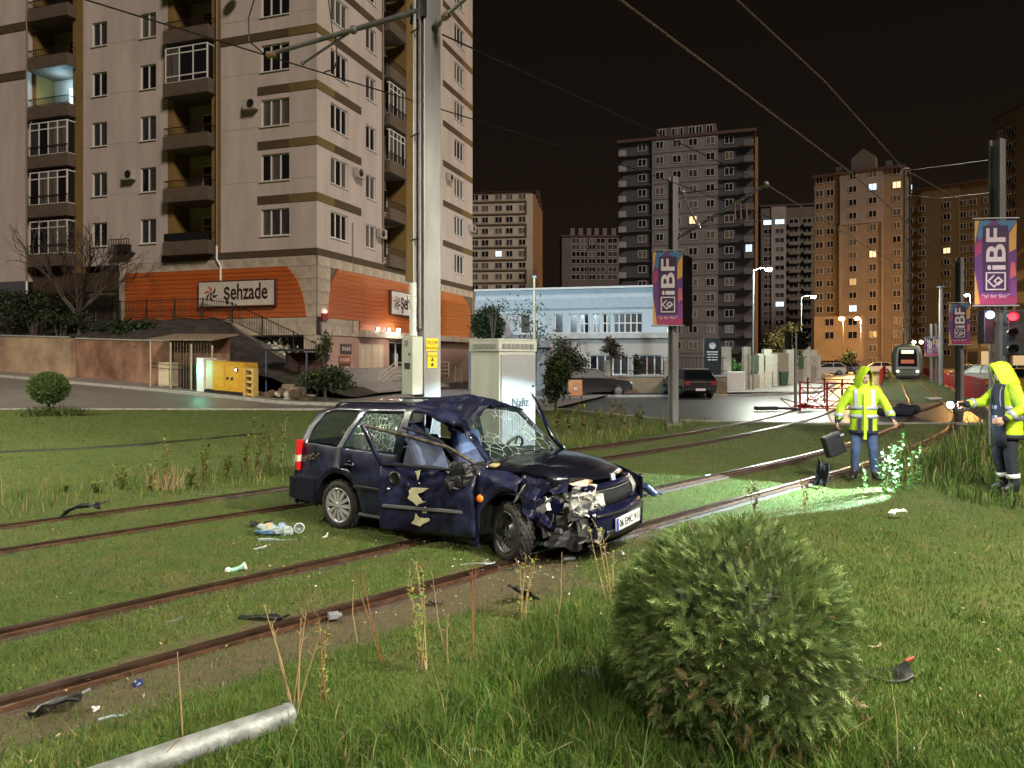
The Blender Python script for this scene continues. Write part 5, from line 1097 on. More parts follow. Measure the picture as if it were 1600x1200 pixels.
def street_lamp(u, vb, d, hu, hv, col, power, label, glow_s=60, r=.06, light=True, size=.42):
 b = at(u, 560, d); b.z = 0; h = at(hu, hv, d); t = thing('street_lamp', label, 'street lamp', b, group='lit street lamps')
 top = Vector((b.x, b.y, h.z-.1)); m = MB(); m.tube([b, top], [r, r*.6], 8); m.build('lamp_post', GALV, t)
 m = MB(); m.tube([top, top.lerp(h, .5)+Vector((0, 0, .12)), h+Vector((0, 0, .06))], r*.5, 6); m.build('lamp_arm', GALV, t)
 m = MB(); m.lathe([(0, .16), (size*.35, .13), (size*.5, .05), (size*.5, .0)], h, (0, 0, 1), 12); m.build('lamp_head', GALVD, t)
 m = MB(); m.ball(h+Vector((0, 0, -.02)), size*.46, 8, sc=(1, 1, .6)); m.build('lamp_lens', glow('lens_%d' % u, col, glow_s), t)
 if light: lamp('POINT', h+Vector((0, -.1, -.42)), power, col, .25)
 return t
WHT = (.93, 1.0, .86); ORG = (1.0, .50, .13)
street_lamp(1177, 612, 44, 1201, 420, WHT, 2000, 'tall lit white street lamp at the garden wall corner', 30, size=.5)
street_lamp(1252, 600, 60, 1271, 463, WHT, 2000, 'lit white street lamp second along the garden walls', 30, size=.5)
street_lamp(1318, 576, 140, 1315, 498, ORG, 8000, 'lit orange street lamp before the brown block', 40, size=1.2, r=.12)
street_lamp(1345, 588, 92, 1339, 497, (1, .66, .30), 3500, 'lit pale amber street lamp beside the orange one', 45, size=.7)
street_lamp(1516, 576, 128, 1511, 461, ORG, 14000, 'lit orange street lamp behind the two right bannered poles', 45, size=.9)
street_lamp(670, 600, 27, 672, 330, (.62, .86, 1.0), 5200, 'added street lamp hidden behind the tall line pole to light the white house', 20, size=.4, light=False)  # unseen lamp, added to give the white house its cool light
lamp('SPOT', at(672, 330, 27)+Vector((0, .3, -.35)), 4200, (.60, .86, 1.0), .2, aim=(3, 44, 4), spot=75, blend=.5)  # added beam from the hidden lamp, aimed at the white house
for i, (x, y, z, pw, cl, lab) in enumerate(((6.8, 2.5, 7.8, 6800, (1, .95, .76), 'street lamp beyond the frame right of the ball shaped shrub'), (-15, 10, 9.6, 6500, (.98, .96, .72), 'added street lamp beyond the frame left of the second track'), (-25, 22, 9.4, 5000, (1, .92, .70), 'added street lamp beyond the frame left of the round topiary'), (1.5, -5.5, 8.4, 2300, (1, .92, .74), 'street lamp standing behind the photographer'))):  # the two lamps on the left are added to brighten the lawn
 t = thing('street_lamp', lab, 'street lamp', (x, y, gzf(x, y)), group='street lamps outside the picture'); b = Vector((x, y, gzf(x, y)))
 m = MB(); m.tube([b, Vector((x, y, z))], [.09, .06], 8); m.build('lamp_post', GALV, t); q = Vector((x-.8*math.copysign(1, x), y+.2, z+.1))
 m = MB(); m.tube([Vector((x, y, z)), q], .04, 6); m.build('lamp_arm', GALV, t); m = MB(); m.box(q+Vector((0, 0, .06)), (.6, .3, .1)); m.build('lamp_head', GALVD, t)
 m = MB(); m.box(q+Vector((0, 0, -.01)), (.5, .24, .02)); m.build('lamp_lens', glow('lens_off%d' % i, cl, 40), t); lamp('SPOT', q+Vector((0, 0, -.06)), pw, cl, .18, aim=q+Vector((0, 0, -5)), spot=165, blend=.4)
def signals():
 d = 29; b = at(1243, 560, d); b.z = 0; t = thing('traffic_signal', 'traffic signal with two dark heads beside the red railings', 'traffic light', b)
 m = MB(); m.tube([b, at(1243, 521, d)], .06, 8); m.build('post', GALV, t)
 for u, nm in ((1232, 0), (1252, 1)):
  m = MB(); m.box(at(u, 532, d), (.26, .28, .72), Matrix.Rotation(.5*(1 if nm else -1), 3, 'Z')); o = m.build('signal_head', BLACK, t, bevel=.02)
  for k in (-1, 0, 1):
   c = at(u, 532, d)+Vector((.05, -.14, .22*k)); m = MB(); m.lathe([(.1, 0), (.1, .14)], c, (0.3, -1, 0), 10); m.build('hood', BLACK, o)
 p = at(1570, 560, 16.4); p.z = 0; t = thing('traffic_signal', 'traffic signal with a lit red lens beside the tallest bannered pole', 'traffic light', p)
 m = MB(); m.tube([at(1575, 640, 16.4), at(1575, 486, 16.4)], .05, 8); m.build('post', GALVD, t)
 c = at(1584, 520, 16.2); m = MB(); m.box(c, (.34, .3, 1.0), Matrix.Rotation(-.25, 3, 'Z')); o = m.build('signal_head', BLACK, t, bevel=.02)
 for k, z in enumerate((495, 520, 545)):
  q = at(1581, z, 16.0); m = MB(); m.lathe([(.10, 0), (.105, .18)], q, (-.45, -1, 0), 12); m.build('hood', BLACK, o)
  m = MB(); m.lathe([(0, .0), (.085, .0)], q+Vector((0, -.03, 0)), (-.45, -1, 0), 12); m.build('lens', glow('red_lens', (1, .012, .02), 5) if k == 0 else GLASSD, o)
 lamp('POINT', at(1579, 495, 15.7), 12, (1, .08, .08), .1)
 p = at(1546, 560, 16.4); t = thing('signal_lamp', 'bright blue white signal lamp left of the tallest bannered pole', 'traffic light', Vector((p.x, p.y, 2.4)))
 c = at(1545, 500, 16.4); m = MB(); m.box(c+Vector((0, .1, -.15)), (.24, .25, .75)); m.build('signal_head', BLACK, t, bevel=.02)
 m = MB(); m.ball(at(1547, 492, 16.1), .085, 8); m.build('lens', glow('blue_lens', (.22, .45, 1), 7), t); m = MB(); m.tube([c, at(1556, 505, 16.8)], .03, 6); m.build('bracket', GALVD, t)
 lamp('POINT', at(1543, 493, 15.7), 25, (.5, .7, 1), .1)
signals()
REDM = M('red_paint', (.36, .025, .02), rough=.45, var=.18, scale=6)
def railing(pts, label, step=.95, h=1.08, solid=False):
 t = thing('red_railing', label, 'railing', pts[0], group='red tram line railings')
 posts = []
 for a, b in zip(pts, pts[1:]):
  n = max(1, round((b-a).length/step)); posts += [a.lerp(b, k/n) for k in range(n)]
 posts.append(pts[-1])
 for p in posts:
  m = MB(); m.box(p+Vector((0, 0, h/2)), (.06, .06, h+.1)); m.build('post', REDM, t)
 for a, b in zip(posts, posts[1:]):
  for z in (.12, h*.82, h): m = MB(); m.tube([a+Vector((0, 0, z)), b+Vector((0, 0, z))], .022, 5); m.build('rail', REDM, t)
  for q in ((.12, h*.82), (h*.82, .12)): m = MB(); m.tube([a+Vector((0, 0, q[0])), b+Vector((0, 0, q[1]))], .016, 4); m.build('brace', REDM, t)
  if solid:
   for k in range(1, 6): m = MB(); c = a.lerp(b, k/6); m.tube([c+Vector((0, 0, .12)), c+Vector((0, 0, h*.82))], .016, 4, cap=False); m.build('bar', REDM, t)
railing([on_ground(1250, 642), on_ground(1336, 645)], 'red cross braced railing standing on the wet road left of the bag carrier')
railing([on_ground(1262, 628), on_ground(1345, 634)], 'second red cross braced railing just behind the first')
def rail_along(off, y0, y1): return [q for q in (offset(TR1, off)) if y0 <= q.y <= y1][::1 if y1 < 40 else 2]
railing([offset(TR1, -2.1)[i] for i in range(0, len(TR1)) if 52 <= TR1[i].y <= 100], 'long red railing along the tram line, on the side of the brown block', step=2.0, solid=True)
railing([offset(TR1, 2.1)[i] for i in range(0, len(TR1)) if 31.5 <= TR1[i].y <= 100], 'long red railing along the tram line, on the side of the bannered poles', step=1.6, solid=True)
t = thing('fallen_sign', 'flat dark fallen sign panel lying on the wet road by the signal post', 'sign', on_ground(1215, 642)); m = MB()
a_, b_ = on_ground(1185, 644), on_ground(1246, 643); pl = Plane(a_, b_-a_, (0, -1, 0)); W_ = (b_-a_).length
m.pbox(pl, 0, W_*.52, .06, .2, -.5, -.1); m.build('panel', M('dark_board', (.025, .03, .026), rough=.5), t); m = MB(); m.tube([pl.P(W_*.5, .12, -.3), pl.P(W_*1.05, .08, -.3)], .05, 6); m.build('post', IRON, t)
t = thing('bent_railing', 'collapsed tangle of bent red railing at the foot of the signal post', 'railing', on_ground(1245, 640))
for k in range(9): m = MB(); p = on_ground(1232+k*5, 640+random.uniform(-1, 2)); m.tube([p+Vector((0, 0, .1)), p+Vector((random.uniform(-.6, .6), random.uniform(-.3, .3), random.uniform(.1, .5))), p+Vector((random.uniform(.3, 1.2), 0, .12))], .022, 5); m.build('bent_bar', REDM, t)
m = MB(); rs = [(offset(TR1, -2.0)[i], offset(TR1, 2.0)[i]) for i in range(len(TR1)) if TR1[i].y > 33]
for (a, b), (c, d_) in zip(rs, rs[1:]): m.add([q+Vector((0, 0, .012)) for q in (a, b, d_, c)], [(0, 1, 2, 3)])
tag(m.build('tram_lawn', M('tram_turf', (.055, .085, .018), rough=.85, var=.45, scale=3, bump=.6, bscale=30)), kind='structure')
def tram():
 c, dr = y_on(TR1, 70); ang = math.atan2(dr.y, dr.x); t = thing('tram', 'green and grey tram standing far down the line with a lit destination panel', 'tram', c, ang-math.pi/2)
 MW = WM[t.name]; hw = 1.32; L = 26
 prof = [(-hw*.86, .35), (-hw, .8), (-hw*1.02, 1.6), (-hw*.97, 2.6), (-hw*.78, 3.15), (-hw*.4, 3.35), (hw*.4, 3.35), (hw*.78, 3.15), (hw*.97, 2.6), (hw*1.02, 1.6), (hw, .8), (hw*.86, .35)]
 m = MB(); st = [(0.0, .80), (.15, .93), (.6, 1.0), (L, 1.0)]
 for a, b in zip(st, st[1:]):
  A_ = [(x*a[1], a[0]+(.3*max(0, z-1.2)/2 if a[0] < .5 else 0), .35+(z-.35)*(.94 if a[1] < .9 else 1)) for x, z in prof]; B_ = [(x*b[1], b[0]+(.3*max(0, z-1.2)/2 if b[0] < .5 else 0), z) for x, z in prof]; n = len(prof)
  m.add(A_+B_, [(i, (i+1) % n, n+(i+1) % n, n+i) for i in range(n)], smooth=True)
 A_ = [(x*.80, .3*max(0, z-1.2)/2, .35+(z-.35)*.94) for x, z in prof]; m.add(A_, [tuple(range(len(prof)))])
 m.build('tram_body', M('tram_grey_green', (.075, .09, .065), rough=.4, var=.08), t, world=MW)
 def fr(nm, x0, x1, z0, z1, y, mt, r=.0):
  q = MB(); q.add([(x, y+.15*max(0, z-1.2)-.0, z) for x, z in ((x0, z0), (x1, z0), (x1*.97, (z0*.3+z1*.7)), (x1*.85, z1), (x0*.85, z1), (x0*.97, z0*.3+z1*.7))]+[(x, y+.1+.15*max(0, z-1.2), z) for x, z in ((x0, z0), (x1, z0), (x1*.97, (z0*.3+z1*.7)), (x1*.85, z1), (x0*.85, z1), (x0*.97, z0*.3+z1*.7))], [(0, 1, 2, 3, 4, 5)]+[(i, 6+i, 6+(i+1) % 6, (i+1) % 6) for i in range(6)]); return q.build(nm, mt, t, world=MW)
 fr('front_mask', -.95, .95, 1.0, 3.05, -.06, M('tram_mask', (.20, .20, .19), rough=.35, var=.05)); fr('windscreen', -.80, .80, 1.25, 2.85, -.11, GLASSD)
 q = MB(); q.box((0, -.0, 2.62), (1.0, .1, .26)); q.build('destination_panel', glow('tram_dest', (1, .75, .3), 3), t, world=MW)
 q = MB(); q.box((0, -.02, 1.7), (1.1, .1, .35)); q.build('cab_console', M('console_red', (.25, .06, .03), rough=.5, emis=(.5, .12, .05), estr=.25, var=.1), t, world=MW)
 for x in (-.82, .82): q = MB(); q.ball((x, -.05, .78), .10, 6); q.build('headlight', glow('tram_head', (1, .86, .6), 6), t, world=MW)
 for x in (.35, .95): q = MB(); q.ball((x+.2, .5, 3.55), .16, 6); q.build('roof_lamp', glow('tram_roof', (1, .85, .55), 18), t, world=MW)
 q = MB(); q.box((0, .3, .3), (2.0, .5, .35)); q.build('skirt', IRON, t, world=MW)
 q = MB(); q.tube([(0, 4, 3.35), (0, 4.8, 4.1), (0, 4.2, 4.9)], .04, 5); q.box((0, 4.2, 4.92), (1.5, .12, .06)); q.build('pantograph', IRON, t, world=MW)
 for k in range(8): q = MB(); q.box((-hw*1.0, 3+k*2.8, 2.0), (.06, 2.2, 1.1)); q.build('side_window', GLASSD, t, world=MW)
tram()
def parked_car(x, y, rz, col, label, lights=None, est=False, z=0.):
 t = thing('parked_car', label, 'car', (x, y, z), rz, group='parked cars along the streets'); MW = WM[t.name]
 L, W_ = 4.2, 1.7
 side = [(-2.1, .42), (-2.1, .85), (-1.95, 1.0), (-.0, 1.0), (.95, .95), (1.9, .80), (2.1, .62), (2.1, .35), (1.75, .25), (-1.85, .25)]
 m = MB(); n = len(side)
 S_ = [[(x_, s*W_/2*k, z_) for x_, z_ in side] for s, k in ((-1, .93), (-1, 1), (1, 1), (1, .93))]
 for j, sc in ((0, .97), (3, .97)): S_[j] = [(p[0]*sc, p[1], .6+(p[2]-.6)*.93) for p in S_[j]]
 V = [p for s in S_ for p in s]
 for j in range(3):
  for i in range(n): pass
 m.add(V, [(j*n+i, j*n+(i+1) % n, (j+1)*n+(i+1) % n, (j+1)*n+i) for j in (0, 1, 2) for i in range(n)]+[tuple(range(n)), tuple(reversed(range(3*n, 4*n)))])
 pm = M('car_paint_%d%d%d' % tuple(int(c*99) for c in col), col, rough=.25, var=.04, coat=.6)
 m.build('car_body', pm, t, bevel=.03, world=MW)
 top = [(-1.85 if est else -1.5, 1.42), (.15, 1.42)]; bot = [(-2.0, .98), (.95, .95)]
 c = MB(); P_ = []
 for s, k in ((-1, 1), (1, 1)): P_ += [(bot[0][0], s*.80, bot[0][1]), (bot[1][0], s*.80, bot[1][1]), (top[1][0], s*.62, top[1][1]), (top[0][0], s*.62, top[0][1])]
 c.add(P_, [(0, 1, 2, 3), (4, 5, 6, 7), (1, 5, 6, 2), (0, 4, 7, 3)]); c.build('windows', M('car_window_black', (.006, .006, .007), rough=.3, var=0, spec=.15), t, world=MW)
 r = MB(); r.box(((top[0][0]+top[1][0])/2, 0, 1.45), (top[1][0]-top[0][0]+.1, 1.26, .06)); r.build('roof', pm, t, world=MW, bevel=.02)
 for s in (-1, 1):
  for a, b in (((.95, .96), (.15, 1.43)), ((-.6, .99), (-.65, 1.43)), ((-2.0, .98), (top[0][0], 1.43))):
   p = MB(); p.tube([(a[0], s*.80, a[1]), (b[0], s*.63, b[1])], .035, 5); p.build('pillar', pm, t, world=MW)
  for wx in (-1.25, 1.3):
   p = MB(); p.lathe([(.0, .1), (.2, .1), (.21, .12), (.31, .1), (.31, -.1), (0, -.1)], (wx, s*.78, .31), (0, s, 0), 14, mi=0); o = p.build('wheel', BLACK, t, world=MW)
   p = MB(); p.lathe([(0, .125), (.17, .115), (.2, .11)], (wx, s*.78, .31), (0, s, 0), 10); p.build('rim', GALVD, o, world=MW)
  p = MB(); p.box((2.05, s*.6, .68), (.12, .34, .15)); p.build('headlight', glow('head_on', (1, .9, .7), lights) if lights else WHITEP, t, world=MW, bevel=.02)
  p = MB(); p.box((-2.08, s*.66, .78), (.08, .26, .2)); p.build('tail_light', M('tail_red', (.30, .02, .02), rough=.3, var=0), t, world=MW)
 for xx in (2.13, -2.13): p = MB(); p.box((xx, 0, .45), (.02, .5, .11)); p.build('number_plate', WHITEP, t, world=MW)
 return t
p = at(921, 560, 39.0); parked_car(p.x, p.y, R(12), (.02, .018, .02), 'black car parked before the tan front wall, behind the orange board')
p = at(1073, 560, 38.6); parked_car(p.x, p.y, R(95), (.015, .015, .018), 'black car seen from behind beside the bannered pole foot')
for (u, d, rz, cl, lab, lt) in ((1291, 88, 170, (.55, .52, .48), 'white car parked before the brown block, beside the garden walls', None), (1318, 96, 200, (.08, .08, .09), 'dark car with lit headlights before the brown block', 7), (1368, 100, 160, (.45, .43, .40), 'silver car just left of the tram', None),
 (1535, 52, 100, (.52, .50, .47), 'white car parked under the tallest banner’s pole', None), (1594, 40, 140, (.45, .25, .04), 'yellow taxi at the frame’s edge behind the torch worker', None), (1516, 62, 80, (.10, .10, .11), 'dark car parked behind the second bannered pole', None), (1578, 58, 130, (.30, .29, .28), 'grey car between the torch worker and the shops', None)):
 p = at(u, 560, d); parked_car(p.x, p.y, R(rz), cl, lab, lt)
t = thing('street_board', 'orange and white board on legs standing before the black car', 'barrier', at(898, 560, 33.5)); p = at(899, 560, 33.5); p.z = 0
m = MB(); m.box(p+Vector((0, 0, .66)), (.62, .1, .72), Matrix.Rotation(-.2, 3, 'X')); m.build('board', M('board_orange', (.50, .22, .10), var=.25, scale=3), t)
for x in (-.26, .26): m = MB(); m.tube([p+Vector((x, -.1, .3)), p+Vector((x, -.22, 0))], .03, 5); m.build('leg', IRON, t)
m = MB(); m.box(p+Vector((.0, -.09, .62)), (.14, .03, .12)); m.build('mark', WHITEP, t)
t = thing('garbage_bags', 'small heap of pale rubbish bags beside the black car', 'rubbish bags', at(1094, 560, 38.4)); p = at(1094, 560, 38.4); p.z = 0
for k, (x, y, z, r) in enumerate(((0, 0, .3, .36), (.3, -.1, .25, .3), (-.2, .1, .72, .3), (.05, 0, 1.0, .25))):
 m = MB(); m.ball(p+Vector((x, y, z)), r, 6, sc=(1, .8, 1.0)); m.build('bag', M('bag_pale', (.50, .45, .33), rough=.5, var=.25, scale=5), t)
t = thing('shop_row', 'low shops with lit orange boards at the frame’s edge behind the torch worker', 'shops', at(1590, 560, 85)); A_ = at(1510, 560, 100); B_ = at(1680, 560, 70); A_.z = B_.z = 0; pl = Plane(A_, B_-A_, (-.6, -1, 0)); W_ = (B_-A_).length
m = MB(); m.pbox(pl, 0, W_, 0, 5, -6, 0); m.build('shop_wall', FC('shop_tan', (.22, .15, .08)), t)
for k in range(6): m = MB(); a = W_*(k+.1)/6; m.pbox(pl, a, a+W_*.13, 3.3, 4.3, .02, .2); m.build('signboard', glow('board_glow', (1, .22, .06), .9) if k in (2, 4) else FC('shop_sign_tan', (.35, .28, .18)), t); m = MB(); m.pbox(pl, a, a+W_*.12, .3, 2.9, .02, .05); m.build('shop_window', glow('shop_lit', (1, .7, .35), .35) if k % 2 else GLASSB, t)
# ================================================================ the wrecked estate car
def wrecked_car():
 random.seed(21)
 PAINT = M('navy_paint', (.004, .005, .022), rough=.25, var=.25, scale=3, coat=.5, spec=.3)
 PAINTD = M('navy_paint_scuffed', (.005, .006, .024), rough=.36, var=.6, scale=5, coat=.15, spec=.3, bump=.14, bscale=6, col2=(.014, .016, .042))
 TRIM = M('car_black_trim', (.012, .012, .014), rough=.5, var=.2, scale=9); RUB = M('tyre_rubber', (.016, .015, .014), rough=.75, var=.3, scale=9, bump=.1)
 INNER = M('car_inner_dark', (.010, .010, .012), rough=.7, var=.2); CHROME = M('bright_metal', (.60, .60, .62), rough=.25, metal=.9, var=.15, scale=12)
 def glass(nm, crack=False, alpha=.22, col=(.05, .08, .07)):
  if nm in MATS: return MATS[nm]
  m = bpy.data.materials.new(nm); m.use_nodes = True; MATS[nm] = m; n = m.node_tree.nodes; L = m.node_tree.links; b = n['Principled BSDF']
  b.inputs['Base Color'].default_value = (*col, 1); b.inputs['Roughness'].default_value = .04; b.inputs['Alpha'].default_value = alpha
  if crack:
   t = n.new('ShaderNodeTexCoord'); v = n.new('ShaderNodeTexVoronoi'); v.feature = 'DISTANCE_TO_EDGE'; v.inputs['Scale'].default_value = 17 if crack == 2 else 8
   L.new(t.outputs['Object'], v.inputs['Vector']); r = n.new('ShaderNodeValToRGB'); L.new(v.outputs['Distance'], r.inputs[0])
   r.color_ramp.elements[0].color = (1, 1, 1, 1); r.color_ramp.elements[1].color = (0, 0, 0, 1); r.color_ramp.elements[1].position = .10 if crack == 2 else .035
   z = n.new('ShaderNodeTexNoise'); z.inputs['Scale'].default_value = 2.3; L.new(t.outputs['Object'], z.inputs['Vector'])
   rz_ = n.new('ShaderNodeValToRGB'); L.new(z.outputs[0], rz_.inputs[0]); rz_.color_ramp.elements[0].position = .38; rz_.color_ramp.elements[1].position = .6
   mu = n.new('ShaderNodeMath'); mu.operation = 'MULTIPLY'; L.new(r.outputs[0], mu.inputs[0]); L.new(rz_.outputs[0], mu.inputs[1])
   if crack == 2: mu.inputs[1].default_value = 1;
   mx = n.new('ShaderNodeMix'); mx.data_type = 'RGBA'; L.new(mu.outputs[0], mx.inputs[0]); mx.inputs[6].default_value = (*col, 1); mx.inputs[7].default_value = (.55, .68, .64, 1); L.new(mx.outputs[2], b.inputs['Base Color'])
   ma = n.new('ShaderNodeMapRange'); L.new(mu.outputs[0], ma.inputs[0]); ma.inputs[3].default_value = alpha; ma.inputs[4].default_value = .75; L.new(ma.outputs[0], b.inputs['Alpha'])
   mr = n.new('ShaderNodeMapRange'); L.new(mu.outputs[0], mr.inputs[0]); mr.inputs[3].default_value = .04; mr.inputs[4].default_value = .6; L.new(mr.outputs[0], b.inputs['Roughness'])
  return m
 GLS = glass('car_glass'); GLSD = glass('car_glass_rear', alpha=.28, col=(.03, .04, .045)); GCR = glass('car_glass_cracked', 1, .16); GSH = glass('car_glass_shattered', 2, .30, (.10, .15, .14))
 t = thing('wrecked_car', 'crashed dark blue estate car with crumpled front wing standing across the tram rails', 'car', (-.572, 8.538, 0), -.60)
 MW = WM[t.name]
 ip = lambda x, pts: float(np.interp(x, [p[0] for p in pts], [p[1] for p in pts]))
 BELT = [(-2.02, .97), (-1.2, .95), (-.3, .925), (.5, .905), (.9, .90), (1.2, .885), (1.6, .82), (1.95, .72)]
 WID = [(-2.02, .735), (-1.8, .785), (-1.3, .815), (.9, .815), (1.3, .815), (1.7, .775), (1.95, .69)]
 RAILZ = [(-2.02, 1.33), (-1.7, 1.40), (-.3, 1.43), (.2, 1.42), (.45, 1.385), (.9, .925)]
 RAILW = [(-2.02, .52), (-1.5, .56), (-.2, .58), (.45, .565), (.9, .70)]
 CROWN = [(-2.02, .05), (-1.5, .085), (.2, .085), (.45, .05), (.9, .05)]
 SK = [(-2.02, .36), (-1.85, .45), (-1.2, .50), (-.55, .12), (-.3, 0), (1, 0)]
 xs = sorted(set([-2.02, -1.96, -1.89] + [round(v, 3) for v in np.arange(-1.85, 1.96, .05)] + [-1.28, -1.16, -.98, -.38, -.31, -.24, .80, .86, .9, .45, 1.95]))
 def bottom(x):
  z = .20 if x > -1.55 else .20+(-1.55-x)*.25
  for xa in (-1.21, 1.21):
   if abs(x-xa) < .37: z = max(z, .29+math.sqrt(.37**2-(x-xa)**2))
  return z
 def ring(x):
  zb = bottom(x); be = ip(x, BELT); w_ = ip(x, WID); rz = max(ip(x, RAILZ), be+.01); rw = ip(x, RAILW); k = ip(x, SK); cr = ip(x, CROWN)
  zs = [zb, zb+.05, max(.40, zb+.06), max(.58, zb+.07), max(.74, zb+.08), be]
  ws = [w_-.03, w_, w_+.008, w_+.012, w_+.002, w_-.035]
  if zb > .25: ws[0] = w_-.0
  pts = [(x, a, z) for a, z in zip(ws, zs)]
  H = rz-be
  for f, bul in ((.05 if H > .05 else .02, 0), (.5, .025), (.90, .008), (1, 0)):
   z = be+H*f; a = (w_-.04)+(rw-(w_-.04))*f+bul*(H/.43); pts.append((x+k*(z-be), a, z))
  pts += [(x+k*H+.0, rw-.06, rz+cr*.45), (x+k*H, rw*.55, rz+cr*.85), (x+k*H, 0, rz+cr)]
  return pts
 def dent(p):
  x, y, z = p; q = Vector(p)
  n = mnoise.noise_vector(q*4.2); n2 = mnoise.noise_vector(q*9.)
  g = math.exp(-(((x-.12)/.34)**2+((y+.12)/.42)**2))*(z > 1.2)
  tri = max(0, 1-abs(x-.10-.25*y)/.42)*max(0, 1-abs(y+.12)/.62) if z > 1.2 else 0
  q += Vector((0, 0, .075*tri))+n*.055*g*2+n2*.025*g*2
  g2 = math.exp(-(((x-.42)/.32)**2+((y+.58)/.22)**2+((z-1.25)/.28)**2))
  q += Vector((-.06, .06, -.10))*g2+n2*.05*g2
  g3 = math.exp(-(((x-1.55)/.35)**2+((y+.75)/.35)**2))
  q += (Vector((-.12, .10, .02))+n*.10+n2*.05)*g3
  g4 = math.exp(-(((x+1.75)/.3)**2+((y+.8)/.2)**2+((z-.8)/.2)**2)); q += Vector((0, .025, 0))*g4+n2*.012*g4
  return q
 RG = {s: [[(p[0], s*p[1], p[2]) for p in ring(x)] for x in xs] for s in (-1, 1)}
 def part(name, mt, sel, parent=t, sides=(-1, 1), thick=.012, smooth=True, shrink=.004, dn=True):
  V = {}; vs = []; fs = []
  def vid(s, i, j):
   k = (0 if j == 12 else s, i, j)
   if k not in V: V[k] = len(vs); vs.append(RG[s][i][j])
   return V[k]
  for s in sides:
   for i in range(len(xs)-1):
    xm = (xs[i]+xs[i+1])/2
    for j in range(12):
     if not sel(xm, j, s): continue
     f = [vid(s, i, j), vid(s, i+1, j), vid(s, i+1, j+1), vid(s, i, j+1)]; f = [v for k, v in enumerate(f) if v not in f[:k]]
     if len(f) > 2: fs.append(f if s == -1 else f[::-1])
  if not fs: return None
  bm_ = bmesh.new(); B_ = [bm_.verts.new(MW @ (dent(v) if dn else Vector(v))) for v in vs]
  for f in fs:
   try: bm_.faces.new([B_[k] for k in f])
   except ValueError: pass
  if shrink:
   bm_.normal_update(); mv = {}
   for e in bm_.edges:
    if len(e.link_faces) == 1:
     c = e.link_faces[0].calc_center_median(); d = e.verts[1].co-e.verts[0].co
     if d.length < 1e-6: continue
     d.normalize()
     for v in e.verts: w = c-v.co; w -= d*w.dot(d); mv[v] = mv.get(v, Vector())+(w.normalized()*shrink if w.length > 1e-6 else Vector())
   for v, w in mv.items(): v.co += w
  m = MB(); m.add([v.co.copy() for v in bm_.verts], [[v.index for v in f.verts] for f in bm_.faces] if (bm_.verts.index_update() or True) else [], smooth=smooth); bm_.free()
  o = m.build(name, mt, parent)
  if thick: q = o.modifiers.new('s', 'SOLIDIFY'); q.thickness = thick; q.offset = -1
  return o
 glassj = (6, 7)
 Q = lambda x: -1.86 < x < -1.28; RD = lambda x: -1.16 < x < -.38; FD = lambda x: -.24 < x < .86
 DR = (-.31, .80)
 rdoor = lambda x, j: -.31 > x > (-.98 if j < 4 else -1.16) and j <= 8
 part('body_side', PAINTD, lambda x, j, s: x < .9 and j <= 9 and not (j in glassj and (Q(x) or RD(x) or FD(x))) and not (rdoor(x, j) and j <= 5) and not (DR[0] < x < DR[1] and j <= 5 and s == -1)
  and not (DR[0] < x < DR[1] and j <= 5 and s == 1), sides=(-1, 1))
 rd = part('rear_door', PAINTD, lambda x, j, s: rdoor(x, j) and j <= 5, sides=(-1,)); part('rear_door', PAINT, lambda x, j, s: rdoor(x, j) and j <= 5, sides=(1,)); part('front_door', PAINT, lambda x, j, s: DR[0] < x < DR[1] and j <= 5, sides=(1,))
 tag(rd, 'rear door on the damaged side with shattered window')
 part('quarter_glass', GLSD, lambda x, j, s: j in glassj and Q(x), thick=.004, sides=(-1,)); part('quarter_glass', GLSD, lambda x, j, s: j in glassj and Q(x), thick=.004, sides=(1,))
 part('door_glass', GSH, lambda x, j, s: j in glassj and RD(x) , rd, sides=(-1,), thick=.004); part('door_glass', GLSD, lambda x, j, s: j in glassj and RD(x), sides=(1,), thick=.004)
 part('door_glass', GLS, lambda x, j, s: j in glassj and -.24 < x < .80, sides=(1,), thick=.004)
 part('wing', PAINT, lambda x, j, s: .9 < x < 1.95 and j <= 4, sides=(1,)); wg = part('wing', PAINTD, lambda x, j, s: .80 < x < 1.38 and j <= 4, sides=(-1,)); tag(wg, 'torn front wing behind the bare wheel')
 part('roof', PAINT, lambda x, j, s: x < -.4 and j >= 10)
 vs = []; NX, NY = 22, 26
 for a in range(NX+1):
  x = -.40+.85*a/NX; rgx = ring(x)
  for b in range(NY+1):
   y = -1+2*b/NY; w_ = rgx[9][1]; zc = rgx[12][2]; ze = rgx[9][2]; p = Vector((rgx[9][0], y*w_, ze+(zc-ze)*(1-abs(y)**2.6))); q = dent(p); k = sstep(-.42, -.2, x)*(1-.4*sstep(.25, .5, y))
   rdg = 1-2*abs(mnoise.noise(p*5.5+Vector((3, 1, 0)))); r2 = 1-2*abs(mnoise.noise(p*11)); q += Vector((.03*r2, .02*rdg, .034*(rdg-.4)+.016*r2))*float(k); q.z -= .10*float(k)*float(sstep(-.35, -.95, y))*float(sstep(-.3, .3, x)); vs.append(MW @ q)
 m = MB(); m.add(vs, [(a*(NY+1)+b, (a+1)*(NY+1)+b, (a+1)*(NY+1)+b+1, a*(NY+1)+b+1) for a in range(NX) for b in range(NY)]); rf = m.build('roof_front', M('navy_creased', (.005, .006, .022), rough=.55, var=.5, scale=6, spec=.2), t); q = rf.modifiers.new('s', 'SOLIDIFY'); q.thickness = .012; tag(rf, 'crumpled front of the roof folded up in creases')
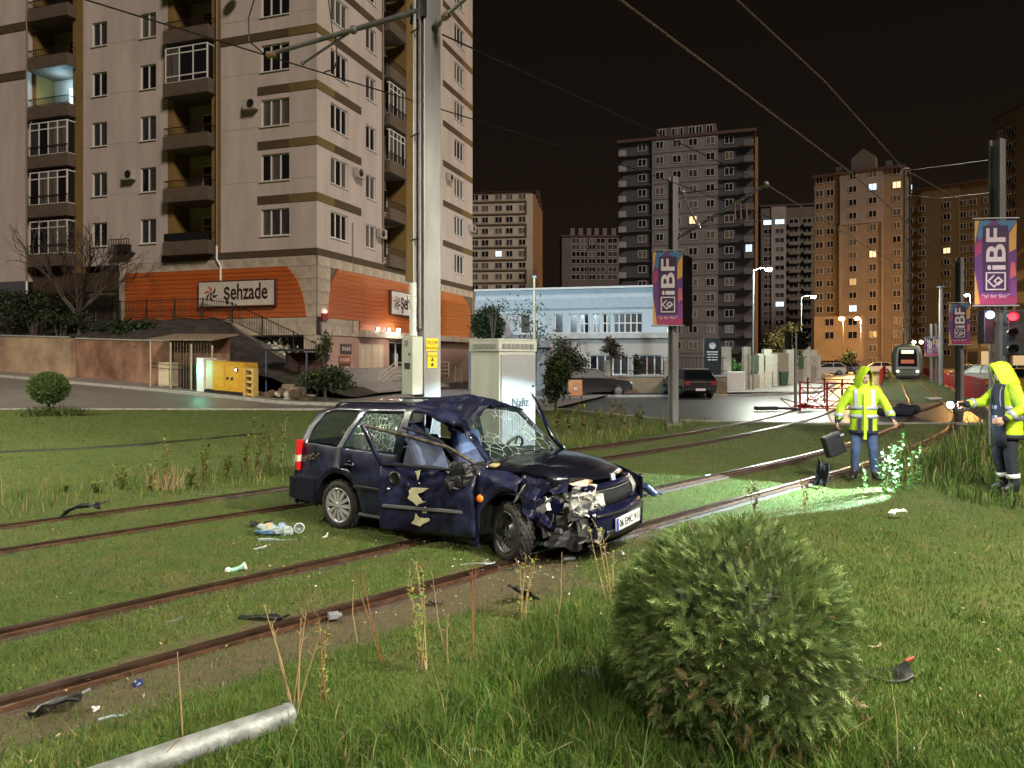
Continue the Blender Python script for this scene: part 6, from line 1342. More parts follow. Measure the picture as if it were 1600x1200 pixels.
 part('windscreen', GCR, lambda x, j, s: .45 < x < .9 and j >= 10, thick=.005); part('windscreen_pillar', PAINTD, lambda x, j, s: .45 < x < .9 and j == 9, thick=.05)
 for s in (-1, 1):
  m = MB(); pts = [MW @ (dent(Vector((x+ip(x, SK)*.4, s*(ip(x, RAILW)-.03), ip(x, RAILZ)+.075)))) for x in np.arange(-1.75, .06 if s == 1 else -.2, .12)]; pts[0] -= Vector((0, 0, .05)); pts[-1] -= Vector((0, 0, .05)); m.tube(pts, .016, 6); m.build('roof_rail', TRIM, t)
 def rearface(j0, j1, nm, mt, inset=0., dx=-.004):
  m = MB(); L_ = [Vector(RG[-1][0][j]) for j in range(j0, j1+1)]; R_ = [Vector(RG[1][0][j]) for j in range(j0, j1+1)]
  off = Vector((dx, 0, 0)); V_ = []
  for a, b in zip(L_, R_):
   for k in range(5): f = inset+(1-2*inset)*k/4; p = a.lerp(b, f); p.x -= .05*(1-((f-.5)*2)**2); V_.append(MW @ (p+off))
  m.add(V_, [(i*5+k, i*5+k+1, (i+1)*5+k+1, (i+1)*5+k) for i in range(j1-j0) for k in range(4)], smooth=True); o = m.build(nm, mt, t); q = o.modifiers.new('s', 'SOLIDIFY'); q.thickness = .02; return o
 rearface(2, 5, 'tailgate', PAINT); rearface(5, 9, 'tailgate_glass', GLSD, .06)
 def wheel(cx, cy, steer, tilt, rim, lab=None):
  c = MW @ Vector((cx, cy, .29)); s = -1 if cy < 0 else 1
  ax = Vector((0, s, 0)); ax.rotate(Matrix.Rotation(steer, 3, 'Z')); ax.z += tilt; ax = (MW.to_3x3() @ ax).normalized()
  m = MB(); m.lathe([(.195, -.085), (.265, -.09), (.285, -.06), (.29, -.03), (.29, .03), (.285, .06), (.265, .09), (.215, .092), (.195, .075)], c, ax, 32);
  o = m.build('wheel', RUB, t); tag(o, lab)
  up = Vector((0, 0, 1)); a = ax.cross(up).normalized(); b = ax.cross(a)
  m = MB(); m.lathe([(.195, -.07), (.19, .05), (.205, .088), (.197, .095), (.18, .07)], c, ax, 32); mt = M('hub_silver', (.62, .62, .64), rough=.3, metal=.55, var=.1) if rim == 'hub' else M('steel_rim', (.10, .10, .105), rough=.45, metal=.6, var=.3, scale=14)
  m.build('rim', mt, o)
  m = MB(); m.lathe([(.0, .02), (.19, .02)], c, ax, 24); m.build('brake_disc', INNER, o)
  if rim == 'hub':
   for k in range(12):
    th = 2*math.pi*k/12; m = MB(); r0, r1 = .045, .192; d = a*math.cos(th)+b*math.sin(th); e_ = a*-math.sin(th)+b*math.cos(th)
    m.add([c+d*r0+e_*.012+ax*.098, c+d*r0-e_*.012+ax*.098, c+d*r1-e_*.024+ax*.08, c+d*r1+e_*.024+ax*.08, c+d*r0+e_*.014+ax*.06, c+d*r0-e_*.014+ax*.06, c+d*r1-e_*.026+ax*.05, c+d*r1+e_*.026+ax*.05], [(0, 1, 2, 3), (0, 3, 7, 4), (1, 5, 6, 2)]); m.build('spoke', mt, o)
   m = MB(); m.lathe([(0, .106), (.035, .104), (.05, .09)], c, ax, 12); m.build('hub_cap', mt, o)
  else:
   m = MB(); m.lathe([(.0, .05), (.06, .055), (.075, .035), (.10, .03)], c, ax, 20); m.lathe([(.155, .03), (.185, .06)], c, ax, 24); m.build('disc', mt, o)
   for k in range(16):
    th = 2*math.pi*k/16; d = a*math.cos(th)+b*math.sin(th); e_ = a*-math.sin(th)+b*math.cos(th); m = MB()
    m.add([c+d*.098+e_*.012+ax*.031, c+d*.098-e_*.012+ax*.031, c+d*.158-e_*.014+ax*.033, c+d*.158+e_*.014+ax*.033, c+d*.098+e_*.012+ax*.02, c+d*.098-e_*.012+ax*.02, c+d*.158-e_*.014+ax*.02, c+d*.158+e_*.014+ax*.02], [(0, 1, 2, 3), (0, 3, 7, 4), (1, 5, 6, 2)]); m.build('disc_web', mt, o)
   for k in range(4): th = math.pi/4+math.pi*k/2; m = MB(); m.ball(c+(a*math.cos(th)+b*math.sin(th))*.05+ax*.055, .012, 5); m.build('wheel_bolt', GALVD, o)
  if rim == 'bare' or rim == 'hub':
   for k in range(40):
    th = 2*math.pi*k/40; d = a*math.cos(th)+b*math.sin(th)
    if k == 0: tr = MB()
    for w_ in (-.05, 0.0, .05): tr.box(c+d*.291+ax*(w_+(.012 if k % 2 else -.012)), (.03, .03, .012), Matrix((d.cross(ax), ax, d)).transposed())
   q = tr.build('tread', RUB, o); q['kind'] = 'stuff'
 wheel(-1.21, -.715, 0, 0, 'hub', 'rear wheel with silver multi spoke cover'); wheel(-1.21, .715, 0, 0, 'hub'); wheel(1.20, -.73, R(-24), .08, 'bare', 'bare front wheel turned out of its arch'); wheel(1.21, .715, R(8), 0, 'bare')
 for xa in (-1.21, 1.21):
  for s in (-1, 1):
   m = MB(); P_ = []
   for k in range(13):
    th = math.pi*k/12
    for y in (.42, .80): P_.append(MW @ Vector((xa+.385*math.cos(th), s*y, .29+.385*math.sin(th))))
   m.add(P_, [(2*k, 2*k+1, 2*k+3, 2*k+2) for k in range(12)]); m.build('arch_liner', INNER, t)
 def bx(nm, mt, c, sz, rz=0., par=t, bev=0., rx_=0., ry_=0.):
  m = MB(); m.box((0, 0, 0), sz, Matrix.Rotation(rz, 3, 'Z') @ Matrix.Rotation(ry_, 3, 'Y') @ Matrix.Rotation(rx_, 3, 'X')); m.v = [tuple(Vector(c)+Vector(p)) for p in m.v]; m.v = [tuple(MW @ Vector(p)) for p in m.v]; return m.build(nm, mt, par, bevel=bev)
 bx('floor_pan', INNER, (-.35, 0, .27), (3.2, 1.46, .06)); bx('firewall', INNER, (.88, 0, .58), (.06, 1.4, .6)); bx('load_floor', M('carpet_grey', (.05, .05, .055), rough=.9, var=.3), (-1.45, 0, .52), (1.1, 1.1, .06)); bx('engine_bay', INNER, (1.35, .05, .50), (.85, 1.0, .36)); bx('rear_bulkhead', INNER, (-1.99, 0, .55), (.04, 1.3, .5))
 SEAT = M('seat_grey_blue_lit', (.12, .16, .30), rough=.85, var=.25, scale=12); SEATR = M('seat_grey', (.10, .10, .12), rough=.9, var=.2)  # blue tint of the front seats stands in for bluish light on them
 for y, rec in ((-.36, .40), (.36, .25)):
  s = MB();
  o = bx('seat', SEAT, (.12, y, .50), (.50, .48, .16), bev=.05); bx('backrest', SEAT, (-.19, y, .84), (.14, .46, .60), ry_=-rec, par=o, bev=.05); bx('headrest', SEAT, (-.35-.05, y, 1.18), (.09, .26, .17), ry_=-rec, par=o, bev=.04)
 o = bx('rear_bench', SEATR, (-.78, 0, .52), (.48, 1.25, .16), bev=.05); bx('backrest', SEATR, (-1.03, 0, .82), (.14, 1.25, .56), ry_=-.3, par=o, bev=.04)
 for y in (-.36, .36): bx('headrest', SEATR, (-1.13, y, 1.13), (.09, .24, .14), ry_=-.3, par=o, bev=.04)
 bx('dashboard', M('dash_grey', (.035, .035, .038), rough=.6, var=.2), (.74, 0, .80), (.34, 1.36, .22), bev=.06); bx('instrument_hood', TRIM, (.62, .36, .94), (.2, .42, .08), bev=.03)
 m = MB(); cx = Vector((.44, .36, .93)); ax = Vector((-.88, 0, .48)).normalized(); a = Vector((0, 1, 0)); b = ax.cross(a); pts = [MW @ (cx+(a*math.cos(th)+b*math.sin(th))*.185) for th in np.linspace(0, 2*math.pi, 28)]
 m.tube(pts, .017, 6, cap=False); sw = m.build('steering_wheel', TRIM, t); m = MB(); m.ball(MW @ cx, .065, 6); m.build('wheel_hub', TRIM, sw)
 for th in (0.1, math.pi-.1, -math.pi/2): m = MB(); m.tube([MW @ cx, MW @ (cx+(a*math.cos(th)+b*math.sin(th))*.18)], .018, 5); m.build('wheel_spoke', TRIM, sw)
 NX, NY = 16, 18; vs = []
 for i in range(NX+1):
  for j in range(NY+1):
   f = i/NX; y = -1+2*j/NY; xf = 1.90-.20*y*y; x = .86+(xf-.86)*f; hw = ip(x, WID)-.055
   z = .935-.035*f-.13*f*f*f+.035*(1-y*y)+(-.035 if abs(y) > .93 else 0); p = Vector((x, y*hw, z))
   buck = sstep(-.15, -1, y)*sstep(.15, .9, f); n = mnoise.noise_vector(p*4.5); p += Vector((-.03, .05, .06))*float(buck)+n*.035*float(buck)+Vector((0, 0, .02*math.sin(x*22+y*3)))*float(buck)
   vs.append(MW @ p)
 m = MB(); m.add(vs, [(i*(NY+1)+j, (i+1)*(NY+1)+j, (i+1)*(NY+1)+j+1, i*(NY+1)+j+1) for i in range(NX) for j in range(NY)], smooth=True); bo = m.build('bonnet', M('bonnet_sky_dark', (.004, .004, .008), rough=.22, metal=.0, var=.3, scale=4, coat=.5), t); q = bo.modifiers.new('s', 'SOLIDIFY'); q.thickness = .018; q.offset = -1  # darker than the navy body: the black sky's reflection is in the colour
 tag(bo, 'navy bonnet, coloured near black for the dark sky it mirrors, with a buckled near edge');
 m = MB(); e0 = MW @ Vector((1.915, .02, .80)); dr = (MW.to_3x3() @ Vector((1, 0, .25))).normalized(); rt = (MW.to_3x3() @ Vector((0, 1, 0))).normalized(); m.box(e0, (.02, .09, .07), Matrix((dr, rt, dr.cross(rt))).transposed()); m.build('bonnet_badge', CHROME, bo)
 for y0, y1, x in ((-.55, .05, .93), (.1, .62, .92)): m = MB(); m.tube([MW @ Vector((x, y0, .965)), MW @ Vector((x-.06, (y0+y1)/2, .99)), MW @ Vector((x-.13, y1, 1.03))], .010, 5); m.build('wiper', TRIM, t)
 def nose(nm, mt, zs, y0, y1, xo, n=22, smooth=True, par=t, thick=.02, droop=0.):
  vs = [];
  for z, dx in zs:
   for k in range(n+1):
    y = y0+(y1-y0)*k/n; f = abs(y)/.80; x = 2.06-.17*f**2-.22*max(0, f-.72)**1.5*4+dx+xo; vs.append(MW @ Vector((x, y, z-droop*max(0, -y-.2))))
  m = MB(); m.add(vs, [(i*(n+1)+k, i*(n+1)+k+1, (i+1)*(n+1)+k+1, (i+1)*(n+1)+k) for i in range(len(zs)-1) for k in range(n)], smooth=smooth); o = m.build(nm, mt, par); q = o.modifiers.new('s', 'SOLIDIFY'); q.thickness = thick; return o
 bp_ = nose('front_bumper', PAINT, [(.20, -.10), (.24, -.03), (.30, 0), (.40, .01), (.47, .015), (.50, .0), (.53, -.015), (.56, -.06)], -.52, .80, 0, droop=.05)
 nose('lower_grille', TRIM, [(.245, .004), (.30, .016), (.335, .018)], -.35, .45, .0, par=bp_, thick=.008); nose('bumper_strip', TRIM, [(.475, .022), (.505, .016)], -.5, .78, .004, par=bp_, thick=.01)
 nose('grille', TRIM, [(.56, -.07), (.64, -.09), (.72, -.13)], -.42, .48, 0)
 for z in (.60, .645, .69): nose('grille_bar', TRIM if z != .69 else CHROME, [(z, -.068-(z-.56)*.3), (z+.012, -.068-(z-.56)*.3)], -.40, .46, 0, thick=.012)
 nose('bonnet_lip', PAINT, [(.715, -.115), (.74, -.115), (.765, -.15)], -.50, .62, 0)
 hl = nose('headlight', glass('headlamp_lens', alpha=.55, col=(.6, .62, .6)), [(.58, -.06), (.66, -.06), (.735, -.11)], .46, .78, .0); nose('reflector', CHROME, [(.585, -.09), (.66, -.11), (.73, -.15)], .47, .76, -.02, par=hl)
 nose('bumper_corner', PAINT, [(.56, -.05), (.585, -.055)], .3, .80, 0)
 npx = Vector((2.083, .03, .385)); pm = MW @ Matrix.Translation(npx) @ Matrix.Rotation(R(2), 4, 'X')
 m = MB(); m.box((0, 0, 0), (.012, .54, .125)); m.v = [tuple(pm @ Vector(p)) for p in m.v]; pl_ = m.build('number_plate', M('plate_white', (.66, .67, .68), rough=.4, var=.05), bp_)
 m = MB(); m.box((.0075, -.245, 0), (.004, .045, .122)); m.v = [tuple(pm @ Vector(p)) for p in m.v]; m.build('plate_band', M('plate_blue', (.03, .06, .40), var=0), pl_)
 v, f = text_mesh('06 EMC 911', .104, depth=.002, sx=.82, spacing=1.1); lm = pm @ Matrix(((0, 0, 1, .009), (1, 0, 0, .022), (0, 1, 0, 0), (0, 0, 0, 1))); m = MB(); m.add([lm @ p for p in v], f); m.build('lettering', M('plate_ink', (.008, .008, .01), var=0), pl_)
 def rear(nm, mt, zs, par=t):
  vs = []; n = 16
  for z, dx in zs:
   for k in range(n+1):
    y = -.80+1.6*k/n; f = abs(y)/.80; vs.append(MW @ Vector((-2.11+.06*f**2+.22*max(0, f-.85)*2.2-dx, y, z)))
  m = MB(); m.add(vs, [(i*(n+1)+k, i*(n+1)+k+1, (i+1)*(n+1)+k+1, (i+1)*(n+1)+k) for i in range(len(zs)-1) for k in range(n)], smooth=True); o = m.build(nm, mt, par); q = o.modifiers.new('s', 'SOLIDIFY'); q.thickness = .02; return o
 rb = rear('rear_bumper', PAINT, [(.24, -.06), (.30, 0), (.42, .02), (.50, .02), (.56, -.02)]); rear('bumper_strip', TRIM, [(.455, .03), (.50, .03)], rb)
 m = MB(); m.add([MW @ Vector((x, -.815+.01*(x < -1.9), z)) for x, z in ((-1.62, .28), (-1.58, .56), (-2.06, .56), (-2.08, .30))]+[MW @ Vector((x, -.77, z)) for x, z in ((-1.62, .28), (-1.58, .56), (-2.06, .56), (-2.08, .30))], [(0, 1, 2, 3), (0, 3, 7, 4), (1, 5, 6, 2), (2, 6, 7, 3)]); m.build('bumper_side', PAINT, rb)
 TL = M('tail_lamp_red', (.42, .012, .015), rough=.15, var=.05, emis=(.6, .01, .02), estr=.08); TW = M('tail_lamp_clear', (.60, .50, .40), rough=.15, var=.05)
 for s in (-1, 1):
  for z0, z1, mt in ((.64, .74, TL), (.742, .82, TW), (.822, 1.0, TL)):
   fx = lambda z: -2.03+.36*max(0, z-.97); m = MB(); ps = []
   for z in (z0, z1): ps += [MW @ Vector((fx(z)-.025, s*.60, z)), MW @ Vector((fx(z)-.02, s*.72, z)), MW @ Vector((fx(z)+.03, s*.775, z)), MW @ Vector((fx(z)+.10, s*.795, z)), MW @ Vector((fx(z)+.10, s*.70, z)), MW @ Vector((fx(z)+.02, s*.60, z))]
   m.add(ps, [(i, (i+1) % 6, 6+(i+1) % 6, 6+i) for i in range(6)]+[(0, 1, 2, 3, 4, 5), (11, 10, 9, 8, 7, 6)]); m.build('tail_light', mt, t)
 def strip(nm, mt, x0, x1, y, z, par=t, h=.035, o=.02): m = MB(); m.box(((x0+x1)/2, y-o/2, z), (x1-x0, o, h)); m.v = [tuple(MW @ Vector(p)) for p in m.v]; return m.build(nm, mt, par, bevel=.006)
 strip('rub_strip', TRIM, -.92, -.34, -.826, .545, rd); strip('sill_cover', M('sill_grey', (.10, .10, .11), rough=.4, var=.15), -.86, -.35, -.80, .235)
 hx = MB(); hx.lathe([(0, 0), (.06, .0), (.065, .012), (.05, .022)], MW @ Vector((-.98, -.822, .775)), (MW.to_3x3() @ Vector((0, -1, 0))), 14); hx.build('handle_cup', PAINT, t); strip('door_handle', TRIM, -1.05, -.92, -.835, .785, h=.022)
 m = MB(); m.lathe([(0, 0.03), (.035, .02), (.04, 0)], MW @ Vector((.875, -.83, .60)), MW.to_3x3() @ Vector((0, -1, 0)), 10); m.build('side_marker', M('amber_lens', (.62, .16, .02), rough=.2, var=.05, emis=(1, .25, .02), estr=.15), t)
 hinge = Matrix.Translation((.80, -.79, 0)) @ Matrix.Rotation(R(13), 4, 'Z') @ Matrix.Rotation(R(-2.5), 4, 'Y') @ Matrix.Translation((-.80, .79, -.02))
 hinge = Matrix.Translation((.80, -.79, 0)) @ Matrix.Rotation(R(-13), 4, 'Z').inverted() @ Matrix.Translation((-.80, .79, -.03))
 DW = MW @ hinge; V = []; FS = []; ids = {}
 ix = [i for i, x in enumerate(xs) if DR[0]-.001 <= x <= DR[1]+.001]
 for a, i in enumerate(ix):
  for j in range(0, 6):
   p = Vector(RG[-1][i][j]); n = mnoise.noise_vector(p*5); p += Vector((0, .03*math.sin(p.x*5.2+1)*(.4+p.z), 0))+n*.018
   if p.x > .45 and p.z > .7: p += Vector((0, .10*(p.x-.45), -.05))+n*.05
   V.append(DW @ p)
 nj = 6
 m = MB(); m.add(V, [(a*nj+j, (a+1)*nj+j, (a+1)*nj+j+1, a*nj+j+1) for a in range(len(ix)-1) for j in range(nj-1)], smooth=True); fd = m.build('front_door', PAINTD, t); q = fd.modifiers.new('s', 'SOLIDIFY'); q.thickness = .05; q.offset = -1
 tag(fd, 'bent front door hanging ajar with torn paint')
 D = lambda x, y, z: DW @ Vector((x, y, z))
 def dtube(nm, pts, r, mt=TRIM, par=fd): m = MB(); m.tube(pts, r, 6); return m.build(nm, mt, par)
 dtube('door_frame', [D(-.30, -.78, .90), at(585, 705, 7.8), at(573, 676, 7.8), at(566, 664, 7.82)], [.035, .034, .03, .026], PAINTD)
 dtube('door_frame', [at(566, 664, 7.82), at(600, 672, 7.85), at(632, 680, 7.8), at(668, 690, 7.7), at(700, 699, 7.6), D(.74, -.70, .95)], [.02, .022, .022, .02, .018, .02], M('frame_scraped', (.09, .08, .06), rough=.5, metal=.3, var=.6, scale=20))
 dtube('door_frame', [at(628, 668, 8.0), at(660, 676, 7.9), at(690, 690, 7.75), D(.60, -.74, .93)], .014, TRIM)
 dtube('window_seal', [D(-.30, -.80, .905), D(.2, -.81, .90), D(.72, -.78, .88)], .016, TRIM)
 m = MB(); m.add([D(-.06, -.775, .90), D(.55, -.775, .90), D(.42, -.75, 1.04), D(.22, -.73, 1.17), D(-.02, -.72, 1.19)], [(0, 1, 2, 3, 4)]); m.build('door_glass', glass('door_glass_dusty', alpha=.5, col=(.10, .11, .14)), fd)
 m = MB(); m.box((.2, -.838, .475), (.94, .02, .035)); m.v = [tuple(DW @ Vector(p)) for p in m.v]; m.build('rub_strip', M('sill_grey', (.10, .10, .11)), fd, bevel=.006)
 m = MB(); m.lathe([(.0, 0), (.07, 0), (.075, .01), (.06, .02)], D(-.12, -.826, .775), (DW.to_3x3() @ Vector((0, -1, 0))), 14); m.build('handle_cup', TRIM, fd); m = MB(); m.ball(D(-.2, -.835, .655), .018, 6); m.build('door_lock', CHROME, fd)
 BARE = M('bare_filler', (.40, .38, .24), rough=.7, var=.2, scale=9)
 def flake(pts, zc, xc, sc):
  m = MB(); P_ = [D(xc+x*sc, -.842+(.0 if abs(zc-.5) > .1 else .0), zc+z*sc) for x, z in pts]; n = (DW.to_3x3() @ Vector((0, -.012, 0))); k = len(P_)
  m.add(P_+[p+n for p in P_], [tuple(range(k, 2*k))]+[(i, (i+1) % k, k+(i+1) % k, k+i) for i in range(k)]); m.build('torn_paint', BARE, fd)
 flake([(-.8, .93), (1.3, 1.0), (.45, .51), (-.2, .30), (0, -.04), (.45, -.46), (.95, -.46), (0, -.8), (-.2, -1.0), (-.6, -.67), (-1.35, -.25), (-1.1, .17), (-1.2, .58)], .60, .17, .095)
 flake([(-.5, .56), (-.2, .2), (.35, .14), (.85, .2), (.95, -.07), (.35, -.35), (0, -.62), (-.95, -.42), (-.6, 0)], .365, .19, .11)
 for k in range(11): a = random.uniform(.5, 1.5); flake([(-a, .2), (-.2, random.uniform(.3, 1)), (random.uniform(.4, 1), .1), (.1, -random.uniform(.3, .9))], random.uniform(.36, .74), .19+random.gauss(0, .07), random.uniform(.006, .02))
 flake([(-.5, .5), (.5, .8), (.3, 0), (0, -1), (-.2, 0)], .83, .16, .06)
 m = MB()
 for k in range(5): m.ball(D(.62+random.uniform(-.08, .08), -.86+random.uniform(-.05, .03), .86+random.uniform(-.1, .08)), random.uniform(.05, .08), 7, sc=(1.2, .7, 1))
 crump(m, .05, 14); m.build('crushed_mirror', TRIM, fd)
 dtube('bent_door_frame', [MW @ Vector((.86, .83, .92)), at(861, 680, 8.55), at(848, 650, 8.75), at(838, 628, 8.9), at(830, 614, 9.0)], [.03, .028, .025, .02, .012], PAINT, t)
 def sheet(nm, mt, pts, nx=7, ny=6, amp=.05, fr=8., seed=0., thick=.006):
  a, b, c, d = [Vector(p) for p in pts]; vs = []
  for i in range(nx+1):
   for j in range(ny+1):
    p = a.lerp(b, i/nx).lerp(d.lerp(c, i/nx), j/ny); p += mnoise.noise_vector(p*fr+Vector((seed, seed*2, 0)))*amp; vs.append(MW @ p)
  m = MB(); m.add(vs, [(i*(ny+1)+j, (i+1)*(ny+1)+j, (i+1)*(ny+1)+j+1, i*(ny+1)+j+1) for i in range(nx) for j in range(ny)]); o = m.build(nm, mt, t); q = o.modifiers.new('s', 'SOLIDIFY'); q.thickness = thick; return o
 TORN = M('torn_metal', (.12, .12, .12), rough=.4, metal=.5, var=.8, scale=14); INS = M('insulation_pale', (.46, .43, .33), rough=.85, var=.3, scale=7); PLB = M('plastic_pale', (.34, .35, .33), rough=.4, var=.5, scale=11)
 sheet('wing_skin', PAINTD, ((1.32, -.80, .66), (1.78, -.66, .72), (1.72, -.52, .84), (1.28, -.72, .90)), amp=.07, seed=2); sheet('wing_skin', PAINT, ((1.42, -.80, .42), (1.66, -.74, .34), (1.74, -.66, .66), (1.46, -.80, .70)), amp=.09, seed=5)
 sheet('wing_skin', PAINTD, ((1.36, -.83, .52), (1.52, -.86, .48), (1.56, -.80, .72), (1.38, -.80, .78)), amp=.06, seed=7)
 sheet('torn_liner', TORN, ((1.55, -.74, .50), (1.92, -.56, .46), (1.90, -.44, .72), (1.56, -.62, .74)), amp=.11, fr=9, seed=9); sheet('torn_liner', TRIM, ((1.58, -.78, .22), (1.95, -.60, .20), (1.95, -.48, .50), (1.6, -.70, .52)), amp=.10, fr=8, seed=11)
 sheet('insulation_pad', INS, ((1.42, -.62, .875), (1.86, -.44, .74), (1.84, -.34, .80), (1.44, -.50, .91)), amp=.03, seed=3); sheet('insulation_pad', INS, ((1.78, -.50, .70), (1.93, -.40, .67), (1.92, -.32, .76), (1.80, -.38, .78)), amp=.02, seed=4)
 sheet('broken_headlight', PLB, ((1.80, -.64, .56), (2.0, -.36, .52), (1.97, -.34, .68), (1.80, -.56, .70)), amp=.08, fr=13, seed=13); sheet('lamp_shell', PLB, ((1.86, -.44, .56), (2.0, -.28, .56), (1.97, -.27, .68), (1.86, -.4, .69)), amp=.02, fr=5, seed=15)
 sheet('fog_lamp_shell', PLB, ((1.86, -.58, .24), (2.02, -.42, .24), (2.02, -.42, .38), (1.86, -.58, .40)), amp=.05, fr=14, seed=17); m = MB(); m.lathe([(.0, -.02), (.05, .0), (.065, .04)], MW @ Vector((1.97, -.48, .31)), MW.to_3x3() @ Vector((.9, -.4, 0)), 12); m.build('fog_lamp', CHROME, t)
 sheet('wing_edge', M('scraped_edge', (.34, .34, .33), rough=.4, metal=.5, var=.6, scale=18), ((1.28, -.825, .60), (1.36, -.83, .76), (1.40, -.80, .80), (1.31, -.80, .62)), nx=5, ny=3, amp=.02, seed=19, thick=.004)
 sheet('rust_patch', M('rust_lump', (.22, .10, .05), rough=.8, var=.5, scale=14), ((1.74, -.44, .80), (1.86, -.38, .77), (1.85, -.30, .80), (1.74, -.34, .83)), nx=4, ny=4, amp=.02, seed=23)
 m = MB(); m.ball(MW @ Vector((.96, -.68, .915)), .06, 6, sc=(1.3, 1, .5)); m.build('mud_lump', M('mud_yellow', (.30, .24, .10), var=.3), t)
 for k in range(14):
  p0 = Vector((random.uniform(1.45, 1.9), random.uniform(-.74, -.5), random.uniform(.35, .75))); p1 = p0+Vector((random.uniform(-.1, .22), random.uniform(-.12, .05), random.uniform(-.32, .12))); pm_ = (p0+p1)/2+Vector((random.uniform(-.06, .06),)*3)
  dtube('hose', [MW @ p0, MW @ pm_, MW @ p1], random.uniform(.006, .016), random.choice([TRIM, TRIM, TORN, PLB]), t)
 sheet('undertray', INNER, ((.9, -.70, .22), (2.0, -.45, .20), (2.0, .6, .20), (.9, .7, .22)), nx=8, ny=8, amp=.03); sheet('sill_torn', PAINTD, ((.25, -.80, .14), (.84, -.82, .10), (.84, -.78, .30), (.25, -.78, .26)), amp=.06, seed=29)
 for k in range(9):
  x = random.uniform(-1.86, -1.55); m = MB(); p = Vector((x, -.806+.02*(x < -1.8), random.uniform(.76, .86))); m.add([MW @ (p+Vector((dx, -.004, dz))) for dx, dz in ((0, 0), (random.uniform(.02, .07), .005), (random.uniform(.02, .06), .02), (0, .014))], [(0, 1, 2, 3)]); m.build('scratch', M('scratch_tan', (.25, .17, .07), var=.3), t)
 return t
CAR = wrecked_car()
# ================================================================ the two workers
LIME = M('hi_vis_lime', (.36, .54, .012), rough=.65, var=.16, scale=7, bump=.4, bscale=6)
SILVER = M('reflective_tape', (.34, .36, .46), rough=.35, metal=.2, var=.08)
NAVY = M('navy_cloth', (.012, .015, .028), rough=.85, var=.2, scale=8, bump=.2); DENIM = M('denim_blue', (.045, .075, .17), rough=.85, var=.3, scale=7, bump=.25, bscale=12)
SKIN = M('skin', (.42, .24, .17), rough=.5, var=.08, scale=8); HAIR = M('dark_hair', (.015, .011, .009), rough=.6, var=.2); BOOT = M('black_leather', (.012, .012, .012), rough=.4, var=.2)
def remesh(o, v, smooth=4):
 r = o.modifiers.new('r', 'REMESH'); r.mode = 'VOXEL'; r.voxel_size = v; r.use_smooth_shade = True
 s = o.modifiers.new('s', 'SMOOTH'); s.iterations = smooth; s.factor = .5
 dg = bpy.context.evaluated_depsgraph_get(); me = bpy.data.meshes.new_from_object(o.evaluated_get(dg)); o.modifiers.clear(); me.name = o.name;
 for m in list(o.data.materials):
  if m.name not in [x.name for x in me.materials if x]: me.materials.append(m)
 o.data = me; return o
def loft(mb, rings, n=20, mi=0, cap=True):
 vs = []
 for c, ra, rb, a, b in rings: vs += [Vector(c)+Vector(a)*ra*math.cos(2*math.pi*k/n)+Vector(b)*rb*math.sin(2*math.pi*k/n) for k in range(n)]
 N = len(rings); fs = [(i*n+k, i*n+(k+1) % n, (i+1)*n+(k+1) % n, (i+1)*n+k) for i in range(N-1) for k in range(n)]
 if cap: fs += [tuple(reversed(range(n))), tuple(range((N-1)*n, N*n))]
 mb.add(vs, fs, mi, True)
def limb(mb, pts, rs, n=12):
 P_ = []; R_ = []
 for i in range(len(pts)-1):
  for k in range(6): f = k/6; P_.append(Vector(pts[i]).lerp(Vector(pts[i+1]), f)); R_.append(rs[i]+(rs[i+1]-rs[i])*f)
 P_.append(Vector(pts[-1])); R_.append(rs[-1]); mb.tube(P_, R_, n)
 for p, r in zip(pts, rs): mb.ball(p, r*.98, 6)
def hand(mb, wrist, d, palm_n, L=.185, curl=.8, thumb_side=1):
 d = Vector(d).normalized(); n = Vector(palm_n); n = (n-d*n.dot(d)).normalized(); s = d.cross(n)*thumb_side
 w = Vector(wrist);
 for k in range(4): mb.tube([w+s*(.03-.02*k)*.7, w+s*(.032-.021*k)+d*.05, w+s*(.034-.0225*k)+d*.095], [.014, .015, .012], 8)
 for k, fl in enumerate((.072, .082, .076, .058)):
  p = w+s*(.034-.0225*k)+d*.093; pts = [p]; dd = d.copy()
  for j in range(3): dd = (dd*math.cos(curl*.75)+n*math.sin(curl*.75)).normalized(); nn = (n*math.cos(curl*.75)-pts[-1]*0) if False else n; p = p+dd*fl*(.42, .32, .26)[j]; pts.append(p); d2 = dd; n2 = n
  mb.tube(pts, [.0098, .0092, .0085, .0072], 7); mb.ball(pts[-1], .0072, 4)
 p = w+s*.035+d*.025; mb.tube([p, p+s*.028+d*.025+n*.012, p+s*.030+d*.055+n*.03, p+s*.018+d*.075+n*.042], [.014, .0125, .011, .009], 8); mb.ball(p+s*.018+d*.075+n*.042, .009, 4)
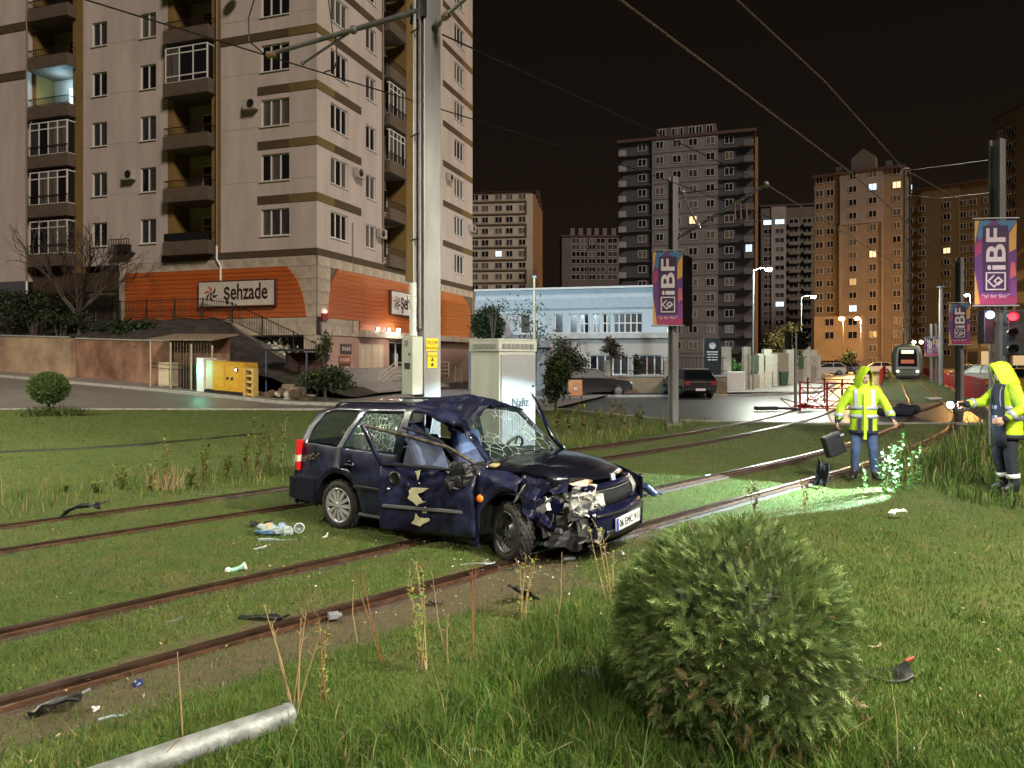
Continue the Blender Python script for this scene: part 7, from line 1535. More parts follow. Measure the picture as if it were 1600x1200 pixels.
def person_head(mb, c, f, up, r=.112):
 f = Vector(f).normalized(); up = Vector(up); up = (up-f*up.dot(f)).normalized(); s = f.cross(up)
 rings = []
 for z, w_, dpt, off in ((-.125, .030, .030, .045), (-.110, .048, .055, .030), (-.075, .062, .078, .012), (-.03, .072, .090, .004), (.02, .076, .097, -.002), (.06, .073, .094, -.006), (.095, .058, .076, -.008), (.118, .034, .045, -.008), (.126, .008, .01, -.008)): rings.append((c+up*z+f*off, w_, dpt, s, f))
 loft(mb, rings, 20)
 mb.tube([c+f*.090+up*.018, c+f*.106-up*.012, c+f*.113-up*.028], [.008, .012, .016], 8); mb.ball(c+f*.107-up*.028, .017, 5)
 for k in (-1, 1): mb.ball(c+s*k*.074-f*.01+up*-.005, .026, 5, sc=(.5, 1, 1.2)); mb.ball(c+f*.074+s*k*.034-up*.03, .022, 5)
 mb.tube([c+f*.082+s*.028-up*.066, c+f*.093-up*.066, c+f*.082-s*.028-up*.066], .008, 6)
 mb.tube([c+f*.078+s*.05+up*.034, c+f*.092+up*.036, c+f*.078-s*.05+up*.034], .010, 6)
 return f, up, s
def face_parts(t, c, f, up, s, beard):
 for k in (-1, 1):
  m = MB(); m.ball(c+f*.086+s*k*.032+up*.014, .0125, 6); e = m.build('eye', M('eye_white', (.6, .58, .55), rough=.3, var=0), t); m = MB(); m.ball(c+f*.095+s*k*.032+up*.014, .006, 5); m.build('iris', HAIR, e)
  m = MB(); m.tube([c+f*.090+s*k*.016+up*.034, c+f*.092+s*k*.034+up*.040, c+f*.082+s*k*.054+up*.034], .006, 5); m.build('eyebrow', HAIR, t)
 m = MB(); m.tube([c+f*.092+s*.022-up*.064, c+f*.099-up*.062, c+f*.092-s*.022-up*.064], .006, 5); m.build('lips', M('lips', (.33, .13, .11), rough=.5, var=0), t)
 if beard:
  m = MB(); loft(m, [(c+up*z+f*o, w_, dp, s, f) for z, w_, dp, o in ((-.14, .028, .026, .05), (-.122, .052, .05, .038), (-.095, .066, .066, .026), (-.072, .068, .070, .018))], 16); m.build('beard', HAIR, t)
def hood(t, c, f, up, s, mt):
 vs = []; n = 18; N = 12
 for i in range(N+1):
  a = math.pi*(.02+.98*i/N)
  for k in range(n+1):
   b = -math.pi*.5+math.pi*k/n
   pass
 vs = []
 K = .90
 for i, (fo, w_, h_, lo) in enumerate(((.125, .115, .165, -.16), (.085, .128, .172, -.17), (.02, .135, .178, -.19), (-.06, .130, .165, -.20), (-.115, .10, .125, -.205), (-.14, .05, .06, -.20), (-.145, .01, .01, -.17))):
  for k in range(n+1):
   a = math.pi*k/n; x = math.cos(a)*w_*K; z = math.sin(a)
   zz = z*h_*.92*(1.0+.26*max(0, 1-abs(x)/.07)) if z > 0 else 0
   zz = zz+(lo)*(1-math.sin(a))*.9
   vs.append(c+s*x+up*zz+f*(fo-.03*(1-math.sin(a))))
 fs = [(i*(n+1)+k, i*(n+1)+k+1, (i+1)*(n+1)+k+1, (i+1)*(n+1)+k) for i in range(6) for k in range(n)]
 m = MB(); m.add(vs, fs, smooth=True); o = m.build('hood', mt, t); q = o.modifiers.new('s', 'SOLIDIFY'); q.thickness = .012; u = o.modifiers.new('u', 'SUBSURF'); u.levels = u.render_levels = 1
 return o
def worker(name, label, base, yaw, pose):
 random.seed(31)
 t = thing('person', label, 'person', base, 0, group='workers in hi-vis jackets'); B = Vector(base)
 fw = Vector((math.sin(yaw), math.cos(yaw), 0)); rt = Vector((fw.y, -fw.x, 0)); up = Vector((0, 0, 1))        # rt: the person's own right
 L = lambda r, f, z: B+rt*r+fw*f+up*z
 H = 1.80
 hipz, shz = .93, 1.47; sh = .205
 J = pose;
 b = MB(); loft(b, [(L(0, 0, z), w_, d, rt, fw) for z, w_, d in ((.86, .15, .10), (.95, .165, .115), (1.1, .145, .105), (1.28, .17, .115), (1.42, .175, .105), (1.49, .10, .08), (1.53, .058, .058))], 18)
 hc = L(*J['head']); limb(b, [L(0, .0, 1.50), hc-up*.08], [.056, .052])
 f, u_, s_ = person_head(b, hc, rt*J['face'][0]+fw*J['face'][1]+up*J['face'][2], up+fw*J.get('tilt', 0))
 for side in ('R', 'L'):
  k = 1 if side == 'R' else -1
  S_, E_, W_ = L(k*sh*.88, 0, shz), L(*J['elbow'+side]), L(*J['wrist'+side]); limb(b, [S_, E_, W_], [.052, .042, .028]); hand(b, W_, (Vector(L(*J['hand'+side]))-W_), rt*J['palm'+side][0]+fw*J['palm'+side][1]+up*J['palm'+side][2], curl=J.get('curl'+side, .9), thumb_side=J.get('thumb'+side, 1))
  hp, kn, an = L(k*.095, 0, hipz), L(*J['knee'+side]), L(*J['ankle'+side]); limb(b, [hp, kn, an], [.082, .055, .04])
 bo = b.build('body', SKIN, t); remesh(bo, .0085, 3)
 face_parts(t, hc, f, u_, s_, J.get('beard', False)); m = MB(); loft(m, [(hc+u_*z-f*.012, w_, d, s_, f) for z, w_, d in ((-.02, .079, .088), (.03, .082, .092), (.07, .079, .094), (.105, .06, .075), (.13, .03, .03))], 16); m.build('hair', HAIR, t)
 tr = MB(); loft(tr, [(L(0, 0, z), w_, d, rt, fw) for z, w_, d in ((.80, .155, .115), (.93, .18, .13), (1.05, .165, .125))], 18)
 for side, k in (('R', 1), ('L', -1)):
  hp, kn, an = L(k*.095, 0, .88), L(*J['knee'+side]), L(*J['ankle'+side]); limb(tr, [hp, kn, kn.lerp(an, .45), an+up*.02], [.105, .078, .072, .062])
 to = tr.build('trousers', J['trousers'], t); remesh(to, .014, 3)
 for side, k in (('R', 1), ('L', -1)):
  an = L(*J['ankle'+side]); d = (fw+rt*k*J.get('splay', .3)).normalized(); bt = MB(); w2 = d.cross(up)
  loft(bt, [(Vector((an.x, an.y, B.z+z))+d*o, w_, dp, w2, d) for z, w_, dp, o in ((.0, .046, .135, .065), (.03, .05, .14, .065), (.06, .05, .12, .05), (.09, .052, .085, .02), (.15, .052, .06, 0), (.22, .056, .06, 0))], 16); q = bt.build('boot', BOOT, t)
  if J.get('shinband'): m = MB(); kn = L(*J['knee'+side]); c = an.lerp(kn, .33); ax = (kn-an).normalized(); m.lathe([(.082, -.03), (.086, -.028), (.086, .028), (.082, .03)], c, ax, 18); m.build('reflective_band', M('tape_white', (.62, .62, .60), rough=.4, var=.08), to)
 prof = [(.74, .205, .165), (.80, .21, .17), (1.0, .205, .165), (1.2, .205, .16), (1.36, .215, .155), (1.45, .20, .135), (1.51, .12, .10), (1.55, .085, .085)]
 lean = J.get('lean', 0)
 ja = MB(); loft(ja, [(L(0, lean*(z-.9), z), w_, d, rt, fw) for z, w_, d in prof], 24)
 for side, k in (('R', 1), ('L', -1)):
  S_, E_, W_ = L(k*sh*.86, 0, shz-.015), L(*J['elbow'+side]), L(*J['wrist'+side]); limb(ja, [S_, E_, E_.lerp(W_, .80)], [.088, .074, .062])
 jo = ja.build('jacket', LIME, t); remesh(jo, .016, 3); dsp = jo.modifiers.new('d', 'DISPLACE'); tx = bpy.data.textures.new('folds', 'CLOUDS'); tx.noise_scale = .11; dsp.texture = tx; dsp.strength = .022
 def hoop(nm, z0, z1, mt, out=.012, a0=0, a1=2*math.pi):
  m = MB(); n = 26; vs = []
  for z in (z0, z1):
   w_ = np.interp(z, [p[0] for p in prof], [p[1] for p in prof])+out; d = np.interp(z, [p[0] for p in prof], [p[2] for p in prof])+out
   vs += [L(w_*math.cos(a0+(a1-a0)*k/n), lean*(z-.9)+d*math.sin(a0+(a1-a0)*k/n), z) for k in range(n+1)]
  m.add(vs, [(k, k+1, n+2+k, n+1+k) for k in range(n)], smooth=True); o = m.build(nm, mt, jo); q = o.modifiers.new('s', 'SOLIDIFY'); q.thickness = .006; q.offset = 0; return o
 for z in (1.03, 1.17): hoop('reflective_band', z-.028, z+.028, SILVER)
 hoop('navy_hem', .735, .80, NAVY, .010)
 for k in (-1, 1):
  for sg in (1, -1):
   m = MB(); vs = []
   for z in (1.19, 1.3, 1.4, 1.46, 1.505):
    d = np.interp(z, [p[0] for p in prof], [p[2] for p in prof])+.014; w_ = np.interp(z, [p[0] for p in prof], [p[1] for p in prof]); x = .125; dd = d*math.sqrt(max(.05, 1-(x/w_)**2))
    vs += [L(k*(x-.028), lean*(z-.9)+sg*(dd+.004), z), L(k*(x+.028), lean*(z-.9)+sg*(dd-.004), z)]
   m.add(vs, [(2*i, 2*i+1, 2*i+3, 2*i+2) for i in range(4)]); o = m.build('reflective_brace', SILVER, jo); q = o.modifiers.new('s', 'SOLIDIFY'); q.thickness = .006; q.offset = 0
 for side in ('R', 'L'):
  E_, W_ = L(*J['elbow'+side]), L(*J['wrist'+side]); c = E_.lerp(W_, .62); ax = (W_-E_).normalized(); m = MB(); m.lathe([(.070, -.03), (.076, -.026), (.074, .026), (.068, .03)], c, ax, 18); m.build('reflective_band', SILVER, jo)
  m = MB(); limb(m, [E_.lerp(W_, .76), E_.lerp(W_, .97)], [.060, .048]); m.build('navy_cuff', NAVY, jo)
 if J.get('open'):
  m = MB(); vs = []
  for z in (.62, .8, 1.0, 1.2, 1.4, 1.50):
   d = np.interp(z, [p[0] for p in prof], [p[2] for p in prof]); vs += [L(x, lean*(z-.9)+d*math.sqrt(max(.02, 1-(x/.23)**2))+.012, z) for x in (-.19, -.12, -.02, .08)]
  m.add(vs, [(4*i+k, 4*i+k+1, 4*i+5+k, 4*i+4+k) for i in range(5) for k in range(3)], smooth=True); o = m.build('open_lining', NAVY, jo); q = o.modifiers.new('s', 'SOLIDIFY'); q.thickness = .008; q.offset = 0
  m = MB(); m.tube([L(.10, .185, .62), L(.11, .19, 1.0), L(.1, .17, 1.4)], .012, 6); m.build('zip_edge', GALVD, jo)
 else:
  m = MB(); m.add([L(x, .178+.012, z) if z < 1.3 else L(x, .165, z) for z in (.66, .8, 1.0, 1.2, 1.42) for x in (-.022, .022)], [(2*i, 2*i+1, 2*i+3, 2*i+2) for i in range(4)]); o = m.build('zip_flap', LIME, jo); q = o.modifiers.new('s', 'SOLIDIFY'); q.thickness = .014
  for k in (-1, 1): m = MB(); m.add([L(k*x, .180-abs(x-.09)*.25, z) for z in (.76, 1.0) for x in (.05, .115)], [(0, 1, 3, 2)]); o = m.build('navy_panel', NAVY, jo); q = o.modifiers.new('s', 'SOLIDIFY'); q.thickness = .02
 m = MB(); m.lathe([(.088, -.02), (.098, .04), (.092, .09), (.08, .085)], L(0, .01+lean*.6, 1.52), up, 18); m.build('collar', NAVY if J.get('open') else LIME, jo)
 hood(t, hc, f, u_, s_, LIME)
 return t, L
pose1 = dict(head=(-.0, .05, 1.665), face=(-.45, .9, -.35), tilt=.12, beard=True, elbowR=(.33, -.02, 1.19), wristR=(.40, .05, .93), handR=(.42, .06, .70), palmR=(-1, 0, 0), curlR=1.2, thumbR=-1,
   elbowL=(-.34, .0, 1.20), wristL=(-.41, .16, 1.0), handL=(-.50, .30, .84), palmL=(.2, .2, -1), curlL=.7, kneeR=(.12, .05, .50), kneeL=(-.14, .04, .50), ankleR=(.13, -.02, .09), ankleL=(-.17, -.01, .09), trousers=DENIM, splay=.35)
b1 = (5.80, 12.15, gzf(5.8, 12.15)+.012); P1, L1 = worker('person', 'worker in a lime hi-vis hooded jacket and jeans carrying a black case', b1, math.atan2(-.30, -.95), pose1)
pose2 = dict(head=(.0, .07, 1.63), face=(.0, 1, -.28), tilt=.15, elbowR=(.24, .24, 1.22), wristR=(.14, .50, 1.20), handR=(.12, .75, 1.21), palmR=(-1, 0, -.2), curlR=1.25, thumbR=-1,
   elbowL=(-.30, -.06, 1.18), wristL=(-.33, .17, 1.02), handL=(-.33, .40, .98), palmL=(1, 0, -.2), curlL=.8, thumbL=1, kneeR=(.09, .10, .50), kneeL=(-.10, .02, .50), ankleR=(.09, .00, .09), ankleL=(-.10, -.04, .09), trousers=NAVY, splay=.1, shinband=True, open=True, lean=.06)
b2 = (6.98, 10.35, gzf(6.98, 10.35)+.012); P2, L2 = worker('person', 'worker in an open lime hi-vis jacket and navy trousers pointing a lit torch', b2, math.atan2(-.96, .22), pose2)
def case():
 h = L1(.425, .065, .815); t = thing('black_case', 'black case hanging from the hand of the worker in jeans', 'case', h-Vector((0, 0, .5))); rot = Matrix.Rotation(R(-18), 3, 'Y') @ Matrix.Rotation(R(15), 3, 'Z')
 m = MB(); m.box(h+Vector((-.04, 0, -.27)), (.34, .14, .36), rot); m.build('case_body', BLACK, t, bevel=.02)
 m = MB(); m.tube([h+rot @ Vector(p) for p in ((-.09, 0, -.10), (-.08, 0, -.01), (.06, 0, .0), (.09, 0, -.10))], .012, 6); m.build('handle', BLACK, t)
 m = MB(); m.box(h+Vector((.07, -.06, -.10)), (.07, .03, .03), rot); m.build('clasp', SILVER, t)
case()
def torch():
 w_ = Vector(L2(.105, .585, 1.205)); d = (Vector(L2(.09, .9, 1.16))-w_).normalized(); t = thing('torch', 'lit black torch in the outstretched hand of the worker at the frame’s edge', 'torch', w_)
 m = MB(); m.lathe([(0, -.09), (.019, -.09), (.019, .06), (.03, .085), (.03, .12), (.0, .118)], w_, d, 14); m.build('torch_body', BLACK, t); q = w_+d*.122
 m = MB(); m.ball(q, .046, 8); m.build('torch_lens', glow('torch_glow', (.62, .76, 1.0), 150), t)
 lamp('SPOT', q+d*.05, 2700, (.62, .90, 1.0), .03, aim=q+Vector((-3, .12, -1.5)), spot=62, blend=.15, name='torch_light'); lamp('POINT', q+d*.12, 14, (.6, .72, 1), .04, name='torch_light')
torch()
# ================================================================ grass, weeds, shrubs, trees
LM = lambda nm, c, **k: M(nm, c, rough=k.get('rough', .6), var=k.get('var', .25), scale=k.get('scale', 3), spec=.3, leaf=k.get('leaf', .0))
G1, G2, G3, G4 = LM('blade_green', (.060, .125, .018), leaf=.3), LM('blade_yellow_green', (.125, .165, .030), leaf=.3), LM('blade_dry', (.24, .20, .085), leaf=.2), LM('blade_dark', (.028, .062, .012), leaf=.3)
rg = np.random.default_rng(5)
def vis(x, y, m=.6): return (np.abs(x) < .74*y+m)
def blades(name, label, x, y, h, w_, mats, mi, lean=.45, segs=1, zoff=-.01):
 n = len(x); z = gz(x, y)+zoff+height_noise(x, y)*sstep(40, 15, y); a = rg.uniform(0, 2*np.pi, n); la = rg.uniform(0, 2*np.pi, n); ll = np.abs(rg.normal(0, lean, n))*h
 dx, dy = np.cos(a)*w_/2, np.sin(a)*w_/2; lx_, ly_ = np.cos(la)*ll, np.sin(la)*ll
 if segs == 1:
  V = np.stack([np.stack([x-dx, y-dy, z], -1), np.stack([x+dx, y+dy, z], -1), np.stack([x+lx_, y+ly_, z+h], -1)], 1).reshape(-1, 3); fc = np.arange(3*n); m_ = mi; per = 3
 else:
  b = np.stack([x, y, z], -1); mid = b+np.stack([lx_*.35, ly_*.35, h*.62], -1); tip = b+np.stack([lx_*1.25, ly_*1.25, h*.95], -1); d = np.stack([dx, dy, 0*dx], -1)
  V = np.stack([b-d, b+d, mid+d*.75, mid-d*.75, tip], 1).reshape(-1, 3); k = np.arange(n)[:, None]*5
  fc = np.concatenate([k+0, k+1, k+2, k+0, k+2, k+3, k+3, k+2, k+4], 1).reshape(-1); m_ = np.repeat(mi, 3); per = 3
 o = mesh_np(name, V, fc, per, mats, mi=m_); tag(o, label, None, kind='stuff'); return o
def scatter(n, y0, y1, p=1.6):
 u = rg.random(n); y = (y0**(1-p)+(y1**(1-p)-y0**(1-p))*u)**(1/(1-p)); x = rg.uniform(-1, 1, n)*(.74*y+.6); return x, y
def lawn():
 x, y = scatter(300000, 2.3, 30, 1.35); d = dist_track(x, y)
 soil = soilness(x, y); nb = np.sin(x*1.3+y*.7)*np.sin(y*1.1-x*.5)*.5+.5
 keep = (~in_road(x, y, -.15)) & (rg.random(len(x)) > soil*.95)
 for o in (0, -4.0):
  for s in (G_, -G_): keep &= np.abs(d-o-s) > .15
 x, y, nb = x[keep], y[keep], nb[keep]; far = np.clip(y/9, 1, 3.2)
 h = rg.uniform(.018, .05, len(x))*(.8+.25*far)*np.where(rg.random(len(x)) < .04, 2., 1); w_ = rg.uniform(.004, .008, len(x))*far
 r = rg.random(len(x))+nb*.35; mi = np.where(r < .52, 0, np.where(r < .95, 1, np.where(r < 1.12, 3, 2)))
 blades('lawn_grass', 'short turf between and beside the tram rails', x, y, h, w_, [G1, G2, G3, G4], mi, lean=.7)
lawn()
def verge():
 n = 150000; x, y = scatter(n, 2.2, 9.5, 1.7); q = y-x; edge = 4.9+.35*np.sin(x*2.1)+.25*np.sin(x*5.3+1)
 k = (q < edge) & (x < 6.5); k &= rg.random(n) < np.clip((edge-q)/.5, .15, 1)*np.where(x > 2.2+.25*y, .55, 1.0); x, y, q = x[k], y[k], q[k]
 tall = np.clip((x+1.6)/1.0, .2, 1)*np.where(x > 1.9, .22, .88); clump = .6+.8*(np.sin(x*7+np.sin(y*5)*2)*np.sin(y*8+x*3)*.5+.5)
 h = rg.gamma(5, .021, len(x))*tall*clump+.02; mi = np.where(rg.random(len(x)) < .62, 0, np.where(rg.random(len(x)) < .6, 1, np.where(rg.random(len(x)) < .35, 2, 3)))
 blades('verge_grass', 'long bright grass on the verge round the ball shaped shrub', x, y, h, rg.uniform(.0035, .0075, len(x)), [G1, G2, G3, G4], mi, lean=.55, segs=2)
 n = 26000; x = rg.uniform(6.0, 17, n); y = rg.uniform(9.2, 22, n); d = dist_track(x, y); k = (d > 1.6+.3*np.sin(y*1.3)) & (x > .50*y) & ((x-6.98)**2+(y-10.35)**2 > .45) & vis(x, y) & (~in_road(x, y, -.3)); x, y = x[k], y[k]
 h = rg.gamma(5, .062, len(x))*np.where(y > 12, 1, .55)+.05; mi = np.where(rg.random(len(x)) < .3, 0, np.where(rg.random(len(x)) < .45, 3, np.where(rg.random(len(x)) < .5, 2, 1)))
 blades('rough_grass', 'dark rough grass behind the torch worker', x, y, h, rg.uniform(.012, .022, len(x)), [G1, G2, G3, G4], mi, lean=.4, segs=2)
 n = 30000; x, y = rg.uniform(-13, 6, n), rg.uniform(8, 27, n); d = dist_track(x, y)+4.0; k = (d < -1.2) & (d > -2.9+.5*np.sin(x*2)) & vis(x, y) & (~in_road(x, y, -.2)); x, y = x[k], y[k]
 h = rg.gamma(4, .045, len(x))*(.5+.7*(np.sin(x*3.1)*np.sin(y*1.7+x)*.5+.5))+.03; mi = np.where(rg.random(len(x)) < .35, 1, np.where(rg.random(len(x)) < .45, 2, 0))
 blades('weed_strip', 'taller weedy grass beyond the second track', x, y, h, rg.uniform(.010, .018, len(x)), [G1, G2, G3, G4], mi, lean=.35, segs=2)
verge()
def spray_cloud(c, rad, n, size, seed, squash=(1, 1, 1), lump=.10, inner=.80, up=.55, nleaf=7, down_open=.0, width=.13, face=0):
 g = np.random.default_rng(seed); v = g.normal(size=(n, 3)); v /= np.linalg.norm(v, axis=1)[:, None]
 if down_open: v = v[v[:, 2] > -1+down_open]; n = len(v)
 ph = g.uniform(0, 6, 6); lum = lump*(np.sin(v[:, 0]*5+ph[0])*np.sin(v[:, 1]*6+ph[1])+.6*np.sin(v[:, 2]*9+ph[2]+v[:, 0]*7)+.5*np.sin(v[:, 1]*13+v[:, 2]*11+ph[3]))
 rr = rad*(g.uniform(inner, 1.0, n)**.6*(1+lum)); P = c+v*rr[:, None]*np.array(squash)
 d = v*.8+g.normal(size=(n, 3))*.45+np.array([0, 0, up]); d /= np.linalg.norm(d, axis=1)[:, None]
 if face: tg = np.cross(v, g.normal(size=(n, 3))); tg /= np.linalg.norm(tg, axis=1)[:, None]; d = tg*.75+v*face+np.array([0, 0, up])+g.normal(size=(n, 3))*.15; d /= np.linalg.norm(d, axis=1)[:, None]
 s = np.cross(d, v+g.normal(size=(n, 3))*.35) if face else np.cross(d, g.normal(size=(n, 3))); s /= np.linalg.norm(s, axis=1)[:, None]; L = size*g.uniform(.6, 1.35, n)
 VV = [];
 for k in range(nleaf):
  f = .12+.8*k/(nleaf-1); sg = 1 if k % 2 else -1
  if k == nleaf-1: b = P+d*(L*.70)[:, None]; tip = P+d*L[:, None]; wv = s*(L*width*.6)[:, None]
  else:
   b = P+d*(L*f*.75)[:, None]; dr = d*.85+s*sg*.62; tip = b+dr*(L*(.50-.30*f))[:, None]; wv = d*(L*width)[:, None]*.6
  VV.append(np.stack([b-wv, b+wv, tip], 1))
 V = np.stack(VV, 1).reshape(-1, 3); return V, n*nleaf, n
JG = [LM('juniper_light', (.175, .235, .075), var=.3, leaf=.22), LM('juniper_mid', (.105, .160, .045), var=.3, leaf=.22), LM('juniper_dark', (.045, .085, .022), var=.3, leaf=.2), LM('juniper_brown', (.14, .105, .045), var=.3)]
def ball_shrub():
 c = np.array([1.095, 3.68, .64]); t = thing('ball_shrub', 'big ball shaped juniper shrub in the foreground', 'shrub', (c[0], c[1], .12))
 V1, nf, n = spray_cloud(c, .53, 14000, .078, 3, squash=(1, 1, .95), lump=.055, inner=.85, up=.38, nleaf=9, width=.075, face=.7)
 V2, nf2, n2 = spray_cloud(c+np.array([.02, 0, -.17]), .47, 3500, .09, 4, squash=(1, 1, .9), lump=.12, inner=.75, up=-.05, nleaf=9, width=.10, face=.6)
 g = np.random.default_rng(8); m1 = g.choice(3, n, p=[.38, .42, .20]); m2 = g.choice(4, n2, p=[.15, .3, .2, .35]); mi = np.repeat(np.concatenate([m1, m2]), 9)
 V = np.concatenate([V1, V2]); o = mesh_np('foliage', V, np.arange(len(V)), 3, JG, mi=mi); o.parent = t; o.matrix_parent_inverse = wm(t).inverted(); o['kind'] = 'stuff'
 m = MB(); m.ball(c, .385, 12, sc=(1, 1, .93)); m.build('shade_core', LM('gap_shade', (.016, .020, .008), var=.5, scale=14), t)  # plain ball, coloured dark for the shade between the sprays
 for k in range(70):
  th = random.uniform(0, 6.28); ph = random.uniform(-1.2, 1.2); d = Vector((math.cos(th)*math.cos(ph), math.sin(th)*math.cos(ph), math.sin(ph)))
  if k == 0: m = MB()
  m.tube([Vector(c)+d*.40, Vector(c)+d*.48+Vector((0, 0, .02)), Vector(c)+d*.555], .004, 4)
 o = m.build('twigs', LM('twig_tan', (.16, .10, .05)), t); o['kind'] = 'stuff'; m = MB(); m.tube([(1.095, 3.7, .05), (1.095, 3.7, .5)], .05, 8); m.build('stem', LM('bark', (.07, .05, .03)), t)
ball_shrub()
def topiary():
 p = at(76, 560, 25.6); p.z = 0; t = thing('topiary_tree', 'small round topiary tree on a thin trunk by the side street', 'tree', p); c = np.array([p.x, p.y, .97])
 V, nf, n = spray_cloud(c, .56, 4200, .12, 12, squash=(1.05, 1, .88), lump=.03, inner=.8, up=.3, nleaf=5, width=.2); mi = np.repeat(np.random.default_rng(2).choice(3, n, p=[.15, .4, .45]), 5)
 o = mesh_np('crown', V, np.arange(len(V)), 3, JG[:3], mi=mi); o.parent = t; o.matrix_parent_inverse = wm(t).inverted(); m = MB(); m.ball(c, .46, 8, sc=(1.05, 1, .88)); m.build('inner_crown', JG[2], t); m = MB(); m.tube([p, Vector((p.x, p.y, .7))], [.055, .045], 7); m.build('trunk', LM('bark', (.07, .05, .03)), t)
 b = thing('low_shrub', 'low grey green ground cover shrub around the topiary’s foot', 'shrub', p)
 V, nf, n = spray_cloud(np.array([p.x+.15, p.y-.1, .08]), 1.0, 1300, .13, 13, squash=(1.15, .6, .17), lump=.2, inner=.4, up=.6, nleaf=5, width=.2); o = mesh_np('foliage', V, np.arange(len(V)), 3, [LM('sage_green', (.10, .11, .05)), G4, G2], mi=np.repeat(np.random.default_rng(2).choice(3, n), 5)); o.parent = b; o.matrix_parent_inverse = wm(b).inverted()
topiary()
def leafy(name, label, cat, c, rad, n, leaf, mats, trunk=None, seed=1, squash=(1, 1, 1), holes=.0, group=None, base=None):
 g = np.random.default_rng(seed); base = base or Vector((c[0], c[1], 0)); t = thing(name, label, cat, base, group=group)
 nb = max(5, n//220); cl = g.normal(size=(nb, 3)); cl /= np.linalg.norm(cl, axis=1)[:, None]; cl *= (g.random(nb)**.4)[:, None]*.78; k = g.integers(0, nb, n)
 P = np.array(c)+(cl[k]+g.normal(size=(n, 3))*.19)*rad*np.array(squash); a = g.normal(size=(n, 3)); a /= np.linalg.norm(a, axis=1)[:, None]; b = np.cross(a, g.normal(size=(n, 3))); b /= np.linalg.norm(b, axis=1)[:, None]
 s = leaf*g.uniform(.5, 1.3, n)[:, None]; V = np.stack([P-a*s, P+b*s*.45, P+a*s, P-b*s*.45], 1).reshape(-1, 3); fc = np.arange(4*n); mi = g.integers(0, len(mats), n)
 o = mesh_np('crown', V, fc, 4, mats, mi=mi); o.parent = t; o.matrix_parent_inverse = wm(t).inverted()
 m = MB(); top = Vector(c); tb = Vector(base)
 m.tube([tb, tb.lerp(top, .55), top], [trunk or .06, (trunk or .06)*.7, .02], 7)
 for q in cl[:12]: p1 = top+Vector(q*rad*np.array(squash))*.8; m.tube([tb.lerp(top, .5), tb.lerp(top, .8).lerp(p1, .5), p1], [(trunk or .06)*.5, .03, .012], 5)
 m.build('trunk', LM('bark_grey', (.07, .055, .04)), t); return t
DK = [LM('leaf_dark', (.018, .030, .012)), LM('leaf_dark2', (.030, .042, .016))]; MD = [LM('leaf_mid', (.045, .065, .020)), LM('leaf_mid2', (.065, .080, .026)), DK[0]]; PL = [LM('leaf_plum', (.040, .022, .014)), LM('leaf_plum2', (.060, .036, .018))]; AU = [LM('leaf_ochre', (.20, .13, .03)), LM('leaf_olive', (.11, .10, .025)), LM('leaf_olive2', (.07, .07, .02))]
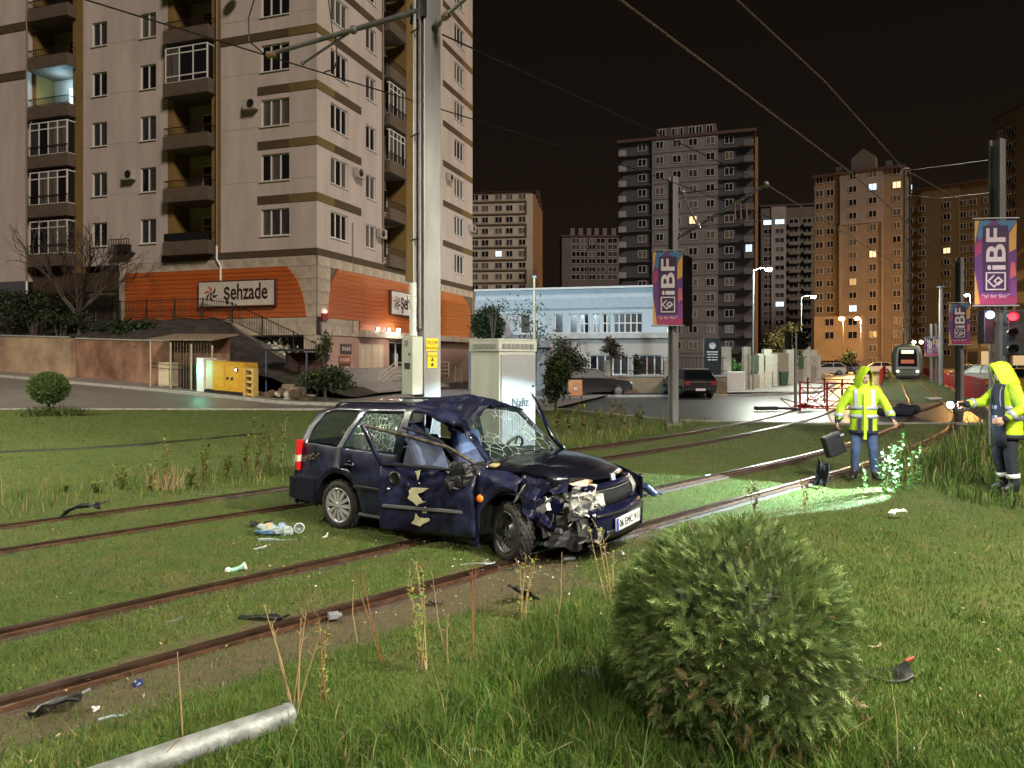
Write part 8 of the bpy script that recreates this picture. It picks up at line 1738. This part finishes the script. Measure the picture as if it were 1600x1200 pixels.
def trees():
 z = lambda u, v, d: CAMZ+(HZ-v)/F*d
 leafy('shrub', 'tall dark hedge block between the corner block and the white house', 'hedge', at(762, 508, 43), 1.15, 7000, .13, DK, .08, 1, squash=(.85, .6, 1.05))
 leafy('young_tree', 'sparse young tree in front of the white house wall', 'tree', at(840, 500, 38), 1.9, 420, .09, MD, .05, 2, squash=(1.1, .8, .9), base=at(836, 612, 38))
 leafy('young_tree', 'thin leafy sapling growing above the hedge block', 'tree', at(770, 478, 42), 1.0, 160, .08, MD, .04, 3, squash=(.9, .6, 1.2), base=at(770, 600, 42))
 leafy('shrub', 'tall dark green shrub to the right of the utility cabinet', 'shrub', at(868, 585, 27), .85, 3000, .09, MD, .06, 4, squash=(.75, .7, 1.15))
 leafy('small_tree', 'dark bushy tree behind the green shrub, before the white house', 'tree', at(888, 553, 36), 1.25, 2200, .10, PL+DK, .08, 5, squash=(1.0, .8, 1.0))
 leafy('small_tree', 'round plum leaved tree on a thin trunk over the front wall', 'tree', at(955, 543, 39.3), .75, 900, .09, PL, .05, 6, squash=(1.1, .8, .8))
 leafy('small_conifer', 'narrow dark conifer behind the front wall', 'tree', at(998, 570, 40.6), .72, 900, .09, DK, .05, 7, squash=(.45, .45, 1.2))
 leafy('shrub', 'bright green shrub between the white gate piers', 'shrub', at(1151, 575, 45.5), .75, 900, .10, [LM('leaf_bright', (.06, .16, .03)), LM('leaf_bright2', (.09, .20, .04))], .05, 8)
 leafy('small_tree', 'ochre leaved tree behind the gate wall under the white street lamp', 'tree', at(1222, 542, 54), 2.0, 1500, .13, AU, .08, 9, squash=(1.1, .7, .8))
 leafy('small_tree', 'dark small tree before the brown block beside the parked cars', 'tree', at(1322, 560, 95), 1.9, 700, .2, DK, .1, 10)
 p = at(509, 618, 31.5); p.z = .1
 t = leafy('spruce_shrub', 'dark drooping spruce shrub in front of the corner column', 'shrub', at(508, 590, 31.5), 1.15, 3000, .10, DK+[MD[0]], .07, 11, squash=(1.15, .8, .62), base=p)
 t2 = leafy('spruce_shrub', 'thin pale conifer growing up the corner column', 'tree', at(506, 545, 32.2), .9, 500, .09, MD, .04, 12, squash=(.5, .5, 1.2), base=at(506, 615, 32.2))
 for i, (u, v, d, r, n, sq, lab) in enumerate(((55, 478, 40.5, 1.9, 2600, (1.25, .7, .62), 'big dark bush overhanging the beige retaining wall'), (95, 500, 39.5, 1.2, 1400, (1.3, .7, .5), 'dark creeping bush just left of the bare tree'), (15, 470, 41, 1.4, 1500, (1.1, .7, .6), 'dark bush at the frame’s edge by the grey shop signs'), (178, 507, 40.5, 1.3, 1500, (1.4, .7, .5), 'dark low bush right of the bare tree under the fence'), (215, 515, 39.5, 1.2, 1400, (1.5, .7, .45), 'dark low bush over the kiosk roof'), (270, 540, 37.5, 1.2, 1300, (1.6, .7, .42), 'dark bush beside the ramp behind the generator'))):
  leafy('bank_bush', lab, 'bush', at(u, v, d), r, n, .11, DK, .05, 20+i, squash=sq, group='dark bushes on the bank')
 p = at(122, 545, 39.8); t = thing('bare_tree', 'bare branching tree standing on the bank before the corner block', 'tree', p)
 mt = MB(); mb_ = MB(); random.seed(4)
 def grow(p, d, L, r, depth, mb):
  q = p+d*L; mid = p.lerp(q, .5)+Vector((random.gauss(0, .05), random.gauss(0, .05), 0))*L; mb.tube([p, mid, q], [r, r*.85, r*.68], 6 if depth > 3 else 4, cap=False)
  if depth == 0: return
  for k in range(3 if depth > 2 else random.choice([2, 3])):
   ang = random.uniform(.25, .75); az = random.uniform(0, 6.28); a = d.cross(Vector((math.cos(az), math.sin(az), .3))).normalized(); dd = (d*math.cos(ang)+a*math.sin(ang)+Vector((0, 0, .12))).normalized(); grow(p.lerp(q, random.uniform(.55, 1)), dd, L*random.uniform(.62, .85), r*.58, depth-1, mb_)
 grow(p-Vector((0, 0, .2)), Vector((0.02, 0, 1)), 2.2, .17, 0, mt)
 top = p+Vector((.04, 0, 2.0))
 for k in range(7):
  az = 6.28*k/7+random.random(); el = random.uniform(.75, 1.3); grow(top-Vector((0, 0, random.uniform(0, .8))), Vector((math.cos(az)*math.cos(el), math.sin(az)*math.cos(el)*.7, math.sin(el))).normalized(), random.uniform(1.7, 2.4), .075, 4, mb_)
 bk = LM('bark_bare', (.075, .06, .045)); mt.build('trunk', bk, t); o = mb_.build('branches', bk, t); o['kind'] = 'stuff'
trees()
STEM = LM('stem_tan', (.30, .21, .11), var=.2); STEMR = LM('stem_reddish', (.20, .095, .045)); LFY = LM('leaf_yellowish', (.20, .22, .04)); LFG = LM('leaf_fresh', (.09, .20, .03))
def weed(label, base_px, tips, d, mt=STEM, leaves=0, lmats=(LFY,), leafsize=.02, r=.0052, name='weed', grp='dry weed stems in the foreground', twig=True):
 b = on_ground(*base_px, z=gzf(*(on_ground(*base_px).xy))) if d is None else at(base_px[0], base_px[1], d); t = thing(name, label, 'plant', b, group=grp); dd = b.y
 for (u, v, du) in tips:
  tip = at(u, v, dd+du); st = b+Vector((random.uniform(-.025, .025), random.uniform(-.02, .02), -.02)); mid = st.lerp(tip, .5)+Vector((random.uniform(-.02, .02), 0, .01)); m = MB(); m.tube([st, mid, tip], [r, r*.8, r*.45], 5)
  if twig:
   for k in range(4): q = mid.lerp(tip, random.uniform(.3, 1)); m.tube([q, q+Vector((random.uniform(-.035, .035), random.uniform(-.02, .02), random.uniform(.015, .05)))*dd/4], r*.4, 4)
  m.build('stem', mt, t)
  if leaves:
   m = MB()
   for k in range(leaves):
    q = st.lerp(tip, random.uniform(.12, 1)); a = Vector((random.uniform(-1, 1), random.uniform(-1, 1), random.uniform(-.1, .8))).normalized(); w_ = a.cross(Vector((0, 0, 1))).normalized()*.35; s = leafsize*random.uniform(.6, 1.3); m.add([q, q+a*s*.5+w_*s, q+a*s, q+a*s*.5-w_*s], [(0, 1, 2, 3)], mi=random.randrange(len(lmats)))
   o = m.build('leaves', list(lmats), t); o['kind'] = 'stuff'
 return t
weed('single tall dry stem rising before the fallen pipe', (290, 1165), [(277, 1018, 0)], 3.55, twig=False)
weed('fan of dry branching stems at the end of the fallen pipe', (462, 1110), [(412, 945, 0), (425, 975, .05), (470, 965, -.05), (478, 958, .1), (502, 985, .0)], 3.75)
weed('reddish stems with yellow leaves beside the fan of dry stems', (505, 1095), [(498, 962, 0), (512, 980, .1)], 3.9, STEMR, 26, (LFY,), .028)
weed('pair of bare leaning stems before the nearest rail', (598, 1028), [(552, 893, 0), (565, 890, .1)], 4.5, STEMR, r=.0045)
weed('lone thin stem left of the leaning pair', (562, 1000), [(552, 915, 0)], 4.7, twig=False)
weed('bushy yellow leaved weed crossing the nearest rail', (662, 1040), [(640, 885, 0), (650, 880, .15), (660, 890, -.1), (638, 915, .1)], 4.35, STEM, 42, (LFY, LFG), .030)
weed('bent stem with a broken top right of the yellow weed', (702, 1040), [(700, 960, 0), (677, 908, 0)], 4.5, STEM)
weed('straight twin stem with dry seed heads', (742, 1035), [(738, 880, 0), (743, 882, .05)], 4.5, STEMR)
weed('leafy yellow stems just before the front wheel', (815, 990), [(812, 885, 0), (822, 870, .1), (832, 880, .1), (838, 868, .0)], 5.2, STEM, 22, (LFY,), .03)
weed('tall thin stem before the damaged bumper', (866, 995), [(878, 862, 0)], 5.1, STEM, twig=False)
weed('stems with yellow seed heads left of the ball shrub', (952, 940), [(922, 830, 0), (932, 822, .1), (940, 830, .0), (958, 862, .1)], 5.6, STEM, 20, (LFY,), .026)
weed('thin dry stems standing right of the ball shrub’s foot', (1305, 1160), [(1352, 1062, 0), (1365, 1120, 0), (1318, 1120, .1)], 3.45, STEM, r=.003)
weed('long dry stalk lying in the grass at the bottom edge', (800, 1100), [(872, 1190, -.4)], 3.9, STEM, twig=False)
def lit_weed(label, u, vb, d, tips, n=80, sz=.06): weed(label, (u, vb), tips, d, LM('stem_pale', (.12, .17, .08)), n, (LM('leaf_lit', (.09, .25, .05)), LM('leaf_lit2', (.13, .30, .09))), sz, .006, 'weed', 'bright weeds in the torch beam', twig=False)  # leaf and stem colours brightened for the torch light on them
lit_weed('tall bright leafy weed, highest of the lit clump', 1400, 790, 10.3, [(1411, 676, 0), (1396, 700, .2)]); lit_weed('bright leafy weed at the right end of the lit clump', 1432, 775, 10.4, [(1436, 696, 0)], 40)
lit_weed('bright bushy weed at the left end of the lit clump', 1385, 790, 10.3, [(1380, 698, 0), (1393, 694, .1), (1372, 720, 0)], 40); lit_weed('greyish weed inside the lit clump', 1420, 785, 10.5, [(1422, 712, 0), (1426, 706, .2)], 26)
lit_weed('pale thin weed before the legs of the first worker', 1352, 765, 10.6, [(1347, 722, 0), (1354, 735, .1)], 16, .04)
weed('small dark weed before the lit grass, behind the ball shrub', (1180, 800), [(1168, 762, 0), (1186, 766, 0), (1178, 758, .1)], 9.1, STEMR, 16, (G4,), .05, .005, grp='weeds along the tracks'); weed('dark weed with two stalks in the lit strip', (1258, 808), [(1252, 750, 0), (1262, 746, 0)], 8.9, STEMR, 18, (G4, LFY), .045, .005, grp='weeds along the tracks')
rw = random.Random(6); k = 0
FARW = [(100, 770, 12), (190, 768, 40), (236, 768, 45), (262, 765, 90), (300, 762, 35), (318, 752, 60), (355, 748, 45), (385, 745, 60), (400, 738, 80), (420, 735, 85), (438, 733, 75), (150, 772, 18)]
for (u, v, hpx) in FARW:
 p = on_ground(u, v); weed(['reddish clump of weeds', 'tall green weed', 'ochre weed clump', 'leafy yellow weed'][k % 4]+' beyond the far rail, '+['under the topiary', 'left of centre lawn', 'in the weed row', 'by the dead brown tuft', 'past the brown tuft', 'midway to the car', 'nearing the car', 'close to the car’s rear', 'beside the tail light', 'just left of the tail light', 'touching the car’s rear corner', 'at the row’s thin end'][k], (u, v), [(u+rw.uniform(-12, 12), v-hpx*rw.uniform(.7, 1.1), rw.uniform(-.2, .2)) for _ in range(5)], p.y, STEMR if k % 2 else STEM, 34, (LFY, G2, G1), .06, .006, grp='weeds along the tracks', twig=False); k += 1
for i, (u, v, hpx) in enumerate(((868, 672, 40), (890, 676, 42), (912, 674, 48), (935, 676, 40), (958, 672, 42), (975, 670, 44), (1000, 668, 30))):
 p = on_ground(u, v); weed('yellow green weed behind the bonnet, '+['first from the cabinet', 'second from the cabinet', 'third from the cabinet', 'in the middle of the row', 'third from the bannered pole', 'second from the bannered pole', 'next to the bannered pole'][i], (u, v), [(u+rw.uniform(-9, 9), v-hpx*rw.uniform(.6, 1.1), 0) for _ in range(6)], p.y, STEM, 26, (LFY, G2), .09, .008, grp='weeds along the tracks', twig=False)
def rosette(label, p, n, L_, mats, lift=.6):
 t = thing('dock_plant', label, 'plant', p)
 for k in range(n):
  a = 6.28*k/n+random.uniform(-.2, .2); d = Vector((math.cos(a), math.sin(a), 0)); w_ = Vector((-d.y, d.x, 0)); l = L_*random.uniform(.7, 1.1); e = random.uniform(.5, 1)*lift; m = MB(); vs = []
  for f, wd in ((0, .02), (.3, .16), (.6, .18), (.85, .10), (1, .01)): c = p+d*l*f*.9+Vector((0, 0, l*e*math.sin(f*2.2))); vs += [c-w_*l*wd+Vector((0, 0, .01)), c, c+w_*l*wd+Vector((0, 0, .01))]
  m.add(vs, [(3*i+q, 3*i+q+1, 3*i+4+q, 3*i+3+q) for i in range(4) for q in (0, 1)], smooth=True); m.build('leaf', mats, t)
p = on_ground(862, 985, .03); rosette('broad leaved dock plant behind the black crumpled debris', p, 13, .24, LFG)
p = on_ground(1003, 870+40, .1);
m = MB()
t = thing('dead_tuft', 'tuft of dead tan grass beyond the far rail', 'grass tuft', on_ground(262, 765)); pb = on_ground(258, 765)
for k in range(70): a = Vector((random.gauss(0, .12), random.gauss(0, .08), 0)); m.tube([pb+a, pb+a*1.5+Vector((random.gauss(0, .06), 0, random.uniform(.15, .4)))], [.007, .003], 3, cap=False)
o = m.build('dead_blades', LM('dead_tan', (.34, .22, .12)), t); o['kind'] = 'stuff'
m = MB(); pts = [on_ground(u, v) for u, v in ((-60, 716), (0, 709), (120, 704), (230, 696), (330, 687), (400, 680))]; m.tube([p+Vector((0, 0, .015)) for p in pts], .05, 5); tag(m.build('lawn_edging', M('edging_dark', (.02, .016, .012), var=.3)), 'thin dark edging line running across the far lawn', 'edging')
# ================================================================ debris on the grass, the fallen pipe
random.seed(77)
def g(u, v, up=0.):
 p = on_ground(u, v); z = gzf(p.x, p.y); p = on_ground(u, v, z); p.z = z+up; return p
WHP = M('debris_white', (.60, .62, .62), rough=.4, var=.15, scale=14); CLR = M('debris_clear', (.45, .55, .56), rough=.15, var=.2, alpha=.6); BLU = M('debris_blue', (.08, .20, .45), rough=.35, var=.3, scale=10); GRN = M('debris_mint', (.30, .60, .50), rough=.4, var=.1); GRY = M('debris_grey', (.16, .17, .18), rough=.5, var=.3, scale=12); NVB = M('debris_navy', (.02, .03, .10), rough=.3, var=.2)
def shard(name, label, p, size, mt, seed, flat=.35, yaw=0., grp='car parts scattered on the grass', extra=None):
 t = thing(name, label, 'debris', p, group=grp); nx, ny = 6, 4; vs = []; rr = Matrix.Rotation(yaw, 3, 'Z'); rs = random.Random(seed)
 for i in range(nx+1):
  for j in range(ny+1):
   x, y = (i/nx-.5), (j/ny-.5); e = 1-.45*abs(x)*rs.uniform(.4, 1.4); q = Vector((x*size[0], y*size[1]*e, 0)); n = mnoise.noise_vector(q*(3/size[0])+Vector((seed, seed, 0))); q += Vector((n.x, n.y, 0))*size[0]*.10; q.z = size[2]*(.5+.5*math.sin(x*3+seed))*(1-flat)+abs(n.z)*size[2]*.6+.012; vs.append(p+rr @ q)
 m = MB(); m.add(vs, [(i*(ny+1)+j, (i+1)*(ny+1)+j, (i+1)*(ny+1)+j+1, i*(ny+1)+j+1) for i in range(nx) for j in range(ny)]); o = m.build('torn_panel', mt, t); q = o.modifiers.new('s', 'SOLIDIFY'); q.thickness = .012
 m = MB(); m.tube([vs[k*(ny+1)]+Vector((0, 0, .006)) for k in range(nx+1)], .009, 5); m.build('rim', mt, t)
 m = MB(); m.tube([vs[nx*(ny+1)+ny], vs[nx*(ny+1)+ny]+rr @ Vector((size[0]*.16, size[1]*.1, .015))], .010, 5); m.build('clip', extra or mt, t)
 return t
shard('plastic_shard', 'black torn plastic piece lying on the far rail at the left', g(128, 812), (.44, .22, .16), BLACK, 1, .1, .3)
shard('plastic_shard', 'flat black pointed shard between the two near rails', g(407, 972), (.30, .10, .05), BLACK, 2, .5, .1)
shard('plastic_shard', 'crumpled black lump beside the dock plant', g(822, 950), (.26, .20, .16), BLACK, 3, .05, .6)
shard('plastic_shard', 'dark grey oval shard in the grass left of the ball shrub', g(944, 1064), (.24, .12, .06), GRY, 4, .4, -.5, extra=WHP)
shard('plastic_shard', 'black shiny car part right of the ball shrub with a red tip', g(1376, 1064), (.30, .20, .10), BLACK, 5, .2, -.2, extra=M('red_tip', (.35, .03, .02)))
shard('plastic_shard', 'black upright triangular piece on the rail left of the worker’s legs', g(1284, 760), (.26, .20, .32), M('matt_black2', (.004, .004, .005), rough=.95, var=0, spec=.1), 6, .0, .9)
shard('plastic_shard', 'black bits with a grey edge beside the nearest rail at far left', g(88, 1114), (.24, .12, .08), BLACK, 7, .3, .3, extra=GRY)
shard('plastic_shard', 'dark flat plate beside the nearest rail before the front wheel', g(738, 884), (.26, .12, .03), GRY, 8, .6, .2)
shard('plastic_shard', 'small black scrap on the bare soil', g(679, 947), (.10, .06, .04), BLACK, 9, .3, .2)
shard('plastic_shard', 'long dark strip lying in the grass at the bottom edge', g(572, 1178), (.42, .05, .05), BLACK, 10, .5, -.9)
shard('plastic_shard', 'dark greenish strip half hidden in the verge grass', g(690, 1128), (.55, .05, .04), M('strip_green', (.02, .05, .035), rough=.4), 11, .6, .5)
shard('plastic_shard', 'black flat scrap beside the grey block at the near rail', g(800, 897), (.15, .07, .03), BLACK, 12, .5, .1)
shard('plastic_shard', 'clear lamp splinters under the front wheel', g(806, 868), (.24, .14, .09), CLR, 13, .1, .1, extra=WHP)
shard('plastic_shard', 'white crumpled scrap on the verge before the lit weeds', g(1402, 808), (.19, .12, .08), WHP, 14, .2, .1)
t = thing('wing_mirror', 'torn off dark blue wing mirror lying beyond the bumper', 'mirror', g(1014, 776)); p = g(1014, 776); rot = Matrix.Rotation(.5, 3, 'Z') @ Matrix.Rotation(.7, 3, 'Y')
m = MB(); m.box(p+Vector((0, 0, .10)), (.24, .16, .08), rot); m.build('housing', NVB, t, bevel=.03); m = MB(); m.box(p+rot @ Vector((0, 0, .045))+Vector((0, 0, .10)), (.19, .12, .006), rot); m.build('mirror_glass', M('mirror_glass', (.5, .55, .6), rough=.05, metal=1, var=0), t); m = MB(); m.tube([p+Vector((.1, 0, .08)), p+Vector((.2, .03, .03))], .02, 6); m.build('stalk', BLACK, t)
p = g(432, 838)
t = thing('litter_bag', 'heap of clear packaging with cups behind the rear wheel', 'litter', p, group='litter by the rear wheel')
m = MB()
for k in range(6): m.ball(p+Vector((random.uniform(-.15, .15), random.uniform(-.05, .08), .05+random.uniform(0, .07))), random.uniform(.05, .08), 8, sc=(1.3, .9, .7))
crump(m, .05, 17); m.build('wrapping', [CLR], t)
m = MB(); m.ball(p+Vector((-.10, .02, .09)), .06, 6); m.build('tan_paper', M('paper_tan', (.46, .34, .20), var=.3), t); m = MB(); m.ball(p+Vector((.05, .03, .10)), .05, 6); m.build('blue_paper', M('paper_blue', (.25, .33, .55), var=.3), t)
q = g(468, 832); t = thing('glass_jar', 'clear round jar at the right of the litter heap', 'jar', q, group='litter by the rear wheel'); m = MB(); m.lathe([(0, 0), (.055, 0), (.06, .02), (.06, .07), (.05, .085)], q+Vector((0, 0, .055)), (.3, -1, .2), 14); m.build('jar_body', CLR, t); m = MB(); m.lathe([(.05, .0), (.058, .0), (.058, .015), (.05, .015)], q+Vector((.02, -.085, .07)), (.3, -1, .2), 14); m.build('rim', WHP, t)
q = g(414, 838); shard('wrapper', 'blue and white wrapper in front of the litter heap', q, (.20, .09, .06), BLU, 15, .3, .1, 'litter by the rear wheel', WHP); shard('wrapper', 'pale flat plastic sheet under the litter heap', g(438, 846), (.42, .12, .03), CLR, 16, .6, .0, 'litter by the rear wheel'); shard('plastic_shard', 'black bag scrap left of the litter heap', g(405, 824), (.22, .14, .12), BLACK, 17, .1, .3, 'litter by the rear wheel')
shard('plastic_shard', 'small white scrap in front of the rear wheel', g(507, 843), (.05, .05, .04), WHP, 18, .1, .2); shard('plastic_shard', 'thin white curved sliver below the litter heap', g(405, 861), (.12, .03, .03), WHP, 19, .2, .2)
q = g(372, 895); t = thing('plastic_cup', 'white and mint plastic cup lying before the second rail', 'cup', q); m = MB(); m.lathe([(.0, -.09), (.032, -.09), (.02, -.03), (.018, .01), (.035, .06), (.038, .065), (.0, .05)], q+Vector((0, 0, .04)), (1, .25, .3), 14); m.build('cup_body', GRN, t); m = MB(); m.lathe([(.036, .055), (.042, .06), (.036, .075)], q+Vector((0, 0, .04)), (1, .25, .3), 14); m.build('rim', WHP, t); m = MB(); m.ball(q+Vector((-.085, -.02, .025)), .034, 6); m.build('cap', WHP, t)
q = g(215, 1075); t = thing('blue_cap', 'small round dark blue cap on the soil by the nearest rail', 'cap', q); m = MB(); m.lathe([(0, 0), (.03, 0), (.033, .02), (.028, .045), (.0, .05)], q, (.2, -.3, 1), 14); m.build('cap_shell', NVB, t); m = MB(); m.lathe([(.034, .0), (.036, .006), (.034, .012)], q, (.2, -.3, 1), 14); m.build('rim', BLACK, t)
q = g(888, 877); t = thing('grey_box', 'small grey box lying before the bumper', 'box', q); m = MB(); m.box(q+Vector((0, 0, .025)), (.13, .09, .045), Matrix.Rotation(.2, 3, 'Z')); m.build('case', M('case_blue_grey', (.22, .27, .29), rough=.4, var=.15), t, bevel=.008); m = MB(); m.box(q+Vector((0, 0, .05)), (.10, .06, .004), Matrix.Rotation(.2, 3, 'Z')); m.build('lid', GRY, t)
q = g(521, 974); t = thing('grey_block', 'small grey block lying on the nearest rail', 'block', q); m = MB(); m.box(q+Vector((0, 0, .06)), (.085, .06, .05), Matrix.Rotation(.4, 3, 'Z')); m.build('block_body', GRY, t, bevel=.01); m = MB(); m.tube([q+Vector((.03, 0, .06)), q+Vector((.06, .01, .06))], .02, 8); m.build('spigot', GRY, t)
shard('wrapper', 'pale blue crumpled sliver on the soil at lower left', g(176, 1127), (.12, .025, .02), CLR, 20, .4, .3); shard('wrapper', 'tiny white scrap on the soil at lower left', g(148, 1114), (.02, .02, .02), WHP, 21, .2, 0)
q = g(940, 1170); t = thing('pebble', 'pale flat pebble in the shrub’s shadow', 'stone', q); m = MB(); m.ball(q+Vector((0, 0, .01)), .02, 6, sc=(1.4, 1, .5)); m.build('stone', M('pebble', (.22, .22, .17)), t)
q = Vector((1.075, 3.135, .53)); t = thing('white_scrap', 'white bottle neck caught on the front of the ball shrub', 'litter', q); m = MB(); m.lathe([(.0, 0), (.010, .0), (.014, .02), (.011, .04), (.0, .042)], q, (.1, -.3, 1), 10); m.build('scrap_body', WHP, t); m = MB(); m.lathe([(.012, .0), (.015, .004), (.012, .008)], q, (.1, -.3, 1), 10); m.build('rim', WHP, t)
shard('wrapper', 'small white scraps in the grass at the lower right corner', g(1428, 1180), (.05, .02, .02), WHP, 22, .2, .4); shard('wrapper', 'tiny white scrap in the verge at the bottom', g(740, 1180), (.03, .02, .02), WHP, 23, .2, .4); shard('wrapper', 'flat pale leaf shaped scrap right of the ball shrub', g(1366, 1014), (.08, .03, .01), M('scrap_tan', (.35, .28, .16)), 24, .6, .1)
for i, (u, v) in enumerate(((345, 966), (270, 975), (795, 893), (1105, 745), (765, 885))): shard('plastic_shard', ['white grit piece on the second rail', 'pale chip on the edge of the second rail', 'dark chip by the nearest rail below the wheel', 'pale chip beside the rails beyond the bumper', 'pale sliver beside the dark plate'][i], g(u, v), (.09, .03, .02), (GRY, GRY, BLACK, WHP, CLR)[i], 30+i, .4, .3)
q = on_ground(1458, 626); t = thing('pale_board', 'pale board lying on the crossing before the tram', 'board', q); m = MB(); m.box(q+Vector((0, 0, .1)), (.8, .3, .1), Matrix.Rotation(.3, 3, 'Z')); m.build('board', WHP, t, bevel=.03); m = MB(); m.box(q+Vector((-.3, 0, .16)), (.1, .2, .03)); m.build('batten', GRY, t)
q = on_ground(1404, 650); t = thing('black_cover', 'black heaped cover with a bent rusty bar lying on the crossing', 'cover', q); m = MB()
for k in range(7): m.ball(q+Vector((random.uniform(-.5, .5), random.uniform(-.2, .2), .14+random.uniform(0, .12))), random.uniform(.15, .25), 7, sc=(1.6, 1, .7))
crump(m, .14, 4); m.build('cover_sheet', NAVY, t); m = MB(); m.tube([q+Vector((.5, 0, .12)), q+Vector((1.0, .1, .22)), q+Vector((1.7, .3, .42))], .05, 6); m.build('bent_bar', RAILM, t)
a, b = g(165, 1240), g(455, 1136); a.z += .065; b.z += .06
t = thing('fallen_pole', 'fallen pale grey metal pole lying in the verge at the lower left', 'pole', (a+b)/2); d = (b-a).normalized(); a2 = a-d*1.2; m = MB(); pts = [a2.lerp(b, k/24) for k in range(25)]; m.tube(pts, [.070-.008*k/24 for k in range(25)], 20, cap=False);
o = m.build('shaft', M('pole_zinc', (.19, .20, .20), rough=.55, metal=.3, var=.35, scale=9, bump=.2, bscale=22), t)
m = MB(); m.lathe([(.062, 0), (.055, 0.0), (.055, -.25)], b, d, 20); m.build('open_end', M('pole_inside', (.05, .05, .05)), t); m = MB(); m.lathe([(.066, -.04), (.066, -.02), (.063, -.0)], b, d, 20); m.build('end_ring', M('pole_zinc', (.4, .42, .41)), t)
for f in (.35, .55, .72): c = a2.lerp(b, f); m = MB(); m.tube([c+Vector((-.04, -.065, -.04)), c+Vector((.0, -.057, .045)), c+Vector((.025, .0, .071)), c+Vector((.05, .065, .025))], .004, 5); m.build('dirt_streak', M('streak_brown', (.16, .09, .05), var=.3), t)
def crumbs(name, label, n, cx, cy, sx, sy, size, mats, seed, flat):
 q = np.random.default_rng(seed); x = q.normal(cx, sx, n); y = q.normal(cy, sy, n); k = (y > 2.4) & (~in_road(x, y, -.3)); x, y = x[k], y[k]; n = len(x); z = gz(x, y)+height_noise(x, y)+.012+q.uniform(0, .02, n)
 a = q.uniform(0, 6.28, n); s = size*q.uniform(.4, 1.5, n); c_ = np.stack([x, y, z], -1); d = np.stack([np.cos(a), np.sin(a), q.normal(0, flat, n)], -1)*s[:, None]; e = np.stack([-np.sin(a), np.cos(a), q.normal(0, flat, n)], -1)*(s*q.uniform(.3, .9, n))[:, None]
 V = np.stack([c_-d, c_+e, c_+d, c_-e], 1).reshape(-1, 3); o = mesh_np(name, V, np.arange(4*n), 4, mats, mi=q.integers(0, len(mats), n)); tag(o, label, None, kind='stuff')
crumbs('glass_crumbs', 'fine glass and plastic crumbs scattered round the wreck', 900, .2, 7.0, 1.5, .9, .008, [CLR, WHP, GRY, BLACK], 3, .5)
crumbs('dead_leaves', 'dead leaves and dry bits lying in the turf', 2600, .5, 6.5, 5.5, 3.2, .010, [LM('dead_leaf', (.20, .13, .06)), LM('dead_leaf2', (.11, .075, .04)), LM('straw', (.34, .28, .15))], 4, .5)
bpy.context.view_layer.update()
